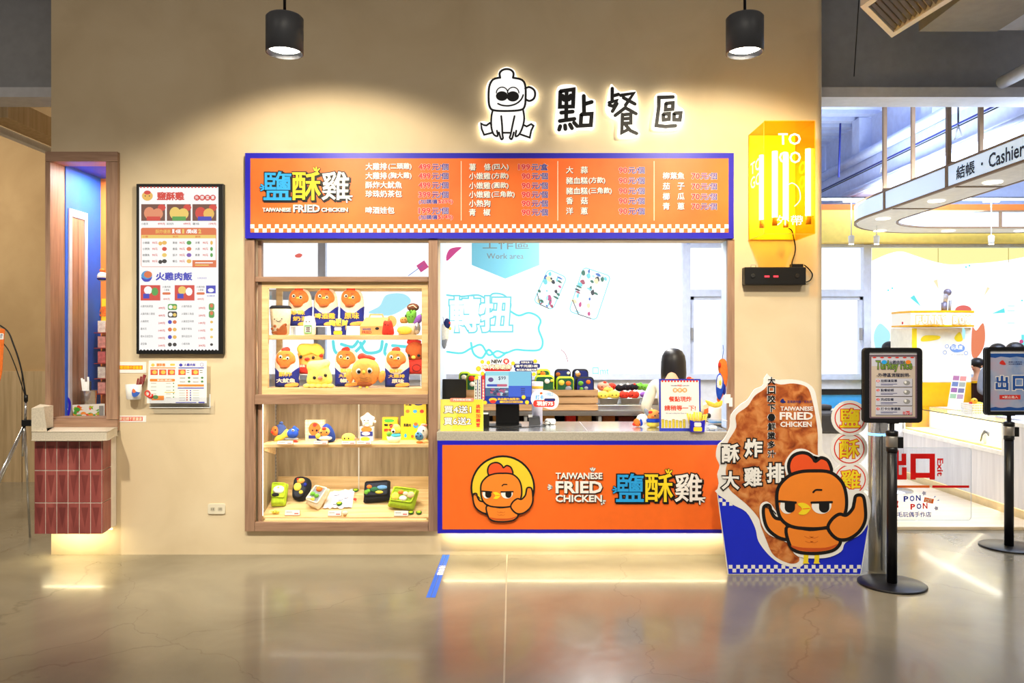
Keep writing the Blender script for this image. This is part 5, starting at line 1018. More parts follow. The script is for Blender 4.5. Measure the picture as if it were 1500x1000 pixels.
def ctoy(name, lab, cat, cx, py, grp=None, rx=0.0): Y = cY(py); return Toy(name, lab, cat, cx, py, Y, grp, (X0(cx, Y), Y, ZT+0.0005), rx)
# yellow promo card
T = ctoy('promo_card', 'yellow promotion card leaning at the left end of the counter', 'sign', 676, 629, None, -0.06)
T.part('card', lambda b, S: b.poly(S, rect(645, 585, 708, 629), mat('promo_yellow_print', (238, 220, 96), 0.5, var=0.02), 0, 0.01)); T.part('yellow_wedge', lambda b, S: b.poly(S, [(676, 585.5), (707, 585.5), (707, 628), (662, 628)], mat('promo_deep_yellow', (246, 208, 60), 0.5, var=0.02), 0.0008))
def pr(b, S):
    for i, tx in enumerate(('買4送1', '買6送2')): outlined(b, S, tx, 650, 594+17*i, 690, 605.5+17*i, PAPER, INK, 0.001, 0.02, 0.07)
    b.vtext(S, '挑戰加購！', 697, 592, 703.5, 626, RED, 0.002, 0.03)
T.part('lettering', pr); T.part('pink_strip', lambda b, S: (b.poly(S, rr(659, 583, 694, 588, 2), fPINK, 0.004, 0.003), b.text(S, '門市限定活動', 664, 584, 690, 587, PAPER, 0.0045, 0.02)))
# terminal
T = ctoy('tablet_terminal', 'black tablet terminal behind the yellow promotion card', 'terminal', 664, 622); T.part('housing', lambda b, S: b.poly(S, rr(646, 556, 682, 584, 3), BLACK, 0, 0.05), bevel=0.003); T.part('stand', lambda b, S: b.poly(S, rect(658, 584, 672, 622), BLACK, -0.01, 0.03)); T.part('foot', lambda b, S: b.poly(S, rect(652, 620, 680, 622), BLACK, 0.05, 0.1))
T = ctoy('speaker', 'small black speaker box between promotion card and screen stand', 'speaker', 712, 625); T.part('housing', lambda b, S: b.poly(S, rr(708, 606, 716.5, 625, 1), BLACK, 0, 0.05)); T.part('white_cap', lambda b, S: b.poly(S, rect(708, 605, 715, 606.5), WHITE, 0.001, 0.05))
# POS screen in a printed frame
T = ctoy('customer_screen', 'customer screen in a blue printed promotional frame on a black stand', 'screen', 744, 624)
T.part('stand_column', lambda b, S: b.poly(S, rr(727, 590, 760, 624, 2), mat('gloss_black', (10, 10, 12), 0.15), -0.03, 0.10), bevel=0.004); T.part('stand_base', lambda b, S: b.poly(S, rect(716, 622.5, 764, 624), BLACK, 0.06, 0.2)); T.part('monitor_back', lambda b, S: b.poly(S, rr(712, 546, 778, 590, 2), BLACK, -0.005, 0.03))
PB = mat('frame_blue_print', (20, 50, 150), 0.45, var=0.03)
T.part('printed_frame', lambda b, S: (b.poly(S, sp([(699, 556), (706, 550), (712, 545), (779, 545), (779, 592), (700, 591)], 1), PB, 0, 0.004)))
def scr(b, S):
    l = 0.002; A = lambda n, c, e: glow('screen_'+n, c, e)
    b.poly(S, rect(711, 544, 745, 568), A('white', (220, 244, 250), 0.9), l); b.poly(S, rect(711, 544, 745, 550), A('aqua', (150, 226, 240), 0.9), l+0.0005); b.poly(S, rect(745, 544, 778, 565), A('sky', (126, 208, 240), 0.9), l); b.poly(S, rect(745, 565, 778, 581), A('blue', (28, 92, 220), 0.9), l)
    b.poly(S, rect(711, 568, 745, 580), A('dim', (70, 120, 170), 0.6), l); rnd = random.Random(3)
    for i in range(16): b.poly(S, ell(713+rnd.random()*30, 570+rnd.random()*8, 1.5+rnd.random()*2, 1+rnd.random()*1.6, 8), A(*(('pink', (210, 90, 140), 0.7), ('pale', (200, 226, 240), 0.8), ('navy', (24, 40, 110), 0.7))[i % 3]), l+0.0004+0.00003*i)
    b.text(S, '$99', 730, 551, 741, 557, A('ink', (20, 60, 130), 0.5), l+0.0008, 0.01); b.poly(S, ell(719, 556, 4, 3.4, 12), A('violet', (110, 70, 160), 0.7), l+0.0008); b.poly(S, rr(713, 562.5, 743, 566, 1.6), A('bluebar', (30, 70, 200), 0.8), l+0.0008); b.poly(S, rr(728, 562.5, 743, 566, 1.6), A('redbar', (220, 90, 130), 0.8), l+0.001)
    for i in range(4): b.poly(S, rect(763, 568.5+i*2.6, 769, 569.6+i*2.6), A('navy', (24, 40, 110), 0.7), l+0.0005)
T.part('screen_panel', scr)
def ban(b, S):
    b.poly(S, [(707, 539), (750, 539), (747, 543.5), (711, 543.5)], mat('banner_red', (200, 30, 36), 0.45, var=0), 0.006, 0.003)
    outlined(b, S, 'NEW', 720, 526.5, 735.5, 532, INK, PAPER, 0.008, 0.05, 0.09); b.poly(S, ell(741.5, 529, 4.5, 4.2), RED, 0.008); b.text(S, '省', 739, 526.5, 744, 531.5, PAPER, 0.0085, 0.03); outlined(b, S, 'KH代幣硬換!', 706, 533.5, 750, 541, CREAM, mat('dark_red_print', (120, 26, 20), 0.5, var=0), 0.008, 0.03, 0.08)
T.part('red_banner', ban)
def ban2(b, S):
    for (x0, x1, y0, y1) in ((761, 782, 528, 533), (752.5, 791, 532.5, 539), (754, 787, 538.5, 543.8)): b.poly(S, rr(x0, y0, x1, y1, 2.2), NAVY, 0.006-0.0003*(y0 % 3), 0.003)
    b.text(S, '消費每滿1千', 763, 529, 780, 532, PAPER, 0.008, 0.02); b.text(S, '滿千元送1枚', 755, 533.8, 788, 538, PAPER, 0.008, 0.03); b.text(S, '每日送大幅度代幣', 756.5, 539.8, 786, 543, PAPER, 0.008, 0.03)
T.part('blue_banner', ban2)
def sides(b, S):
    for i, (x, m, c) in enumerate(((695, PAPER, INK), (700.5, PAPER, INK), (706, RED, PAPER))): b.poly(S, rect(x, 552-i*1.5, x+4, 588-i*1.2), m, 0.005+0.001*i, 0.002); b.vtext(S, '全館消費滿額送', x+0.8, 555, x+3.2, 586, c, 0.006+0.001*i, 0.02)
T.part('side_strip', sides)
T.part('bottom_lettering', lambda b, S: (b.text(S, '商品館內無限享!', 729, 582.5, 761, 586.2, GOLD, 0.002, 0.035), b.poly(S, rr(732, 587, 766, 590, 1.4), GOLD, 0.002), b.text(S, '代幣僅限館內使用', 736, 587.6, 762, 589.4, NAVY, 0.0026, 0.02), b.poly(S, ell(722, 585.5, 6, 3, 14), GOLD, 0.0016), b.poly(S, ell(722, 588, 4.5, 2.4, 12), RED, 0.0022)))
for x, y in ((706.5, 530), (715.5, 531), (701, 540), (751.5, 532), (784, 529), (789, 544), (782, 548), (767, 581.5), (772, 589), (710.5, 589.5), (698, 553), (707, 547)): T.part('gold_coin', lambda b, S: (b.poly(S, ell(x, y, 3 if y != 540 else 4, n=16), GOLD, 0.0105, 0.003), b.poly(S, ell(x, y, 1.8, n=12), YELLOW, 0.011)))
T.part('cloud_badge', lambda b, S: (b.poly(S, sp([(778, 588), (779, 577), (786, 572), (796, 571), (806, 573), (817, 580), (818, 590), (814, 597), (806, 599), (796, 596), (786, 594)], 4), PAPER, 0.03, 0.004), b.poly(S, rr(781, 585.5, 812, 595.5, 4), RED, 0.0306), b.poly(S, rr(797, 583, 813, 587, 1.5), NAVY, 0.0312), b.text(S, '現折75', 786, 587, 810, 594, PAPER, 0.0314, 0.04), b.text(S, '打卡', 784, 578, 796, 585, SKY, 0.031, 0.04), b.poly(S, ell(792.5, 575.5, 2, 1.6), COMB, 0.031), b.text(S, '分享飯店', 798, 574, 810, 580, SKY, 0.031, 0.0)))
T = ctoy('paper_cup', 'pale printed paper cup behind the customer screen', 'cup', 787, 619); T.part('cup_wall', lambda b, S: b.lathe((0, 0, 0), [(7.5*S.s, 0), (8.5*S.s, 60*S.s), (8*S.s, 60*S.s), (7*S.s, 1*S.s), (0.001, 1*S.s)], mat('cup_print', (214, 210, 226), 0.6), 18)); T.part('gold_band', lambda b, S: b.lathe((0, 0, 0), [(8.4*S.s, 50*S.s), (8.5*S.s, 54*S.s)], GOLD, 18)); T.part('red_band', lambda b, S: b.lathe((0, 0, 0), [(8.2*S.s, 36*S.s), (8.3*S.s, 39*S.s)], RED, 18))
# adapters and cables
T = ctoy('card_reader', 'dark grey card reader beside the cable bundle on the counter', 'card reader', 783, 622); T.part('housing', lambda b, S: b.poly(S, [(775, 612), (790, 611), (791, 621), (776, 622)], mat('dark_grey_plastic', (66, 66, 70), 0.5), 0, 0.09), bevel=0.004); T.part('white_top', lambda b, S: b.poly(S, rect(774, 608, 780, 611.5), WHITE, -0.01, 0.03))
T = ctoy('power_adapter', 'white power adapter with coiled leads on the steel counter', 'adapter', 807, 621.5); T.part('housing', lambda b, S: b.puff(S, rr(798, 613, 814, 621.5, 3), 5, WHITE, 0, flat=0.5)); T.part('lead', lambda b, S: b.tube([S.p(x, y, 0.03+0.01*math.sin(x)) for x, y in sp([(797, 619), (800, 616), (806, 619), (802, 622), (796, 621), (792, 622.5), (800, 624)], 5, False)], 0.003, BLACK, 6))
b = MB(); b.tube([(X0(px, cY(py)), cY(py), ZT+0.005) for px, py in sp([(720, 625.5), (740, 626), (765, 626.5), (785, 625), (800, 624.5)], 5, False)], 0.004, BLACK, 6); tag(b.build('cable'), 'black cable lying along the steel counter under the screen', 'cable')
# framed notice
T = ctoy('counter_notice', 'white notice with blue border standing on the counter', 'sign', 996.5, 630.5, None, -0.05)
T.part('blue_board', lambda b, S: b.poly(S, rect(966, 555, 1027, 630.5), mat('notice_blue_print', (46, 60, 190), 0.45, var=0.02), 0, 0.008)); T.part('white_sheet', lambda b, S: b.poly(S, rect(968.5, 557.5, 1024.5, 627), PAPER, 0.001))
def nt_(b, S):
    for i in range(12): b.poly(S, ell(971+i*4.6, 558.2, 1.5, 1.6, 10), RED, 0.0016)
    for i, c in enumerate('鹽酥雞'): b.poly(S, ell(989.5+i*7, 571.5, 3.6, 3.4, 14), mat('soft_orange_print', (246, 176, 90), 0.5, var=0), 0.002+0.0003*i); b.text(S, c, 987.5+i*7, 569.5, 991.5+i*7, 573.5, PAPER, 0.0032, 0.02)
    b.text(S, 'TAIWANESE', 983, 564, 992, 565.6, NAVY, 0.002, 0.02); b.text(S, 'FRIED', 993, 563.5, 1000, 565.8, RED, 0.002, 0.03); b.text(S, 'CHICKEN', 1001, 564, 1010, 565.6, NAVY, 0.002, 0.02)
    b.text(S, '餐點現炸', 980, 580.5, 1013.5, 588.5, mat('notice_red_print', (230, 82, 60), 0.5, var=0), 0.002, 0.03); b.text(S, '請稍等一下!', 973.5, 593.5, 1019.5, 601.5, mat('notice_red_print', (0, 0, 0)), 0.002, 0.03); b.text(S, 'We need cooking time, Please wait.', 975.5, 604.5, 1007.5, 606.3, NAVY, 0.002, 0.01)
T.part('lettering', nt_)
def fr_(b, S):
    for i in range(7): x = 969+i*5.2; b.poly(S, rr(x, 614+(i % 3)*1.0, x+4, 626.6, 0.6, 2), INK, 0.0016); b.poly(S, rr(x+0.4, 614.5+(i % 3)*1.0, x+3.6, 626.4, 0.5, 2), mat('fry_print', (232, 208, 70), 0.5, var=0), 0.002); b.poly(S, ell(x+1.5, 618, 0.35, n=6), INK, 0.0024); b.poly(S, ell(x+2.7, 618, 0.35, n=6), INK, 0.0024)
T.part('fries_picture', fr_)
# plush birds and fries
T = ctoy('scarf_bird_plush', 'yellow bird plush with blue scarf standing beside the notice', 'plush toy', 956, 625.5); T.ball('head', 957, 608, 10.5, 8.5, 8, fAP); T.ball('scarf', 957, 615.5, 11, 4.5, 8.5, fLB); T.ball('base', 957, 621, 10, 5, 8, fY); T.ball('comb', 952.5, 603.5, 3.6, 2.4, 3, fR, 4); T.eyes([(958, 608), (964, 604.5)], 1.1, 7.6); T.ball('beak', 954.5, 610, 2.2, 1.6, 2, fO, 7.6); T.puff('check_hat', [(943, 600), (946, 598), (953, 606), (949, 610), (945, 606)], 3, fGR, 2)
T = ctoy('lying_bird_plush', 'white bird plush with blue collar lying on the counter', 'plush toy', 936, 625); T.ball('body', 941, 614, 9, 8, 7, fW); T.ball('collar', 938.5, 616, 4, 8, 7.2, fLB); T.ball('head', 934, 618.5, 6.5, 6, 6, fO, 1); T.ball('beak', 929, 621, 3, 2.5, 3, fR, 2); T.eyes([(936, 620.5)], 1, 6.6); T.ball('wing', 946, 610, 4, 5, 4, fW, 3)
T = ctoy('fries_plush', 'small fries plush in a blue carton before the notice', 'plush toy', 1021, 632); fries(T, 1021, 602, 632, 26, True)
T = ctoy('clear_tray', 'clear plastic tray at the right end of the counter', 'tray', 1050, 630.5); T.part('tray_wall', lambda b, S: (b.poly(S, rect(1037, 616, 1064, 630.5), ACRYL, 0.02, 0.003), b.poly(S, rect(1037, 616, 1064, 630.5), ACRYL, -0.13, 0.003), b.hexa([S.p(1037, y, l) for y, l in ((616, 0.02), (616, -0.13))]+[S.p(1037.6, y, l) for y, l in ((616, -0.13), (616, 0.02))]+[S.p(1037, y, l) for y, l in ((630.5, 0.02), (630.5, -0.13))]+[S.p(1037.6, y, l) for y, l in ((630.5, -0.13), (630.5, 0.02))], ACRYL))); T.part('tray_rim', lambda b, S: b.tube([S.p(1037, 616, 0.02), S.p(1064, 616, 0.02), S.p(1064, 616, -0.13), S.p(1037, 616, -0.13)], 0.002, WHITE, 6, closed=True)); T.part('folded_cloth', lambda b, S: b.sball(S, 1046, 627, 7, 3, 10, fW, -0.05)); T.part('label_strip', lambda b, S: b.poly(S, rect(1050, 628, 1062, 630), GREY, 0.0235))
T = ctoy('white_jar', 'white jar behind the clear tray', 'jar', 1050, 620.5); T.part('jar_body', lambda b, S: b.lathe((0, 0, 0), [(11*S.s, 0), (12*S.s, 8*S.s), (12*S.s, 22*S.s), (10*S.s, 26*S.s), (0.001, 26*S.s)], WHITE, 18)); T.part('blue_band', lambda b, S: b.lathe((0, 0, 0), [(12.2*S.s, 2*S.s), (12.3*S.s, 6*S.s)], SKY, 18)); T.part('black_knob', lambda b, S: b.ball((-13*S.s, -0.02, 12*S.s), 4*S.s, BLACK, 10, 7))
# hanging plush goods
def hang(name, lab, cx, cy, Y): return Toy(name, lab, 'plush toy', cx, cy, Y)
T = hang('orange_bag_plush', 'orange hooded bag plush hanging on the right post of the opening', 1058, 592, 6.03)
T.puff('orange_hood', [(1052, 540), (1053, 529), (1058, 525), (1064, 529), (1066, 545), (1065, 560), (1061, 575), (1054, 588), (1050, 585), (1054, 570), (1056, 555)], 4, fO); T.puff('blue_coat', [(1048, 570), (1049, 552), (1054, 546), (1058, 552), (1060, 566), (1055, 584), (1050, 582)], 3.5, fLB, 3); T.puff('white_front', [(1049, 566), (1050, 552), (1054, 549), (1057, 556), (1055, 570)], 2, fW, 5.4); T.ball('comb', 1053, 534, 2.2, 4, 2.5, fR, 4); T.ball('yellow_star', 1053, 560, 1.8, 4, 1.5, fY, 7); T.ball('dark_side', 1060, 570, 2.5, 8, 2, fN, 3.5)
T.part('swing_tag', lambda b, S: (b.poly(S, rect(1060, 577, 1069, 590), TAGM, 0.02, 0.001), b.poly(S, rect(1067, 582, 1072, 595), TAGM, 0.018, 0.001))); T.part('hang_loop', lambda b, S: b.tube([S.p(1058, 526, 0), S.p(1060, 512, 0.0), S.p(1059, 505, 0)], 0.002, fLB, 6))
T.puff('yellow_legs', [(1033, 586), (1041, 588), (1050, 591), (1058, 586), (1057, 594), (1048, 597), (1038, 594)], 2.5, fY)
T = hang('hanging_bird_plush', 'white and navy bird plush hanging on the left partition', 651, 511, 6.4); T.ball('body', 651, 488, 7, 15, 6, fW); T.ball('hood', 655, 474, 5, 8, 5, fab('ink', (40, 50, 100)), 1); T.ball('beak', 659.5, 481, 2, 2.5, 2, fY, 2); T.ball('comb', 658.5, 473, 1.8, 2, 1.8, fR, 3); T.puff('dark_tail', [(648, 496), (655, 494), (654, 506), (651, 511), (648, 506)], 3, fGR, 2); T.part('hang_loop', lambda b, S: b.tube([S.p(650, 474, 0), S.p(649, 464, 0)], 0.002, BLACK, 6))
T.part('hook', lambda b, S: b.bar(S.p(649, 464, 0), S.p(641, 464, 0), 0.006, 0.006, CHROME))
# hanging work-area sign
YW = 8.6; Sw = SY(YW); t = thing('hanging_area_sign', 'pale blue pointed hanging sign marking the work area', 'sign', P(740, 408, YW))
MB().poly(Sw, [(691, 330), (790, 330), (790, 388), (740, 408), (691, 388)], trans('aqua_acrylic', (176, 238, 254)), 0, 0.006).build('acrylic_panel', t)
b = MB(); b.text(Sw, '工作區', 707, 350, 775, 365, GREY, 0.002, 0.0); b.text(Sw, 'Work area', 713, 371, 767, 379, GREY, 0.002, 0); b.build('lettering', t)
for x in (700, 781): MB().tube([P(x, 330, YW), (X0(x, YW), YW, 4.6)], 0.004, GREY, 6).build('wire', t)

# ---- back counter with crates, bags and trays
YK = 7.6; zk = Z0(602, YK)
t = thing('back_counter', 'grey back counter with dark storage below, behind the server', 'counter', (0.5, 7.9, 0))
ka, kc = -0.85, 2.25
MB().box(ka, kc, YK, 8.25, zk-0.045, zk, STEEL).build('steel_top', t); MB().box(ka, kc, 8.2, 8.24, 0, zk-0.046, mat('dark_store_back', (46, 42, 42), 0.8)).build('back_panel', t); MB().box(ka, kc, YK+0.03, 8.2, 0.42, 0.45, GREY).build('lower_shelf', t)
for x in (ka, X0(768, YK), X0(877, YK), 1.7, kc-0.03): MB().box(x, x+0.03, YK+0.02, 8.2, 0, zk-0.046, GREY).build('upright', t)
for x0, x1, y0, m, lab in ((722, 740, 606, fTAN, 'tan parcel under the back counter, left bay'), (792, 812, 607, fTAN, 'tan parcel under the back counter beside the red tub'), (829, 843, 606, fR, 'red tub under the back counter'), (846, 866, 608, CARD, 'kraft parcel under the back counter beside the red tub'), (882, 900, 608, fB, 'brown parcel under the back counter, third bay'), (905, 928, 609, fab('dark_red', (110, 50, 44)), 'dark red parcel under the back counter, third bay')):
    b = MB(); b.box(X0(x0, 7.8), X0(x1, 7.8), 7.75, 8.0, 0.451, Z0(y0+1, 7.75), m); tag(b.build('parcel', bevel=0.006), lab, 'parcel', 'parcels under the back counter')
CRW = ramp_mat('crate_wood', [(0.3, (178, 138, 98)), (0.7, (204, 164, 120))], 4, (0.8, 8, 8), 0.6)
def crate(lab, xa, xb, wall=7.63):
    t = thing('wooden_crate', lab, 'crate', (X0((xa+xb)/2, wall), wall+0.15, zk)); x0, x1 = X0(xa, wall), X0(xb, wall)
    for y0, y1 in ((571, 579.3), (582, 590.5), (592.5, 600.6)):
        z0, z1 = Z0(y1, wall), Z0(y0, wall); z0 = max(z0, zk+0.003)
        for Y in (wall, wall+0.29): MB().box(x0, x1, Y, Y+0.012, z0, z1, CRW).build('slat', t)
        for x in (x0+0.001, x1-0.013): MB().box(x, x+0.012, wall+0.0125, wall+0.2895, z0, z1, CRW).build('slat', t)
    MB().box(x0+0.014, x1-0.014, wall+0.013, wall+0.289, zk+0.002, zk+0.012, CRW).build('base_board', t)
    for x in (x0+0.014, x1-0.034):
        for Y in (wall+0.013, wall+0.269): MB().box(x, x+0.02, Y, Y+0.02, zk+0.0125, Z0(571, wall), CRW).build('corner_post', t)
crate('pale wooden slat crate of lunch bags on the back counter', 783, 876); crate('pale wooden slat crate behind the customer screen', 664, 780)
def bag(lab, x0, x1, y0, y1, Y, m, items, zb=None):
    zb = zk+0.02 if zb is None else zb
    T = Toy('lunch_bag', lab, 'bag', (x0+x1)/2, y1, Y, 'square lunch bags in the crates'); T.t.location.z = Z0(y1, Y)
    T.part('case', lambda b, S: b.puff(S, rr(x0, y0, x1, y1, 6), 7, m, 0, flat=0.7)); T.part('clear_window', lambda b, S: b.poly(S, rr(x0+2.2, y0+2.5, x1-2.2, y1-1.5, 4), NAVY if m is fK else fab('dark_green', (0, 0, 0)), 7.4*S.s, 0.4*S.s))
    for x, y, r_, mm in items: T.ball('toy_picture', x, y, r_, r_*0.9, 1.5, mm, 7.4, n=10, k=6)
for A in (('lime lunch bag with white fish, left end of the crate front row', 783, 812, 549, 577, 7.72, fLIME, ((801, 558, 4, fW), (808, 557, 2.5, fY))), ('lime lunch bag with cheese and chick, centre of the crate front row', 814.5, 841, 551, 577, 7.72, fLIME, ((822, 560, 4.5, fY), (832, 561, 4, fO), (832, 569, 5, fGR))), ('black lunch bag with green and orange toys, crate front row', 842.5, 870, 551.5, 577, 7.72, fK, ((850, 561, 4, fG), (861, 559, 3.5, fO), (858, 568, 3, fGR), (851, 569, 3, fG))),
          ('lime lunch bag in the crate back row beside the screen', 786, 806, 540, 572, 7.85, fLIME, ((795, 547, 4, fO),)), ('black lunch bag in the crate back row, centre', 812, 836, 540, 572, 7.85, fK, ((817, 548, 3.5, fB), (832, 546, 2.5, fW))), ('black lunch bag in the crate back row with bread picture', 838, 862, 540, 572, 7.85, fK, ((846, 548, 4, fTAN), (845, 545, 3, fW))),
          ('lime lunch bag with red toy left of the screen frame', 683, 704, 547, 577, 7.72, fLIME, ((691, 554, 4.5, fR), (692, 562, 4, fW))), ('lime lunch bag standing behind the black tablet', 672, 690, 544, 577, 7.85, fLIME, ((680, 552, 4, fW), (681, 562, 4, fY)))): bag(*A)
GN = mat('steel_pan', (186, 186, 184), 0.3, 1.0, var=0.1)
def pan(lab, x0, x1):
    t = thing('steel_pan', lab, 'pan', (X0((x0+x1)/2, 7.72), 7.72, Z0(592, 7.72)), 'steel pans on the back counter'); a, c = X0(x0, 7.66), X0(x1, 7.66); z0, z1 = Z0(592, 7.66), Z0(583.5, 7.66); d = 0.012
    MB().hexa([(a+d, 7.67, z0), (c-d, 7.67, z0), (c-d, 7.95, z0), (a+d, 7.95, z0), (a, 7.66, z1), (c, 7.66, z1), (c, 7.96, z1), (a, 7.96, z1)], GN).build('pan_wall', t); MB().tube([(a, 7.66, z1), (c, 7.66, z1), (c, 7.96, z1), (a, 7.96, z1)], 0.005, GN, 6, closed=True).build('pan_rim', t)
pan('steel pan of yellow and orange plush food beside the crate', 878, 906); pan('steel pan of red and black plush food near the server', 909, 938); pan('steel pan of green plush food behind the server', 941, 968)
b = MB(); b.box(X0(876, 7.64), X0(970, 7.64), 7.655, 8.0, zk+0.001, Z0(593, 7.64), GN); tag(b.build('steel_riser', bevel=0.004), 'low steel riser carrying the pans on the back counter', 'riser')
def blob(kind, lab, cx, cy, r_, m, Y, grp, extra=None):
    T = Toy(kind, lab, 'plush toy', cx, cy+r_*0.8, Y, grp); T.ball('body', cx, cy, r_*1.15, r_*0.85, r_, m)
    if extra: T.ball('topping', cx+r_*0.2, cy-r_*0.7, r_*0.35, r_*0.3, r_*0.35, extra, r_*0.3)
    T.eyes([(cx-r_*0.35, cy), (cx+r_*0.3, cy)], r_*0.13, r_*0.9)
gp = 'plush food piled in the steel pans'
for i, (kind, cx, cy, r_, m, Y, ex, lab) in enumerate((('nugget_plush', 883, 579, 8, fY, 7.70, None, 'yellow nugget plush at the left front of the first pan'), ('nugget_plush', 899, 578, 8, fY, 7.70, None, 'yellow nugget plush at the right front of the first pan'), ('nugget_plush', 891, 572, 7, fAP, 7.78, fPINK, 'apricot nugget plush behind the yellow ones'), ('shrimp_plush', 884, 566, 8, fPINK, 7.86, fR, 'pink shrimp plush at the back of the first pan'), ('shrimp_plush', 896, 566, 6, fR, 7.88, None, 'red shrimp plush beside the pink one'),
        ('tomato_plush', 914, 578, 7, fR, 7.70, fW, 'red plush at the left front of the middle pan'), ('tomato_plush', 928, 578, 7.5, fR, 7.70, fW, 'red plush at the right front of the middle pan'), ('rice_ball_plush', 908, 568, 6, fK, 7.82, fW, 'black and white plush at the left back of the middle pan'), ('rice_ball_plush', 918, 567, 6, fK, 7.82, fW, 'black and white plush at the centre back of the middle pan'), ('rice_ball_plush', 928, 567, 6, fK, 7.82, fR, 'black plush with red top at the back of the middle pan'), ('pepper_plush', 937, 566, 6, fG, 7.86, fG, 'green plush at the left of the third pan'), ('pepper_plush', 946, 567, 6, fG, 7.86, None, 'green plush at the centre of the third pan'), ('eggplant_plush', 943, 578, 5, fP, 7.70, None, 'purple plush at the front of the third pan'), ('meatball_plush', 955, 565, 5, fB, 7.86, None, 'brown meatball plush beside the server\'s hair'))): blob(kind, lab, cx, cy, r_, m, Y, gp, ex)
T = Toy('chick_head_plush', 'small orange chick plush with red comb behind the notice', 'plush toy', 1011, 566, 7.7, None, (X0(1011, 7.7), 7.7, zk+0.001)); T.part('neck_stand', lambda b, S: b.lathe((0, 0, 0), [(8*S.s, 0), (6*S.s, 34*S.s), (0.001, 36*S.s)], fO, 14)); b = None
T.ball('head', 1012, 524, 6.5, 5.5, 5, fO); T.ball('comb', 1009.5, 519.5, 4, 2.6, 3, fR); T.t.location.z = zk+0.001
T = Toy('striped_wedge', 'orange and cream striped wedge box behind the notice', 'box', 1036, 578, 7.3, None, (X0(1036, 7.3), 7.3, zk)); T.part('wedge', lambda b, S: b.poly(S, [(1026, 578), (1026, 572), (1046, 565), (1046, 578)], fO, 0, 0.12)); T.part('cream_face', lambda b, S: b.poly(S, sp([(1027, 571), (1032, 564), (1044, 563), (1044, 566), (1030, 572)], 3), fC, 0.001, 0.11))
person('person with a black bob and cream shirt bending over the work counter, back turned', X0(985, 7.02), 7.08, 1.60, pi-0.35, mat('cream_shirt', (250, 244, 226), 0.8), mat('dark_trousers', (40, 42, 50), 0.8), 'work', lean=0.10, hair='bob', lookdown=0.05)
# ================================================================ hall on the right
PK = mat('black_powder_coat', (18, 18, 22), 0.35)
def fl(px, py, z=0.0): Y = (H-z)*F/(py-500); return Vector(((px-750)*Y/F, Y, z))
def sign_stand(lab, Y, pxc, y0, y1, pyb, rad, pw):
    c = (pxc-750)*Y/F; hw = 0.195; t = thing('sign_stand', lab, 'sign stand', (c, Y, 0), 'black sign stands'); S = SY(Y-0.035); zt, zb = Z0(y0, Y), Z0(y1, Y)
    MB().lathe((c, Y, 0), [(rad, 0.0), (rad, 0.010), (rad*0.97, 0.014), (0.001, 0.016)], PK, 40).build('base_disc', t)
    MB().tube([(c, Y, 0.014), (c, Y, zb-0.20)], pw, PK, 20).build('pole', t)
    MB().lathe((c, Y, zb-0.20), [(pw*1.12, 0.0), (pw*1.12, 0.03), (pw, 0.031)], PK, 20).build('collar', t)
    MB().lathe((c, Y, zb-0.168), [(pw*1.1, 0), (pw*1.18, 0.004), (pw*1.18, 0.07), (pw*1.1, 0.074), (0.001, 0.075)], mat('satin_steel', (186, 182, 176), 0.35, 0.9), 20).build('belt_cassette', t)
    MB().box(c+pw*1.15, c+pw*1.15+0.03, Y-0.02, Y+0.02, zb-0.175, zb-0.10, PK).build('belt_clip', t)
    MB().lathe((c, Y, zb-0.092), [(pw*1.2, 0), (pw*1.2, 0.03), (pw*0.8, 0.036), (0.016, 0.038), (0.016, 0.093)], PK, 18).build('neck', t)
    L = Sheet((c, Y-0.012, (zt+zb)/2), (0.001, 0, 0), (0, 0, -0.001), (0, -1, 0)); hh = (zt-zb)/2*1000
    MB().poly(L, rr(-195, -hh, 195, hh, 24), PK, 0.0, 0.03).build('frame_back', t, bevel=0.004)
    b = MB(); o_ = rr(-195, -hh, 195, hh, 24); i_ = rr(-163, -hh+26, 163, hh-28, 6)
    n = len(o_); fr = [L.p(*q, 0.012) for q in o_]+[L.p(*q, 0.012) for q in i_]+[L.p(*q, 0.001) for q in o_]+[L.p(*q, 0.003) for q in i_]
    b.add(fr, [q for i in range(n) for q in ((i, (i+1) % n, n+(i+1) % n, n+i), (2*n+i, 2*n+(i+1) % n, (i+1) % n, i), (n+i, n+(i+1) % n, 3*n+(i+1) % n, 3*n+i))], PK); b.build('snap_frame', t)
    MB().poly(L, rect(-163, -hh+26, 163, hh-28), mat('poster_white', (236, 238, 246), 0.35), 0.0015).build('poster', t)
    MB().poly(L, rr(-40, hh-1, 40, hh+9, 3), PK, 0.004, 0.03).build('bracket', t)
    return t, L, hh
t, L, hh = sign_stand('black sign stand with a step-by-step ordering poster, nearest the cutout', 5.33, 1306.5, 510, 618, 856, 0.218, 0.033)
s1 = aff(L, 390/84, -195, -hh, 2*hh/108)          # local units: photo pixels from the frame's corner
PUR = mat('poster_plum', (120, 98, 112), 0.4, var=0); CRM = mat('poster_cream', (206, 190, 176), 0.4, var=0); LAV = mat('poster_lavender', (206, 206, 222), 0.4, var=0); DNV = mat('poster_navy', (44, 50, 76), 0.4, var=0); TRQ = mat('poster_green', (120, 150, 60), 0.4, var=0)
b = MB(); b.poly(s1, rect(8, 9, 77, 102), PUR, 0.002); b.poly(s1, rect(10.5, 12.5, 74.5, 100), CRM, 0.0025); b.poly(s1, rect(11, 13, 74, 26), LAV, 0.003)
for i in range(6): b.poly(s1, ell(15+i*11, 13.5, 3, 1, 10), RED, 0.0035)
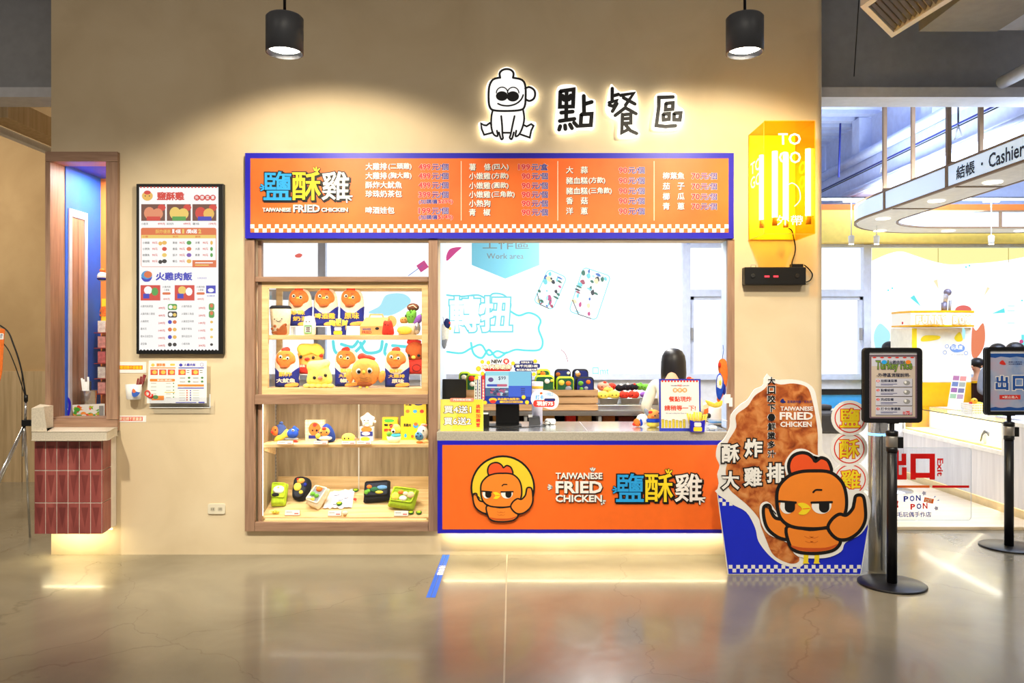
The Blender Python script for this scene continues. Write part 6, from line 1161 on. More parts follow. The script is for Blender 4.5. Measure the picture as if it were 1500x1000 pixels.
outlined(b, s1, 'Turkey rice', 16.5, 18, 70, 34, TRQ, DNV, 0.004, 0.03, 0.07); outlined(b, s1, '火雞肉飯', 36, 17.5, 57, 23, DNV, LAV, 0.006, 0.02, 0.06); b.text(s1, '-外帶區流程說明-', 18, 36, 67, 42, DNV, 0.0045, 0.02)
for x in (29, 64): b.poly(s1, ell(x, 20, 4, 3, 12), SKY if x < 40 else CHK, 0.0055)
for i, (a_, tx) in enumerate((('①', '拍照填菜單'), ('②', '點餐結帳'), ('③', '完成取餐'), ('④', '打卡分享優惠'))):
    y = 44.5+i*13.6; b.poly(s1, rect(17, y, 70.5, y+12.4), DNV, 0.0035); b.poly(s1, rect(16.5, y-0.5, 70, y+11.6), LAV, 0.004)
    b.poly(s1, ell(20, y+3, 2.3, 2.0, 12), RED, 0.0045); b.text(s1, str(i+1), 19.2, y+1.6, 20.8, y+4.4, PAPER, 0.005, 0.02); b.text(s1, tx, 24, y+0.8, 24+len(tx)*4.8, y+5.2, DNV, 0.0045, 0.025); b.poly(s1, rect(24, y+7.2, 48, y+8), NAVY, 0.0045); b.poly(s1, rect(24, y+9, 42, y+9.6), NAVY, 0.0045)
    if i < 3: b.poly(s1, ell(62, y+6, 5, 3.5, 12), GREY, 0.0045); b.poly(s1, ell(60, y+5, 2, 2, 8), PAPER, 0.005)
b.text(s1, '現折', 56, 92, 60.5, 97, RED, 0.0045, 0.02); b.text(s1, '75', 60.8, 91.5, 66.5, 97, RED, 0.0045, 0.05); b.text(s1, '元', 67, 93.5, 69.5, 97, RED, 0.0045, 0.02); b.build('poster_print', t)
t, L, hh = sign_stand('black sign stand with a blue exit poster, near the white counter', 6.3, 1478, 509, 607, 800, 0.215, 0.034)
s2 = aff(L, 390/71, -195, -hh, 2*hh/98); SKB = ramp_mat('poster_sky_print', [(0.3, (120, 156, 216)), (0.5, (176, 186, 216)), (0.7, (206, 170, 196))], 5, rough=0.4)
DBL = mat('poster_blue', (32, 84, 170), 0.4, var=0)
b = MB(); b.poly(s2, rect(6.5, 8.5, 64.5, 92), SKB, 0.002); b.poly(s2, sp([(6.5, 8.5), (64.5, 8.5), (64.5, 13), (55, 14.5), (45, 13), (35, 14.5), (22, 13), (14, 15), (6.5, 14)], 1), DBL, 0.0025); b.poly(s2, [(6.5, 92), (6.5, 88)]+sp([(14, 86.5), (24, 88), (34, 86.5), (46, 88), (56, 86.5)], 4, False)+[(64.5, 88), (64.5, 92)], DBL, 0.0025)
for c, x0, x1 in (('出', 14, 33), ('口', 39, 58)): outlined(b, s2, c, x0, 41, x1, 62, DBL, PAPER, 0.003, 0.045, 0.10)
b.poly(s2, rect(20, 69, 50.5, 75.5), RED, 0.003); b.text(s2, '※禁止進入', 24, 70.3, 47, 74.2, PAPER, 0.0035, 0.02); b.poly(s2, sp([(20, 23), (22, 19.5), (25, 18.5), (28, 22), (29, 25), (24, 25)], 3), RED, 0.003); b.text(s2, '嘉義火雞肉飯', 33, 20, 53, 22, NAVY, 0.003, 0.01); b.text(s2, '文化館主題園區', 33, 23, 53, 25, NAVY, 0.003, 0.01); b.build('poster_print', t)

# ---- steel gate with a clear leaf
YG = 5.66; SGt = SY(YG); gc = (1286.5-750)*YG/F; gr = 13.8*YG/F
t = thing('exit_gate', 'steel gate post with a clear acrylic leaf lettered exit in red', 'gate', (gc, YG, 0))
MB().lathe((gc, YG, 0), [(gr*1.0, 0.0), (gr, 1.08), (gr*0.96, 1.092), (0.001, 1.094)], STEEL, 28).build('post', t)
b = MB(); b.box(gc-gr*0.12, gc-gr*0.02, YG-gr-0.002, YG-gr+0.02, 0.02, 0.98, mat('dark_slot', (60, 60, 62), 0.4)); b.build('slot', t)
MB().lathe((gc, YG, Z0(637, YG)), [(gr*1.01, 0), (gr*1.01, 0.018)], glow('blue_led', (120, 190, 255), 3), 28).build('blue_led_ring', t)
leaf = MB().poly(SGt, rr(1299, 655, 1423, 762, 5), ACRYL, 0.004, 0.008).build('acrylic_leaf', t)
MB().tube([SGt.p(x, y, 0) for x, y in rr(1299.5, 655.5, 1422.5, 761.5, 5)], 0.0018, mat('acrylic_edge', (226, 234, 240), 0.2, emit=0.15, var=0), 6, closed=True).build('leaf_edge', leaf)
for y in (675, 745): MB().pbox(1296, 1305, y-5, y+5, YG-0.012, 0.024, STEEL).build('hinge', t)
XR = mat('exit_red_vinyl', (232, 16, 16), 0.4, var=0)
b = MB(); b.poly(SGt, rect(1333, 664, 1369, 671.5), XR, 0.006); b.poly(SGt, rect(1333, 671.5, 1341, 702), XR, 0.006); b.poly(SGt, rect(1361, 671.5, 1369, 702), XR, 0.006); b.poly(SGt, rect(1341, 692, 1361, 699.5), XR, 0.006)
for R_ in ((1309, 659, 1316, 702), (1300, 664, 1306.5, 681), (1320, 664, 1327, 681), (1306.5, 674.5, 1309, 681), (1316, 674.5, 1320, 681), (1298, 684, 1305, 702), (1320.5, 684, 1327.5, 702), (1305, 695, 1309, 702), (1316, 695, 1320.5, 702)): b.poly(SGt, rect(*R_), XR, 0.006)
Sr = Sheet(SGt.p(1381, 671, 0.006), SGt.d, -SGt.r, SGt.n); b.text(Sr, 'Exit', 0, 0, 26, 9, XR, 0, 0.03)
b.poly(SGt, rect(1300, 710.5, 1361, 714), mat('orange_vinyl', (244, 112, 36), 0.4, var=0), 0.006); b.poly(SGt, rect(1365, 710.5, 1419, 714), XR, 0.006); b.build('red_lettering', leaf)
b = MB(); VB = mat('blue_vinyl', (34, 60, 170), 0.4, var=0)
for tx, x, y, cs in (('PON', 1323, 726, (VB, VB, VB)), ('PON', 1333, 737.5, (XR, VB, XR))):
    for i, c in enumerate(tx): b.text(SGt, c, x+i*9, y-i*0.7, x+i*9+7, y+8.5-i*0.7, cs[i], 0.006, 0.04)
b.poly(SGt, rot2(rect(1353, 729, 1367, 736), 0.2, (1360, 732)), ORANGE, 0.006); b.text(SGt, 'DIY', 1355, 730, 1365, 735, CREAM, 0.0066, 0.02)
b.text(SGt, '絨毛玩偶手作店', 1305, 749, 1363.5, 757, VB, 0.006, 0.02)
b.poly(SGt, sp([(1309+r_*cos(a), 738+r_*sin(a)) for a, r_ in [(i*pi/5, 8 if i % 2 else 5.5) for i in range(10)]], 3), XR, 0.006); b.poly(SGt, ell(1310, 738, 2.5, n=10), VB, 0.0066)
for x, y in ((1353, 722), (1371, 744)): b.poly(SGt, sp([(x+r_*cos(a), y+r_*sin(a)) for a, r_ in [(i*pi/5, 3.6 if i % 2 else 2.2) for i in range(10)]], 3), mat('lilac_vinyl', (190, 186, 214), 0.4, var=0), 0.006)
b.poly(SGt, [(1367, 729), (1369, 726), (1370, 727)], VB, 0.006); b.poly(SGt, [(1371, 733), (1375, 731), (1375, 732.6)], VB, 0.006); b.build('shop_logo', leaf)
t = thing('steel_post', 'far steel post with a grey disc base on the pale platform', 'post', fl(1302, 718, 0.03)); p = fl(1302, 718, 0.03)
MB().lathe(p, [(0.24, 0), (0.24, 0.012), (0.001, 0.016)], STEEL, 28).build('base_disc', t); MB().lathe(p, [(0.03, 0.014), (0.03, 0.8), (0.001, 0.81)], STEEL, 16).build('tube', t)

# ---- pale platform and the long white counter
PLAT = ramp_mat('pale_maple_boards', [(0.3, (236, 214, 178)), (0.7, (250, 232, 202))], 3, (0.5, 8, 8), 0.4, spec=0.5)
struct(MB().box(2.62, 4.66, 6.87, 9.6, 0.0, 0.03, PLAT).build('floor_platform', bevel=0.004), 'pale wooden platform in front of the white counter')
CW = ramp_mat('whitewashed_board', [(0.3, (212, 212, 218)), (0.7, (230, 230, 234))], 3, (8, 8, 0.6), 0.5); CTOP = mat('counter_white', (242, 242, 240), 0.4)
t = thing('white_counter', 'long white counter with a glazed sand display in its front', 'counter', (5.1, 7.6, 0)); XC = 4.70
MB().box(XC, 5.5, 5.6, 9.5, 0.10, 0.56, CW).build('front_body', t); MB().box(XC+0.35, 5.5, 7.45, 9.5, 0.561, 0.86, CW).build('rear_body', t); MB().box(3.95, XC-0.001, 9.42, 9.5, 0.03, 0.87, CW).build('return_panel', t); MB().box(XC, 5.5, 5.6, 7.44, 0.561, 0.86, CW).build('end_body', t)
MB().box(XC-0.02, 5.52, 5.6, 7.46, 0.861, 0.90, CTOP).build('counter_top', t, bevel=0.004)
BAS = mat('cream_baseboard', (246, 226, 180), 0.5); MB().box(XC+0.02, 5.5, 5.6, 9.5, 0.0, 0.099, BAS).build('baseboard', t)
MB().box(XC+0.001, XC+0.018, 5.6, 9.5, 0.092, 0.0995, glow('soft_led', (255, 226, 170), 1.6)).build('led_strip', t); lamp('counter_glow', 'AREA', (XC-0.02, 7.6, 0.085), 3, (1, 0.85, 0.55), (XC-0.10, 7.6, 0), shape='RECTANGLE', size=0.03, size_y=3.6)
b = MB()
for A in ((XC-0.012, XC+0.02, 7.44, 9.5, 0.561, 0.60), (XC-0.012, XC+0.02, 7.44, 7.52, 0.60, 0.87), (XC-0.012, XC+0.02, 9.42, 9.5, 0.60, 0.87)): b.box(*A, CTOP)
b.build('display_frame', t)
MB().box(XC-0.002, XC+0.003, 7.52, 9.42, 0.60, 0.868, CLEAR).build('front_glass', t); MB().box(XC-0.012, XC+0.36, 7.45, 9.5, 0.869, 0.874, CLEAR).build('top_glass', t); b = MB(); b.box(XC-0.014, XC-0.002, 7.45, 9.5, 0.868, 0.876, PK); b.build('top_edge', t)
SAND = mat('yellow_sand', (250, 226, 140), 0.8, var=0.25, scale=6); MB().box(XC+0.02, XC+0.349, 7.5, 9.45, 0.561, 0.62, SAND).build('sand_bed', t); MB().box(XC+0.335, XC+0.349, 7.5, 9.45, 0.62, 0.86, mat('sand_backboard', (255, 250, 214), 0.6, emit=0.35, var=0)).build('display_back', t)
lamp('sand_light', 'AREA', (XC+0.15, 8.45, 0.86), 9, (1, 0.95, 0.8), (XC+0.15, 8.45, 0), shape='RECTANGLE', size=0.05, size_y=1.8)
T = thing('model_bird', 'small dark-headed model bird standing in the sand display', 'model', (XC+0.08, 7.95, 0.62))
b = MB(); x, y = XC+0.08, 7.95; b.tube([(x, y+0.06, 0.63), (x, y+0.03, 0.70), (x, y-0.02, 0.745), (x, y-0.07, 0.73), (x, y-0.075, 0.70)], [0.006, 0.012, 0.018, 0.016, 0.006], mat('slate_plumage', (96, 96, 100), 0.6), 10); b.build('body', T)
b = MB(); b.ball((x, y-0.02, 0.67), (0.02, 0.035, 0.05), fW, 10, 7); b.build('breast', T); b = MB(); b.tube([(x, y+0.05, 0.615), (x, y+0.1, 0.62)], 0.004, fTAN, 6); b.build('foot', T)
tt = thing('price_sheet', 'tall white sheet of eight coloured tickets standing on the far counter', 'sheet', P(1402, 598, 9.0)); ST = SY(9.0)
MB().poly(ST, [(1396, 547), (1417, 549), (1410, 598), (1388, 598)], PAPER, 0, 0.01).build('sheet', tt)
b = MB()
for i in range(8):
    c, r_ = i % 2, i//2; x = 1396.5+c*10.2-r_*1.5; y = 550+r_*8.8+c*0.8; m = mat(('ticket_plum', 'ticket_pink', 'ticket_blue', 'ticket_grey', 'ticket_violet', 'ticket_slate', 'ticket_green', 'ticket_lilac')[i], ((180, 120, 170), (226, 150, 150), (110, 130, 190), (170, 176, 176), (150, 100, 170), (120, 120, 170), (150, 186, 170), (180, 150, 190))[i], 0.5, var=0)
    b.poly(ST, [(x, y), (x+9, y+0.4), (x+8, y+7), (x-1, y+6.6)], m, 0.001)
b.build('ticket_print', tt)
t = thing('plastic_basket', 'white openwork plastic basket holding a yellow duck on the far counter', 'basket', (4.87, 8.2, 0.875))
b = MB(); x0, x1 = X0(1416, 8.2), X0(1449, 8.2)
z0, z1 = 0.8765, 1.0
for i in range(13): x = x0+(x1-x0)*i/12; b.box(x-0.004, x+0.004, 8.1, 8.104, z0, z1, WHITE); b.box(x-0.004, x+0.004, 8.296, 8.3, z0, z1, WHITE)
for i in range(6): z = z0+(z1-z0)*i/5; b.box(x0, x1, 8.0985, 8.0999, z-0.005, z+0.005, WHITE); b.box(x0, x1, 8.3001, 8.3015, z-0.005, z+0.005, WHITE); b.box(x0-0.003, x0, 8.1, 8.3, z-0.005, z+0.005, WHITE); b.box(x1, x1+0.003, 8.1, 8.3, z-0.005, z+0.005, WHITE)
for i in range(9): y = 8.1+0.2*i/8; b.box(x0-0.001, x0+0.001, y-0.004, y+0.004, z0, z1, WHITE); b.box(x1-0.001, x1+0.001, y-0.004, y+0.004, z0, z1, WHITE)
b.build('basket_wall', t); MB().box(x0, x1, 8.1, 8.3, 0.875, 0.8764, WHITE).build('basket_floor', t)
T = Toy('toy_duck', 'yellow rubber duck with red bill resting in the white basket', 'toy', 1431, 597, 8.2); T.t.location.z = 0.90; T.ball('body', 1433, 587, 9, 7, 7, YELLOW); T.ball('head', 1427, 579, 4.5, 4.5, 4.5, mat('duck_orange', (250, 180, 40), 0.4)); T.ball('bill', 1422, 582, 2.5, 2, 2, RED); T.ball('tail', 1440, 588, 4, 4, 4, RED); T.ball('base', 1432, 594, 7, 3, 6, YELLOW); T.eyes([(1425.5, 577.5)], 0.8, 4.2)
b = MB(); b.box(XC+0.38, 5.3, 8.35, 8.97, 0.8605, 0.872, mat('pale_green_mat', (206, 222, 130), 0.6)); tag(b.build('cutting_mat', bevel=0.003), 'pale green mat lying on the white counter behind the sand display', 'mat')
for i, (y, m, lab) in enumerate(((8.45, fG, 'green craft felt on the mat nearest the basket'), (8.63, fG, 'green craft felt on the mat, second from the basket'), (8.83, YELLOW, 'yellow craft felt at the far end of the green mat'))): b = MB(); b.ball((5.16, y, 0.882), (0.08, 0.08, 0.0095), m, 12, 6); tag(b.build('craft_felt'), lab, 'felt', 'craft felts on the green mat')
t = thing('hair_dryer', 'small dark blue and red hand tool lying on the white counter with its cord', 'tool', (5.0, 7.12, 0.9)); b = MB(); b.tube([(4.75, 7.14, 0.945), (4.85, 7.08, 0.95), (4.96, 7.05, 0.945)], [0.03, 0.045, 0.03], fN, 12); b.build('barrel', t); b = MB(); b.tube([(4.9, 7.05, 0.94), (5.02, 7.0, 0.925)], [0.025, 0.02], RED, 10); b.build('handle', t); b = MB(); b.tube(sp([(4.75, 7.12, 0.93), (4.665, 7.1, 0.86), (4.66, 7.0, 0.76), (4.67, 6.8, 0.72), (4.67, 6.4, 0.74), (4.67, 6.1, 0.72)], 6, False), 0.008, PK, 8); b.build('cord', t)
for x, y, r_, h_, m, lab in ((5.12, 7.0, 0.045, 0.13, WHITE, 'white tub standing on the white counter below the exit poster'), (5.14, 6.82, 0.035, 0.11, ORANGE, 'orange tub on the white counter beside the white tub'), (5.14, 6.70, 0.03, 0.12, CARD, 'tan tub on the white counter right of the orange tub'), (5.15, 6.56, 0.05, 0.15, PK, 'black tub on the white counter right of the tan tub')):
    t = thing('tub', lab, 'tub', (x, y, 0.901), 'tubs on the white counter'); MB().lathe((x, y, 0.901), [(r_*0.9, 0), (r_, h_), (r_*0.9, h_+0.004), (0.001, h_+0.004)], m, 18).build('tub_wall', t); MB().lathe((x, y, 0.901+h_+0.004), [(r_*1.05, 0), (r_*1.05, 0.012), (0.001, 0.014)], m, 18).build('lid', t)

# ---- yellow-topped photo machine behind the counter
YMc = 9.62; SMc = SY(YMc)
WB = mat('white_machine_panel', (250, 244, 224), 0.4); YB_ = mat('machine_yellow', (250, 186, 20), 0.4)
t = thing('yellow_machine', 'white and yellow machine with a lettered canopy behind the counter', 'machine', (X0(1379, YMc), YMc+0.3, 0)); x0, x1 = X0(1336, YMc), X0(1423, YMc)
MB().box(x0, x1, YMc, YMc+0.55, 0, Z0(560, YMc), YB_).build('lower_body', t, bevel=0.006); MB().box(x0, x1, YMc, YMc+0.55, Z0(560, YMc)+0.001, Z0(480, YMc), WB).build('upper_body', t, bevel=0.006)
MB().pbox(1336, 1343, 481, 560, YMc-0.004, 0.004, YELLOW).build('yellow_edge', t)
cx = X0(1381, YMc); cv = [(X0(1330, YMc), YMc+0.2), (X0(1333, YMc), YMc-0.02), (X0(1360, YMc), YMc-0.10), (cx, YMc-0.12), (X0(1402, YMc), YMc-0.10), (X0(1425, YMc), YMc-0.02), (X0(1430, YMc), YMc+0.2), (X0(1425, YMc), YMc+0.5), (X0(1335, YMc), YMc+0.5)]
MB().poly(Sfl, cv, mat('canopy_white', (255, 252, 240), 0.4, var=0), Z0(458, YMc), Z0(458, YMc)-Z0(478, YMc)).build('canopy', t)
for y0, y1 in ((455, 458), (476, 478.5)): MB().poly(Sfl, [(cx+(x-cx)*1.01, (YMc+0.2)+(y-YMc-0.2)*1.01) for x, y in cv], YB_, Z0(y0, YMc), Z0(y0, YMc)-Z0(y1, YMc)).build('canopy_trim', t)
Sn = SY(YMc-0.125)
for i, c in enumerate('FUNNY BOX'):
    if c != ' ': b = MB(); outlined(b, Sn, c, 1342+i*9, 462, 1349.5+i*9, 474.5, PAPER, YB_, 0.001, 0.06, 0.12); b.build('canopy_letter', t)
b = MB(); S = SY(YMc-0.002); b.poly(S, sp([(1349, 496), (1356, 491), (1376, 492), (1374, 497), (1352, 500)], 4), YELLOW, 0.001); b.poly(S, sp([(1398, 494), (1406, 486), (1410, 498), (1402, 500)], 4), YELLOW, 0.001); b.poly(S, sp([(1410, 480), (1414, 484), (1413, 496), (1410, 494)], 3), CYL, 0.001)
PBL = mat('pale_blue_print', (120, 156, 214), 0.5, var=0)
b.poly(S, sp([(1391, 510), (1396, 504), (1402, 506), (1407, 504), (1413, 508), (1411, 514), (1398, 516)], 3), PBL, 0.001); b.text(S, '玩具屋', 1393, 506, 1410, 512, PAPER, 0.0015, 0.03); b.text(S, 'LET US HAVE FUN', 1393, 518.5, 1411, 520, GREY, 0.001, 0)
for x, y in ((1387, 507), (1384, 516), (1415, 517)): b.stroke(S, ell(x, y, 2.6, n=12), 0.7, PBL, 0.001, True)
b.build('front_print', t)
b = MB(); YA = YMc+0.1; b.tube([P(1383, 456, YA), P(1383, 443, YA)], 0.034, mat('grey_metal', (120, 116, 136), 0.4, 0.3), 14); b.tube([P(1391, 456, YA), P(1392, 440, YA)], 0.016, GREY, 10); b.build('arm_base', t)
b = MB(); b.tube([P(1384, 445, YA), P(1386, 432, YA), P(1390, 427, YA)], [0.022, 0.03, 0.034], mat('silver_metal', (190, 192, 206), 0.3, 0.5), 14); b.ball(P(1388, 428, YA), 0.045, mat('grey_metal', (0, 0, 0)), 14, 9); b.build('arm_head', t)
MB().pbox(1327, 1335, 474, 478, YMc+0.1, 0.1, YB_).build('side_horn', t); b = MB(); b.ball(P(1325, 473, YMc+0.15), 0.033, RED, 12, 8); b.build('side_bulb', t)
t = thing('dark_cabinet', 'dark brown cabinet with a yellow edge behind the basket', 'cabinet', (X0(1448, 9.8), 9.9, 0)); MB().box(X0(1426, 9.8), X0(1480, 9.8), 9.8, 9.9, 0, Z0(561, 9.8), mat('dark_walnut', (74, 44, 36), 0.5)).build('body', t); MB().box(X0(1424, 9.8), X0(1482, 9.8), 9.78, 9.92, Z0(561, 9.8)+0.001, Z0(558, 9.8), YB_).build('yellow_top', t)
# bench and rail glimpsed past the wall
t = thing('dark_bench', 'dark grey rounded booth bench behind the round discs of the cutout', 'bench', (X0(1225, 8.2), 8.3, 0)); x0, x1 = X0(1180, 8.2), X0(1234, 8.2)
MB().box(x0, x1, 8.15, 8.6, 0.0, Z0(634, 8.2), mat('white_plinth', (226, 226, 230), 0.5)).build('plinth', t); MB().box(x0, x1+0.02, 8.13, 8.62, Z0(634, 8.2)+0.001, Z0(604, 8.2), mat('charcoal_leather', (66, 64, 66), 0.5)).build('seat', t, bevel=0.03); MB().box(x0, x1, 8.45, 8.62, Z0(604, 8.2)+0.001, Z0(596, 8.2), mat('charcoal_leather', (0, 0, 0))).build('back_pad', t, bevel=0.02)
t = thing('handrail', 'black handrail with blue glass panel beyond the shop wall', 'rail', (3.7, 9.6, 0)); x0, x1 = 3.2, 4.40
MB().box(x0, x1, 9.59, 9.63, Z0(572, 9.6)-0.05, Z0(572, 9.6)+0.02, PK).build('rail', t); MB().box(x0, x1, 9.605, 9.613, 0.3, Z0(572, 9.6)-0.05, mat('blue_panel', (60, 160, 226), 0.4)).build('blue_panel', t); MB().box(x0+0.05, x1-0.05, 9.60, 9.604, 0.1, Z0(598, 9.6), WHITE).build('white_panel', t)
for x in (x0, x1-0.04): MB().box(x, x+0.04, 9.59, 9.63, 0, Z0(572, 9.6)-0.05, PK).build('post', t)

# ---- oval ring light over the counter
BRZ = mat('bronze_metal', (132, 106, 78), 0.45, 0.2); RIB = mat('ribbed_lit_acrylic', (206, 226, 250), 0.4, emit=0.55, var=0.04, scale=3, stretch=(1, 1, 60)); RWH = mat('ring_white', (238, 236, 230), 0.5)
zb, zt = 3.018, 3.235; RX0, RX1, RY0, RY1 = 3.9, 7.4, 4.4, 9.95
def track(off, r0=1.25): r_ = max(0.2, r0-off); return rr(RX0+off, RY0+off, RX1-off, RY1-off, r_, 10)
t = thing('ring_light', 'large oval ring ceiling light with lit ribbed band and cashier lettering', 'ceiling light', (5.6, 7.2, zb))
def band(name, off, z0, z1, m, th=0.012):
    o_, i_ = track(off), track(off+th); n = len(o_); b = MB(); vs_ = [(x, y, z) for z in (z0, z1) for x, y in o_]+[(x, y, z) for z in (z0, z1) for x, y in i_]
    fs = []
    for i in range(n):
        j = (i+1) % n; fs += [(i, j, n+j, n+i), (2*n+j, 2*n+i, 3*n+i, 3*n+j), (n+i, n+j, 3*n+j, 3*n+i), (j, i, 2*n+i, 2*n+j)]
    b.add(vs_, fs, m); return b.build(name, t)
band('lit_band', 0.006, zb+0.02, zt-0.02, RIB); band('lit_band', 0.45, zb+0.02, zt-0.02, RIB)
for off in (0.0, 0.444): band('bronze_trim', off, zb, zb+0.02, BRZ, 0.026); band('bronze_trim', off, zt-0.02, zt, BRZ, 0.026)
band('soffit_panel', 0.03, zb+0.004, zb+0.012, RWH, 0.41)
for x, y in ((RX0-0.003, 8.23), (RX0-0.003, 7.05), (RX0-0.003, 5.9)): MB().box(x, x+0.02, y-0.02, y+0.02, zb+0.02, zt-0.02, BRZ).build('band_divider', t)
for y in (8.1, 6.95): MB().box(RX0+0.03, RX0+0.44, y-0.012, y+0.012, zb-0.004, zb+0.003, BRZ).build('soffit_bar', t)
for x in (4.75, 5.9): MB().box(x-0.02, x+0.02, RY1-0.47, RY1-0.44, zb+0.02, zt-0.02, BRZ).build('band_divider', t)
Sx = Sheet((RX0+0.003, 0, 0), (0, -1, 0), (0, 0, -1), (-1, 0, 0)); b = MB(); tx = mat('black_vinyl', (16, 18, 30), 0.5, var=0)
MB().text(Sx, '結帳', -6.90, -3.185, -6.62, -3.065, tx, 0.0, 0.025).build('cashier_lettering', t); MB().poly(Sx, ell(-6.52, -3.125, 0.014, n=12), tx, 0.0).build('lettering_dot', t); b.text(Sx, 'Cashier', -6.43, -3.185, -5.98, -3.065, tx, 0.0, 0.02); b.build('cashier_lettering', t)
for y in (8.75, 7.65, 6.75, 5.9): MB().lathe((RX0+0.235, y, zb-0.004), [(0.075, 0.0), (0.06, 0.004), (0.001, 0.005)], glow('downlight', (255, 246, 224), 5), 20).build('downlight', t)
for x in (4.55, 5.4, 6.3): MB().lathe((x, RY1-0.235, zb-0.004), [(0.075, 0.0), (0.06, 0.004), (0.001, 0.005)], glow('downlight', (0, 0, 0)), 20).build('downlight', t)
for x, y in ((RX0+0.02, 8.26), (RX0+0.02, 7.05), (RX0+0.44, 8.5), (RX0+0.44, 7.27)): MB().box(x-0.018, x+0.018, y-0.018, y+0.018, zt, 4.6, BRZ).build('hanger_rod', t)
for x, y in ((RX0+0.02, 8.26), (RX0+0.02, 7.05)): MB().box(x+0.018, x+0.20, y-0.014, y+0.014, zt+0.002, zt+0.03, BRZ).build('hanger_foot', t)
# track spots below the bulkhead
def spot(px, lab):
    Y = 9.3; t = thing('track_spotlight', lab, 'spotlight', P(px, 358, Y), 'white track spotlights'); x = X0(px, Y)
    MB().lathe((x, Y, Z0(357, Y)), [(0.03, 0), (0.035, 0.09), (0.02, 0.10), (0.001, 0.10)], WHITE, 14).build('housing', t); MB().lathe((x, Y, Z0(358.5, Y)), [(0.001, 0), (0.028, 0.004), (0.028, 0.008)], glow('spot_lens', (255, 250, 220), 10), 14).build('lens', t); MB().tube([(x, Y, Z0(357, Y)+0.1), (x, Y, 3.3)], 0.006, WHITE, 6).build('stem', t); MB().box(x-0.09, x+0.09, Y-0.02, Y+0.02, 3.3, 3.32, WHITE).build('track_adapter', t)
spot(1247, 'white track spotlight nearest the shop wall'); spot(1284, 'white track spotlight second from the shop wall'); spot(1452, 'white track spotlight right of the yellow machine')
b = MB(); b.box(2.9, 8.0, 9.285, 9.315, 3.321, 3.345, WHITE)
tag(b.build('lighting_track'), 'long white lighting track carrying the white spotlights', 'track')
b = MB(); b.tube([(2.9, 9.9, 3.46), (8.5, 9.9, 3.46)], 0.012, PK, 8); struct(b.build('trim_conduit'), 'thin dark conduit in front of the orange band')
# duct and grille under the near ceiling
A_, B_, C_ = Vector((2.8, 5.775, 3.9)), Vector((2.365, 5.28, 3.9)), Vector((2.885, 5.175, 3.9)); D_ = B_+C_-A_
t = thing('air_grille', 'white framed air grille with brown slats at the top right', 'vent', (2.6, 5.2, 3.9)); u, v = (B_-A_), (C_-A_); upv = Vector((0, 0, 0.10))
q = lambda a, c, z=0.0: A_+u*a+v*c+Vector((0, 0, z)); b = MB()
for a0, a1, c0, c1 in ((-0.04, 0.06, -0.04, 1.6), (0.94, 1.04, -0.04, 1.6), (0.06, 0.94, -0.04, 0.05), (0.06, 0.94, 1.52, 1.6)): b.hexa([q(a0, c0), q(a1, c0), q(a1, c1), q(a0, c1), q(a0, c0, 0.1), q(a1, c0, 0.1), q(a1, c1, 0.1), q(a0, c1, 0.1)], mat('ivory_frame', (226, 218, 206), 0.5))
b.build('grille_frame', t); b = MB()
for i in range(16): c0 = 0.08+i*0.09; b.hexa([q(0.06, c0, 0.01), q(0.94, c0, 0.01), q(0.94, c0+0.035, 0.03), q(0.06, c0+0.035, 0.03), q(0.06, c0, 0.02), q(0.94, c0, 0.02), q(0.94, c0+0.035, 0.04), q(0.06, c0+0.035, 0.04)], mat('brown_slat', (150, 132, 110), 0.5))
b.build('slats', t); b = MB(); b.hexa([q(0.0, 0.0, 0.101), q(1, 0, 0.101), q(1, 1.56, 0.101), q(0, 1.56, 0.101), q(0, 0, 0.3), q(1, 0, 0.3), q(1, 1.56, 0.3), q(0, 1.56, 0.3)], mat('duct_grey', (140, 136, 128), 0.6)); b.build('plenum', t)
t = thing('duct_box', 'grey boxed duct running beside the air grille', 'duct', (4.0, 5.6, 3.93)); b = MB(); b.hexa([(3.02, 5.83, 3.95), (3.6, 5.83, 3.95), (3.6, 4.2, 3.95), (3.02, 4.2, 3.95), (3.02, 5.83, 4.5), (3.6, 5.83, 4.5), (3.6, 4.2, 4.5), (3.02, 4.2, 4.5)], mat('duct_grey', (0, 0, 0))); b.build('duct_body', t); b = MB(); b.box(3.601, 4.3, 4.2, 5.83, 3.96, 4.5, mat('duct_pale', (186, 192, 206), 0.5)); b.build('pale_duct_body', t)
b = MB(); b.tube([(3.92, 6.28, 3.72), (3.92, 4.6, 3.72)], 0.05, mat('duct_pale', (0, 0, 0)), 12); struct(b.build('trim_pipe'), 'pale pipe crossing under the grey beam at upper right')
b = MB(); b.tube([P(1262, -60, 5.9), P(1251, 112, 6.32)], 0.004, PK, 6); struct(b.build('trim_wire'), 'thin wire hanging before the grey beam')
# visitors
person('person with short black hair and lime shirt behind the ordering poster', X0(1303, 10.3), 10.3, 1.675, 0.5, fLIME, mat('dark_trousers', (0, 0, 0)), 'down')
person('child seen from the side with black hair, behind the dark cabinet', 6.05, 10.2, 1.46, -1.3, mat('white_shirt', (236, 238, 240), 0.8), mat('dark_trousers', (0, 0, 0)), 'down')
person('person with dark hair behind the exit poster, nearer the machine', X0(1461, 9.55), 9.55, 1.65, 0.2, mat('grey_shirt', (120, 124, 134), 0.8), mat('dark_trousers', (0, 0, 0)), 'front')
person('person with dark hair behind the exit poster, farther from the machine', X0(1487, 8.9), 8.9, 1.665, -0.2, mat('navy_shirt', (40, 50, 80), 0.8), mat('dark_trousers', (0, 0, 0)), 'front')
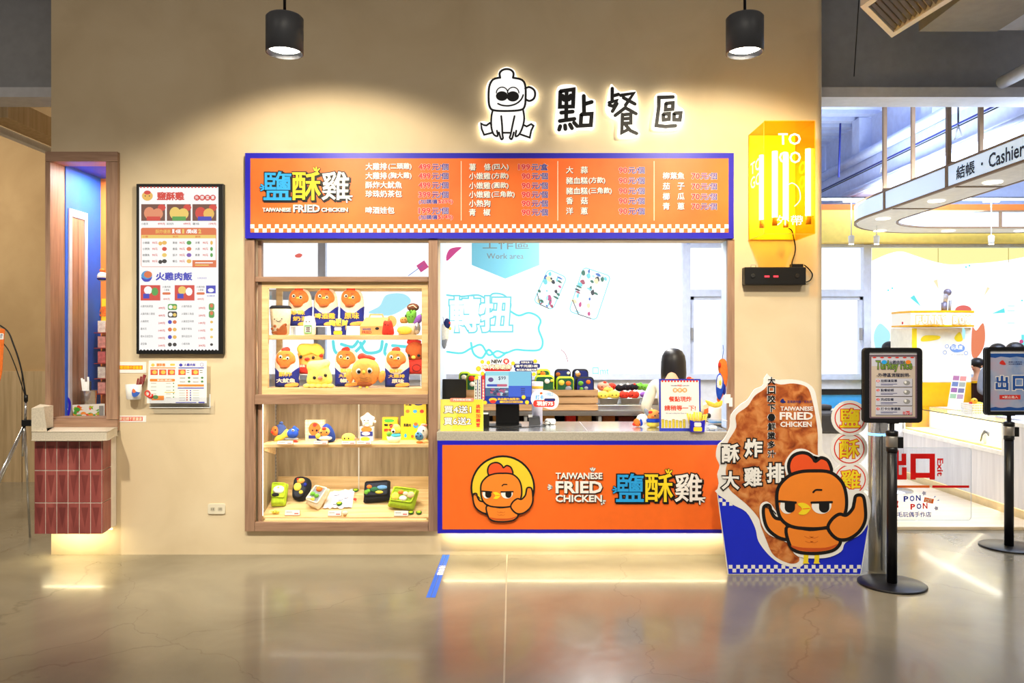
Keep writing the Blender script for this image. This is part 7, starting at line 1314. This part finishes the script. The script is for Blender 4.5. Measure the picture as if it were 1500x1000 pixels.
# ================================================================ left end of the wall: tiled pedestal, corner window, notices
YP = 5.80
fx = X0(50, YP); f1 = X0(149, YP); f2 = X0(162, 5.98)
t = thing('tiled_pedestal', 'red tiled pedestal hanging under the corner window with a stone top', 'pedestal', ((fx+f1)/2, 5.94, Z0(782, YP)))
zp0, zp1 = Z0(782, YP), Z0(645, YP)-0.002
core = [(fx+0.004, YP+0.004), (f1-0.002, YP+0.004), (f2-0.005, 5.985), (f2-0.005, W-0.006), (fx+0.004, W-0.006)]
MB().poly(Sfl, core, mat('white_grout', (236, 226, 214), 0.7), zp1, zp1-zp0).build('grout_core', t)
TILE = ramp_mat('oxblood_tile', [(0.3, (128, 60, 58)), (0.55, (158, 80, 76)), (0.75, (174, 94, 88))], 4, (3, 3, 0.8), 0.35, spec=0.5)
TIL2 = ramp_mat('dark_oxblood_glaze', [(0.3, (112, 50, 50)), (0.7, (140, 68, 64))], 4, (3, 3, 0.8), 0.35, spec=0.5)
b = MB(); Sp = SY(YP)
rows = [(646.5, 688), (689.5, 735.5), (737, 781.5)]
for i in range(6):
    x0 = 50+i*16.5+0.6; x1 = 50+(i+1)*16.5-0.6
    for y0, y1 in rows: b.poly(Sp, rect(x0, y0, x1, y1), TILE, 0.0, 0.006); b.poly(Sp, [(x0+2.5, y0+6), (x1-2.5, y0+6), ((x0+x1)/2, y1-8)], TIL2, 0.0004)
a = Vector((f1+0.003, YP+0.003, 0)); c = Vector((f2, 5.985, 0)); d = (c-a); nrm = Vector((d.y, -d.x, 0))
Sc_ = Sheet((a.x, a.y, 0), d/13, (0, 0, -1), nrm)
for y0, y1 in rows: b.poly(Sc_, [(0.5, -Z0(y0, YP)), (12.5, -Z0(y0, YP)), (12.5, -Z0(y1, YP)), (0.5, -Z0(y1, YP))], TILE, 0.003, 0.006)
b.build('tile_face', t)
STN = mat('pale_terrazzo', (214, 204, 186), 0.4, var=0.12, scale=120)
o_ = [(X0(46, 5.74), 5.74), (X0(156, 5.74), 5.74), (X0(160, 5.78), 5.78), (X0(167, 5.98), 5.98), (X0(167, 5.98), W-0.045), (X0(46, 5.74), W-0.045)]
MB().poly(Sfl, o_, STN, Z0(632, 5.74), Z0(632, 5.74)-Z0(645, 5.74)).build('stone_top', t, bevel=0.004)
MB().hexa([(X0(46, 5.76), 5.76, Z0(632, 5.74)+0.0005), (X0(69, 5.76), 5.76, Z0(632, 5.74)+0.0005), (X0(66, W), W-0.045, Z0(632, 5.74)+0.0005), (X0(46, 5.76), W-0.045, Z0(632, 5.74)+0.0005), (X0(46, 5.76), 5.76, Z0(598, 5.76)), (X0(64, 5.76), 5.76, Z0(596, 5.76)), (X0(64, W), W-0.045, Z0(596, 5.76)), (X0(46, 5.76), W-0.045, Z0(598, 5.76))], STN).build('stone_upstand', t)
MB().box(fx+0.05, f1-0.02, 5.98, 6.0, zp0-0.012, zp0-0.001, LED).build('led_strip', t)
lamp('pedestal_glow', 'AREA', ((fx+f1)/2-0.06, 5.97, zp0-0.014), 2.2, (1, 0.85, 0.5), ((fx+f1)/2-0.06, 6.0, 0), shape='RECTANGLE', size=0.45, size_y=0.03)
# corner window
t = win = thing('corner_display_window', 'brown oak framed display window at the left end of the wall', 'window', P(118, 632, YF))
cbox('frame_rail', 66, 172, 222, 236.5, YF, 0.038, WOODH, t); cbox('frame_rail', 74, 172, 615, 631, YF, 0.038, WOODH, t); cbox('frame_stile', 155, 172, 237, 614.5, YF, 0.038, WOOD, t); cbox('frame_stile', 66, 73.5, 237, 631, YF, 0.038, WOOD, t)
xL = X0(70, YF); zs0, zs1 = Z0(631, YF), Z0(224, YF)
MB().box(xL-0.02, xL, W, 6.82, zs0, zs1, WOOD).build('side_lining', t); MB().box(xL, X0(157), W, 6.255, Z0(616), Z0(616)+0.0, WOODH) if False else None
MB().box(xL+0.001, X0(157)-0.001, W+0.001, 6.255, Z0(615)+0.001, Z0(614)+0.012, WOODH).build('sill', t); MB().box(xL+0.001, X0(157)-0.001, W+0.001, 6.255, Z0(236), Z0(234)-0.001, WOODH).build('head_lining', t)
MB().box(X0(89, 6.25), X0(157)-0.002, 6.256, 6.262, Z0(616, 6.25), Z0(238, 6.25), CLEAR).build('glass', t)
b = MB(); b.pbox(88.5, 91, 238, 617, 6.245, 0.008, WHITE); b.pbox(91, 156, 238, 240.5, 6.245, 0.008, WHITE); b.pbox(91, 156, 615.5, 617, 6.245, 0.008, WHITE); b.build('white_bead', t)
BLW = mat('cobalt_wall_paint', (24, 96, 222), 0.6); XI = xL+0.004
zf, zc = Z0(616, 6.25)-0.01, 3.06
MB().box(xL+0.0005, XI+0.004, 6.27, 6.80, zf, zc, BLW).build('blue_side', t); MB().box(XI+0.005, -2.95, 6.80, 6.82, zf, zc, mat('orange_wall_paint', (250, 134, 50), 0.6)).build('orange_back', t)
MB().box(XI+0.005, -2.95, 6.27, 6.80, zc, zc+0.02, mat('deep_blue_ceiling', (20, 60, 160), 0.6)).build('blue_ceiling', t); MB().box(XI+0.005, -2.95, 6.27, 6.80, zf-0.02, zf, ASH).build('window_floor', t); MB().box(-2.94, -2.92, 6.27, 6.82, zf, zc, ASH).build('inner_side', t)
b = MB(); x = XI+0.005
for A in ((6.30, 6.34, zf, 2.72), (6.53, 6.57, zf, 2.72), (6.34, 6.53, 2.66, 2.72)): b.box(x, x+0.012, *A, mat('pale_door_frame', (196, 190, 196), 0.5))
b.build('door_frame', t); b = MB(); b.box(x, x+0.006, 6.345, 6.43, zf, 2.655, WOOD); b.box(x, x+0.006, 6.436, 6.525, zf, 2.655, WOOD); b.build('door_leaf', t)
for i in range(5): MB().box(XI+0.02, -2.95, 6.66, 6.795, 1.20+i*0.13, 1.206+i*0.13, mat('red_shelf', (150, 40, 30), 0.5)).build('shelf_board', t)
MB().box(XI+0.02, -2.95, 6.785, 6.797, 1.82, 2.02, YELLOW).build('yellow_panel', t); b = MB(); b.text(SY(6.783), '火雞', 141, 448, 156, 464, ORANGE, 0.0, 0.03); b.build('yellow_panel_lettering', t)
lamp('window_light', 'AREA', (-3.25, 6.5, 3.04), 22, (1, 0.97, 0.92), (-3.3, 6.5, 0), shape='SQUARE', size=0.3)
pkts = [(i, j) for i in range(5) for j in range(4)]
for i, j in pkts:
    x = XI+0.03+j*0.075; z = 1.2065+i*0.13; b = MB(); b.box(x, x+0.066, 6.70, 6.73, z, z+0.10, mat(('packet_pink', 'packet_cream', 'packet_rose')[(i+j) % 3], ((230, 160, 150), (244, 226, 214), (214, 110, 110))[(i+j) % 3], 0.5, var=0.25, scale=40))
    tag(b.build('goods_packet', bevel=0.004), '%s packet on the %s red shelf in the corner window, %s' % (('pink', 'cream', 'rose')[(i+j) % 3], ('lowest', 'second', 'middle', 'fourth', 'top')[i], ('first by the blue wall', 'second from the blue wall', 'third from the blue wall', 'fourth from the blue wall')[j]), 'packet', 'goods packets on the red shelves')
T = Toy('ball_plush', 'blue and white round plush hanging before the orange wall', 'plush toy', 149, 418, 6.6); T.ball('body', 150, 405, 7, 7, 7, fW); T.ball('blue_band', 150, 408, 7.3, 3, 7.3, fN); T.ball('comb', 150, 396, 4, 3, 4, fO)
t = thing('steel_bucket', 'small steel bucket of white pens inside the corner window', 'bucket', P(130, 594, 6.45)); cxx = X0(130, 6.45); zz = zf+0.045
MB().box(cxx-0.06, cxx+0.06, 6.39, 6.51, zf+0.0005, zz-0.0005, WHITE).build('block', t)
MB().lathe((cxx, 6.45, zz), [(0.05, 0), (0.062, 0.19), (0.066, 0.195), (0.060, 0.195), (0.048, 0.004), (0.001, 0.004)], STEEL, 22).build('bucket_wall', t)
for i, (dx, h_) in enumerate(((-0.04, 0.10), (-0.028, 0.09), (-0.012, 0.07), (0.0, 0.11), (0.015, 0.075))): MB().tube([(cxx+dx*0.6, 6.45+0.01*(i % 2), zz+0.02), (cxx+dx*1.3, 6.44, zz+0.195+h_)], 0.008, WHITE if i != 4 else BLACK, 8).build('pen', t)
t = thing('food_print_panel', 'bright printed panel of vegetables leaning inside the corner window', 'print', P(128, 614, 6.33)); S = SY(6.33)
b = MB(); b.poly(S, [(104, 593), (153, 591), (153, 614), (110, 614)], PAPER, 0, 0.006); b.build('panel', t); b = MB(); rnd = random.Random(5)
for i in range(46): b.poly(S, ell(110+rnd.random()*36, 595+rnd.random()*17, 1.8+rnd.random()*3.4, 1.4+rnd.random()*2.2, 9), (GREEN, mat('tomato_print', (236, 80, 50), 0.5, var=0), mat('pepper_print', (250, 150, 50), 0.5, var=0), PAPER, fLIME)[i % 5], 0.001+0.00005*i)
b.poly(S, rect(145.5, 594, 152, 613.5), GREY, 0.004); b.build('vegetable_print', t)
t = thing('blue_ring_sign', 'blue ring shaped cutout standing inside the corner window', 'cutout', P(95, 614, 6.30)); b = MB(); S = SY(6.30)
b.stroke(S, sp([(91, 578), (97, 581), (102, 588), (102, 600), (99, 610), (93, 615)], 5, False), 3.6, BLUE, 0.006); b.stroke(S, sp([(91, 595), (97, 603), (99, 612)], 4, False), 3.2, BLUE, 0.005); b.stroke(S, [(97, 597), (98, 599)], 4, PAPER, 0.007); o = b.build('ring', t); o.modifiers.new('thick', 'SOLIDIFY').thickness = 0.004

# ---- menu screen
YS_ = W-0.045; t = thing('menu_screen', 'black framed wall screen showing the two takeaway menus', 'screen', P(263, 518, YS_)); S = SY(YS_)
MB().pbox(199.5, 327, 269, 518.5, YS_, 0.044, BLACK).build('bezel', t, bevel=0.004)
sc = lambda n, c, e=0.85: glow('menu_'+n, c, e)
sW, sO, sR, sB, sK, sY_, sG = sc('white', (255, 253, 250), 0.95), sc('orange', (236, 120, 70)), sc('red', (226, 70, 60)), sc('blue', (62, 66, 196)), sc('ink', (60, 56, 60), 0.6), sc('yellow', (252, 214, 110)), sc('green', (90, 170, 80))
MB().poly(S, rect(204, 274, 320, 513), sW, 0.001).build('lit_panel', t)
b = MB(); sDR, sTN, sPP, sAP = sc('brown', (120, 74, 62)), sc('peach', (240, 150, 110)), sc('purple', (130, 90, 190)), sc('apricot', (250, 196, 96))
for i in range(23): b.poly(S, ell(206.5+i*5, 274.3, 1.4, 1.2, 8), sR, 0.0015); b.poly(S, ell(206.5+i*5, 513, 1.6, 1.4, 8), BLACK, 0.0015)
b.poly(S, ell(216, 287, 8, 7, 18), sAP, 0.0015); b.poly(S, ell(216, 282, 5, 3, 12), sR, 0.0018); b.poly(S, ell(213, 287, 0.9, n=8), sK, 0.002); b.poly(S, ell(219, 287, 0.9, n=8), sK, 0.002)
b.text(S, '鹽酥雞', 230, 281, 270, 293.5, sR, 0.0015, 0.05)
for i, c in enumerate('外帶菜單'): b.poly(S, ell(288.5+i*7.8, 289.5, 4.4, 4.3, 14), sR, 0.0015+0.0002*i); b.text(S, c, 286+i*7.8, 287, 291+i*7.8, 292, sW, 0.003, 0.02)
for i, x in enumerate((207, 244.5, 282)):
    b.poly(S, rect(x, 299, x+35, 323.5), sDR, 0.0015); b.poly(S, ell(x+12, 312, 8, 9, 14), (sTN, sY_, sR)[i], 0.0018); b.poly(S, ell(x+24, 313, 8, 8, 14), (sTN, sY_, sAP)[i], 0.002); b.poly(S, ell(x+30, 304, 6, 5, 10), sR, 0.0019); b.poly(S, rect(x+8, 317, x+28, 323), (sR, sG, sB)[i], 0.0021)
    b.text(S, ('小雞排', '酥炸魷魚', '薯條')[i], x, 326, x+10, 329.5, sK, 0.0015, 0.0); b.text(S, ('499元', '499元', '199元')[i], x+24, 326, x+35, 329.5, sR, 0.0015, 0.02)
b.poly(S, rr(206.5, 333.5, 317, 391, 3), sO, 0.0012); b.poly(S, rr(207.2, 344, 316.3, 390.4, 2), sW, 0.0015); b.poly(S, rect(207.2, 344, 316.3, 349), sY_, 0.0018)
b.text(S, '買', 252, 335.5, 256, 342, sW, 0.002, 0.04); b.text(S, '4送', 257, 335.5, 265, 342, sW, 0.002, 0.05); b.text(S, '1', 267, 335.5, 270, 342, sY_, 0.002, 0.06); b.text(S, '/買6送', 273, 335.5, 289, 342, sW, 0.002, 0.05); b.text(S, '2', 290.5, 335.5, 295, 342, sY_, 0.002, 0.06); b.text(S, '酥炸優惠', 228, 336, 250, 342, sAP, 0.002, 0.02)
names = [['小嫩雞', '小熱狗', '柳葉魚', '豬血糕'], ['青椒', '香菇', '茄子', '櫛瓜'], ['洋蔥', '大蒜', '青蔥', '']]
for c, (xn, xp, xi) in enumerate(((209, 223, 241), (253, 263, 277), (286, 297, 310))):
    b.text(S, '小嫩系列蔬菜'[c*2:c*2+2], xn, 345, xn+8, 348, sO, 0.002, 0.02)
    for r_ in range(4):
        if not names[c][r_]: continue
        y = 355.5+r_*9; b.text(S, names[c][r_], xn, y-1.8, xn+len(names[c][r_])*3.4, y+1.8, sK, 0.0018, 0.01); b.text(S, '90元', xp, y-1.8, xp+8, y+1.8, sR, 0.0018, 0.02)
        m = ((sAP, sR, sY_, sK), (sG, sO, sPP, sAP), (sAP, sG, sG, sG))[c][r_]; b.poly(S, ell(xi, y, 3.6 if c < 2 else 2, 3, 12), m, 0.0018)
        if c == 0 and r_ in (0, 3): b.poly(S, ell(xi-6, y+1, 3, 3, 10), m, 0.0017)
b.poly(S, rect(282, 381, 317, 391.5), sO, 0.0024); b.poly(S, rect(286, 384, 312, 385.5), sW, 0.0027); b.poly(S, rect(286, 387.5, 306, 389), sY_, 0.0027)
b.poly(S, ell(215, 404, 8, 7.5, 18), sc('cyan', (80, 160, 220)), 0.0015); b.poly(S, ell(217, 402, 6, 5, 14), sO, 0.0018); b.poly(S, sp([(207, 406), (215, 409), (223, 406), (219, 412), (211, 412)], 3), sB, 0.002)
b.text(S, '火雞肉飯', 228, 398.5, 282, 411, sB, 0.0015, 0.04); b.text(S, '加購價優惠', 289, 406, 303, 408.5, sc('lilac', (170, 160, 220)), 0.0015, 0.0)
for x, m1, m2 in ((206, sW, sG), (256, sY_, sW)): b.poly(S, rect(x, 417.5, x+29, 440), sR, 0.0015); b.poly(S, ell(x+11, 425, 6, 6, 12), m1, 0.0018); b.poly(S, ell(x+21, 427, 5, 6, 12), m2, 0.0019); b.poly(S, rect(x+4, 430, x+13, 437), sB, 0.002); b.text(S, '火雞肉飯', x+32, 418.5, x+44, 421.5, sK, 0.0015, 0.0); b.text(S, '小便當', x+34, 423, x+42, 426, sK, 0.0015, 0.0); b.poly(S, rr(x+32, 428, x+44, 431.5, 1.6), sO, 0.0015); b.text(S, '499元', x+33, 436.5, x+43, 439.5, sR, 0.0015, 0.02)
b.poly(S, rect(302, 418, 316, 429.5), sB, 0.0015); b.poly(S, ell(309, 425, 4.5, 3, 12), sW, 0.0018); b.text(S, '加購袋', 303, 432, 315, 434.5, sB, 0.0015, 0.0)
L1 = ['火雞肉飯便當', '火雞肉飯三層盒', '火雞抱枕', '雞米花', '雞米花造型包', '造型筆']; L2 = ['火雞肉飯盒', '火雞飯三角盒', '火雞造型吊飾', '蛋蛋不倒翁', '便利造型吊', '小雞吊飾']
for r_ in range(6):
    y = 448.5+r_*11; m = (sG, sK, sB, sO, sB, sK)[r_]
    b.text(S, L1[r_], 206, y-1.8, 206+len(L1[r_])*3, y+1.6, sK, 0.0015, 0.0); b.text(S, ('499元', '499元', '249元', '149元', '199元', '249元')[r_], 232, y+1, 242, y+4.2, sR, 0.0015, 0.03)
    b.text(S, L2[r_], 266, y-1.8, 266+len(L2[r_])*3, y+1.6, sK, 0.0015, 0.0); b.text(S, ('299元', '299元', '149元', '119元', '119元', '39元')[r_], 291, y+1, 301, y+4.2, sR, 0.0015, 0.03)
    if r_ < 2: b.poly(S, rr(246, y-3.5, 259.5, y+5.5, 2.5), (sG, sK)[r_], 0.0015); b.poly(S, ell(250, y+1, 3, 3, 10), sW, 0.0018); b.poly(S, ell(256, y+1.4, 2.6, 2.6, 10), sY_, 0.0019); b.poly(S, rr(306, y-4.5, 314, y+6, 3), sG, 0.0015); b.poly(S, ell(310, y-1, 2.6, 3, 10), sO, 0.0018)
    else: b.poly(S, ell(249, y+1, 3, 3, 10), m, 0.0015); b.poly(S, ell(256, y+1, 3, 2.8, 10), (sB, sB, sO, sAP, sAP, sK)[r_], 0.0016); b.poly(S, ell(310, y+1, 2.2, 2, 10), (sR, sR, sAP, sY_, sY_, sK)[r_], 0.0015)
b.build('menu_print', t)

# ---- menu sheet, holder, pen cup, labels, outlet
t = thing('acrylic_holder', 'clear acrylic leaflet holder on the wall under the menu screen', 'holder', P(263, 597, W-0.05)); S = SY(W-0.03)
MB().pbox(219, 308, 582, 596, W-0.062, 0.003, ACRYL).build('front_lip', t); MB().pbox(219, 308, 561, 596, W-0.004, 0.003, ACRYL).build('back_plate', t); MB().pbox(219, 308, 595, 596.5, W-0.058, 0.053, ACRYL).build('bottom_plate', t)
b = MB()
for x0, y0, x1, y1 in ((307, 577, 308, 597), (219, 596.3, 308, 597)): b.pbox(x0, x1, y0, y1, W-0.063, 0.004, mat('acrylic_edge', (0, 0, 0)))
b.build('lip_edge', t)
t = thing('menu_leaflet', 'white printed menu leaflet standing in the acrylic holder', 'leaflet', P(259, 586, W-0.04)); Sl = Sheet(SY(W-0.056).p(0, 0), SY(W).r, SY(W).d, (0, -1, 0))
pg = [(216, 523), (300, 523.5), (300, 585), (213, 585)]
MB().poly(Sl, pg, PAPER, 0, 0.002).build('page', t); b = MB(); pO, pB, pR = mat('leaflet_orange', (240, 140, 60), 0.5, var=0), mat('leaflet_blue', (70, 70, 190), 0.5, var=0), mat('leaflet_red', (216, 90, 70), 0.5, var=0); pG, pY = mat('leaflet_green', (90, 140, 90), 0.5, var=0), mat('leaflet_yellow', (248, 200, 90), 0.5, var=0); l = 0.001
b.poly(Sl, ell(222, 529.5, 2.6, 2.3, 10), pY, l); b.text(Sl, '鹽酥雞', 227, 527, 240, 531.5, pO, l, 0.03); b.poly(Sl, rr(247, 527.5, 254, 530.5, 1), pY, l); b.poly(Sl, ell(262.5, 529.5, 2.6, 2.3, 10), pB, l); b.text(Sl, '火雞肉飯', 267, 527, 284, 531.5, pB, l, 0.03); b.stroke(Sl, ell(293, 529, 2.4, n=10), 0.5, pB, l, True)
b.poly(Sl, rect(218, 533, 255, 534.4), pO, l); b.poly(Sl, rect(259, 533, 296, 534.4), pB, l)
for x in (218.5, 231, 243.5): b.poly(Sl, rect(x, 536, x+10.5, 544), pR, l); b.poly(Sl, ell(x+6, 540, 3.4, 3, 10), pY, l+0.0004)
for x in (259, 278): b.poly(Sl, rect(x, 536, x+10.5, 544), pR, l); b.poly(Sl, ell(x+6, 540, 3.4, 3, 10), pY, l+0.0004); b.poly(Sl, rect(x+12, 537, x+16, 537.7), INK, l); b.poly(Sl, rect(x+12, 540, x+16, 540.7), INK, l)
b.poly(Sl, rr(217.5, 549.5, 254, 553.4, 1.5), pO, l); b.text(Sl, '買4送1/買6送2', 228, 550.2, 250, 552.8, PAPER, l+0.0004, 0.03); b.poly(Sl, rect(258, 557.6, 296, 560.6), pO, l); b.poly(Sl, rect(258, 562.2, 296, 563.6), pB, l); b.poly(Sl, rect(239, 568.5, 254, 569.6), pY, l); b.poly(Sl, rect(220, 574, 238, 580.5), pO, l); b.poly(Sl, ell(226, 576, 4, 3, 12), pG, l+0.0004)
for i in range(5):
    for x, w in ((219, 8), (241, 7), (260, 9), (280, 9)): b.poly(Sl, rect(x, 555.6+i*5.2, x+w, 556.2+i*5.2), GREY, l) if x < 258 else (b.poly(Sl, rect(x, 566+i*3.6, x+w, 566.5+i*3.6), GREY, l))
    b.poly(Sl, ell(252, 556+i*5, 1, n=8), pG, l); b.poly(Sl, ell(271.5, 566.5+i*3.4, 1.1, n=8), pR, l); b.poly(Sl, ell(276.5, 566.5+i*3.4, 1.1, n=8), pB, l)
for x in (261, 280): 
    for y in (548, 553.5): b.poly(Sl, rect(x, y, x+8, y+0.7), INK, l); b.poly(Sl, ell(x+13.5, y, 2, 1.6, 10), pG, l)
b.poly(Sl, rect(255, 583.4, 285, 584.4), pB, l); b.poly(Sl, rect(288, 583, 297, 584.6), pB, l); b.build('leaflet_print', t)
t = thing('red_ribbon_clip', 'red looped clip hooked over the lower corner of the menu leaflet', 'clip', P(218, 583, W-0.06)); S = SY(W-0.064); b = MB(); b.tube([S.p(x, y) for x, y in ell(216, 576, 3.4, 4, 14)], 0.005, RED, 8, closed=True); b.build('loop', t); b = MB(); b.tube([S.p(x, y) for x, y in sp([(217, 580), (220, 582), (223, 580), (223, 577)], 4, False)], 0.006, RED, 8); b.build('tail', t)
t = thing('pen_cup', 'white wall cup printed with a bird and holding red pens', 'cup', P(201, 584, W-0.03)); cxp = X0(201); z0 = Z0(584)
MB().lathe((cxp, W-0.055, z0), [(0.048, 0), (0.052, 0.004), (0.062, 0.115), (0.058, 0.115), (0.046, 0.006), (0.001, 0.006)], WHITE, 24, 1, 0.85).build('cup_wall', t)
b = MB(); S = SY(W-0.112); b.poly(S, sp([(193, 576), (194, 570), (197, 572), (202, 574), (205, 575), (201, 580), (195, 581)], 4), mat('cup_blue', (60, 100, 190), 0.5, var=0), 0.0005); b.poly(S, sp([(194, 572), (195, 569), (198, 571), (199, 574), (195, 575)], 4), mat('cup_orange', (240, 120, 70), 0.5, var=0), 0.001); b.build('bird_print', t)
for i, (dx, tx, h_) in enumerate(((0.0, 0.03, 0.045), (0.008, 0.045, 0.06), (0.015, 0.06, 0.075), (0.02, 0.055, 0.04), (0.012, 0.075, 0.07))): MB().tube([(cxp+dx, W-0.05, z0+0.01), (cxp+dx+tx, W-0.045, z0+0.115+h_)], 0.007, mat('dark_red_pen', (120, 16, 24), 0.35), 8).build('pen', t)
def label(lab, x0, x1, y0, y1, m, txt, tm, name='wall_label'):
    t = thing(name, lab, 'label', P((x0+x1)/2, y1, W), 'small white labels under the menu screen'); S = SY(W-0.003); MB().poly(S, rect(x0, y0, x1, y1), PAPER, 0, 0.0025).build('card', t); b = MB(); yy = (y0+y1)/2; b.poly(S, rect(x0+3, yy-3, x1-5, yy+3), m, 0.0008); b.text(S, txt, x0+4, yy-2.5, x1-6, yy+2.5, tm, 0.0014, 0.02); b.build('label_print', t)
label('small white label with orange strip beside the menu leaflet', 172, 214, 530, 546, mat('label_orange', (232, 128, 30), 0.5, var=0), '歡迎請不要畫畫', YELLOW); label('small white label with red strip below the pen cup', 171, 214, 608.5, 618, mat('label_red', (228, 80, 66), 0.5, var=0), '歡迎請不要畫畫', CREAM)
t = thing('power_outlet', 'cream double power outlet low on the plaster wall', 'outlet', P(317, 752, W)); S = SY(W-0.012); MB().poly(S, rr(305, 738.5, 329, 752, 1.5), mat('cream_plastic', (226, 218, 196), 0.4), 0, 0.0115).build('cover_plate', t, bevel=0.003)
b = MB()
for x in (311.5, 322.5): b.poly(S, rr(x-3.6, 742.5, x+3.6, 748.5, 2), mat('outlet_face', (200, 192, 170), 0.5), 0.001); b.poly(S, rect(x-1.6, 743.8, x-0.9, 747), BLACK, 0.0014); b.poly(S, rect(x+0.9, 743.8, x+1.6, 747), BLACK, 0.0014)
b.build('socket', t)
# floor tape
a0, a1, c0, c1 = fl(648.3, 812.5), fl(658.8, 812.5), fl(624, 875), fl(637.5, 875)
Sq = Sheet((0, 0, 0.0014), (1, 0, 0), (0, 1, 0), (0, 0, 1)); t = thing('floor_tape', 'strip of blue tape on the floor before the counter', 'tape', ((a0.x+c1.x)/2, 5.56, 0))
TAPE = mat('blue_floor_tape', (36, 104, 226), 0.4, var=0.03); b = MB()
for u0, u1 in ((0, 0.475), (0.525, 1)): b.poly(Sq, [tuple(a0.lerp(a1, u0)[:2]), tuple(a0.lerp(a1, u1)[:2]), tuple(c0.lerp(c1, u1)[:2]), tuple(c0.lerp(c1, u0)[:2])], TAPE, 0, 0.001)
b.build('tape_half', t); b = MB(); m0, m1 = a0.lerp(c0, 0.45), a1.lerp(c1, 0.45); b.text(Sheet((m0.x+0.012, m0.y+0.16, 0.003), (0, -1, 0), (-1, 0, 0), (0, 0, 1)), '排隊線', 0, -0.048, 0.24, 0.0, PAPER, 0, 0.03); b.build('tape_lettering', t)
# flag stand at the far left
YFl = 5.95; t = thing('flag_stand', 'tripod flag stand with bowed black pole and orange flag at the left edge', 'flag stand', P(36, 690, YFl)); t.location.z = 0
b = MB(); b.tube([P(x, y, YFl) for x, y in sp([(-60, 470), (-30, 466), (7, 481), (20, 505), (31, 540), (38, 582)], 6, False)], 0.006, BLACK, 8); b.build('bowed_pole', t)
b = MB(); b.tube([P(x, y, YFl+0.02) for x, y in sp([(-30, 476), (5, 503), (20, 530), (37, 580)], 6, False)], 0.004, BLACK, 8); b.build('bowed_rod', t)
MB().tube([P(38, 578, YFl), P(38, 588, YFl)], 0.014, BLACK, 10).build('joint', t); MB().tube([P(38, 587, YFl), P(37, 622, YFl)], 0.009, CHROME, 10).build('mast', t); MB().pbox(31, 46, 615, 624, YFl-0.02, 0.04, BLACK).build('clamp', t, bevel=0.003)
p = P(36, 622, YFl)
for q in ((X0(-68, YFl-0.25), YFl-0.25, 0.008), (X0(-40, YFl+0.45), YFl+0.45, 0.008), (X0(33, 6.5), 6.6, 0.008)): MB().tube([p, q], 0.009, CHROME, 10).build('leg', t)
MB().tube([p, P(33, 668, YFl+0.02)], 0.008, CHROME, 10).build('lower_mast', t)
b = MB(); S = SY(YFl-0.01); b.poly(S, [(-70, 468), (7, 482), (5, 510), (3, 545), (-4, 575), (-70, 580)], fO, 0, 0.003); b.build('flag', t); b = MB(); b.poly(S, rr(-6, 488, 5.5, 497, 1.5), PAPER, 0.001); b.text(S, '07', -2, 489.5, 4, 495.5, NAVY, 0.0015, 0.02); b.build('flag_patch', t)
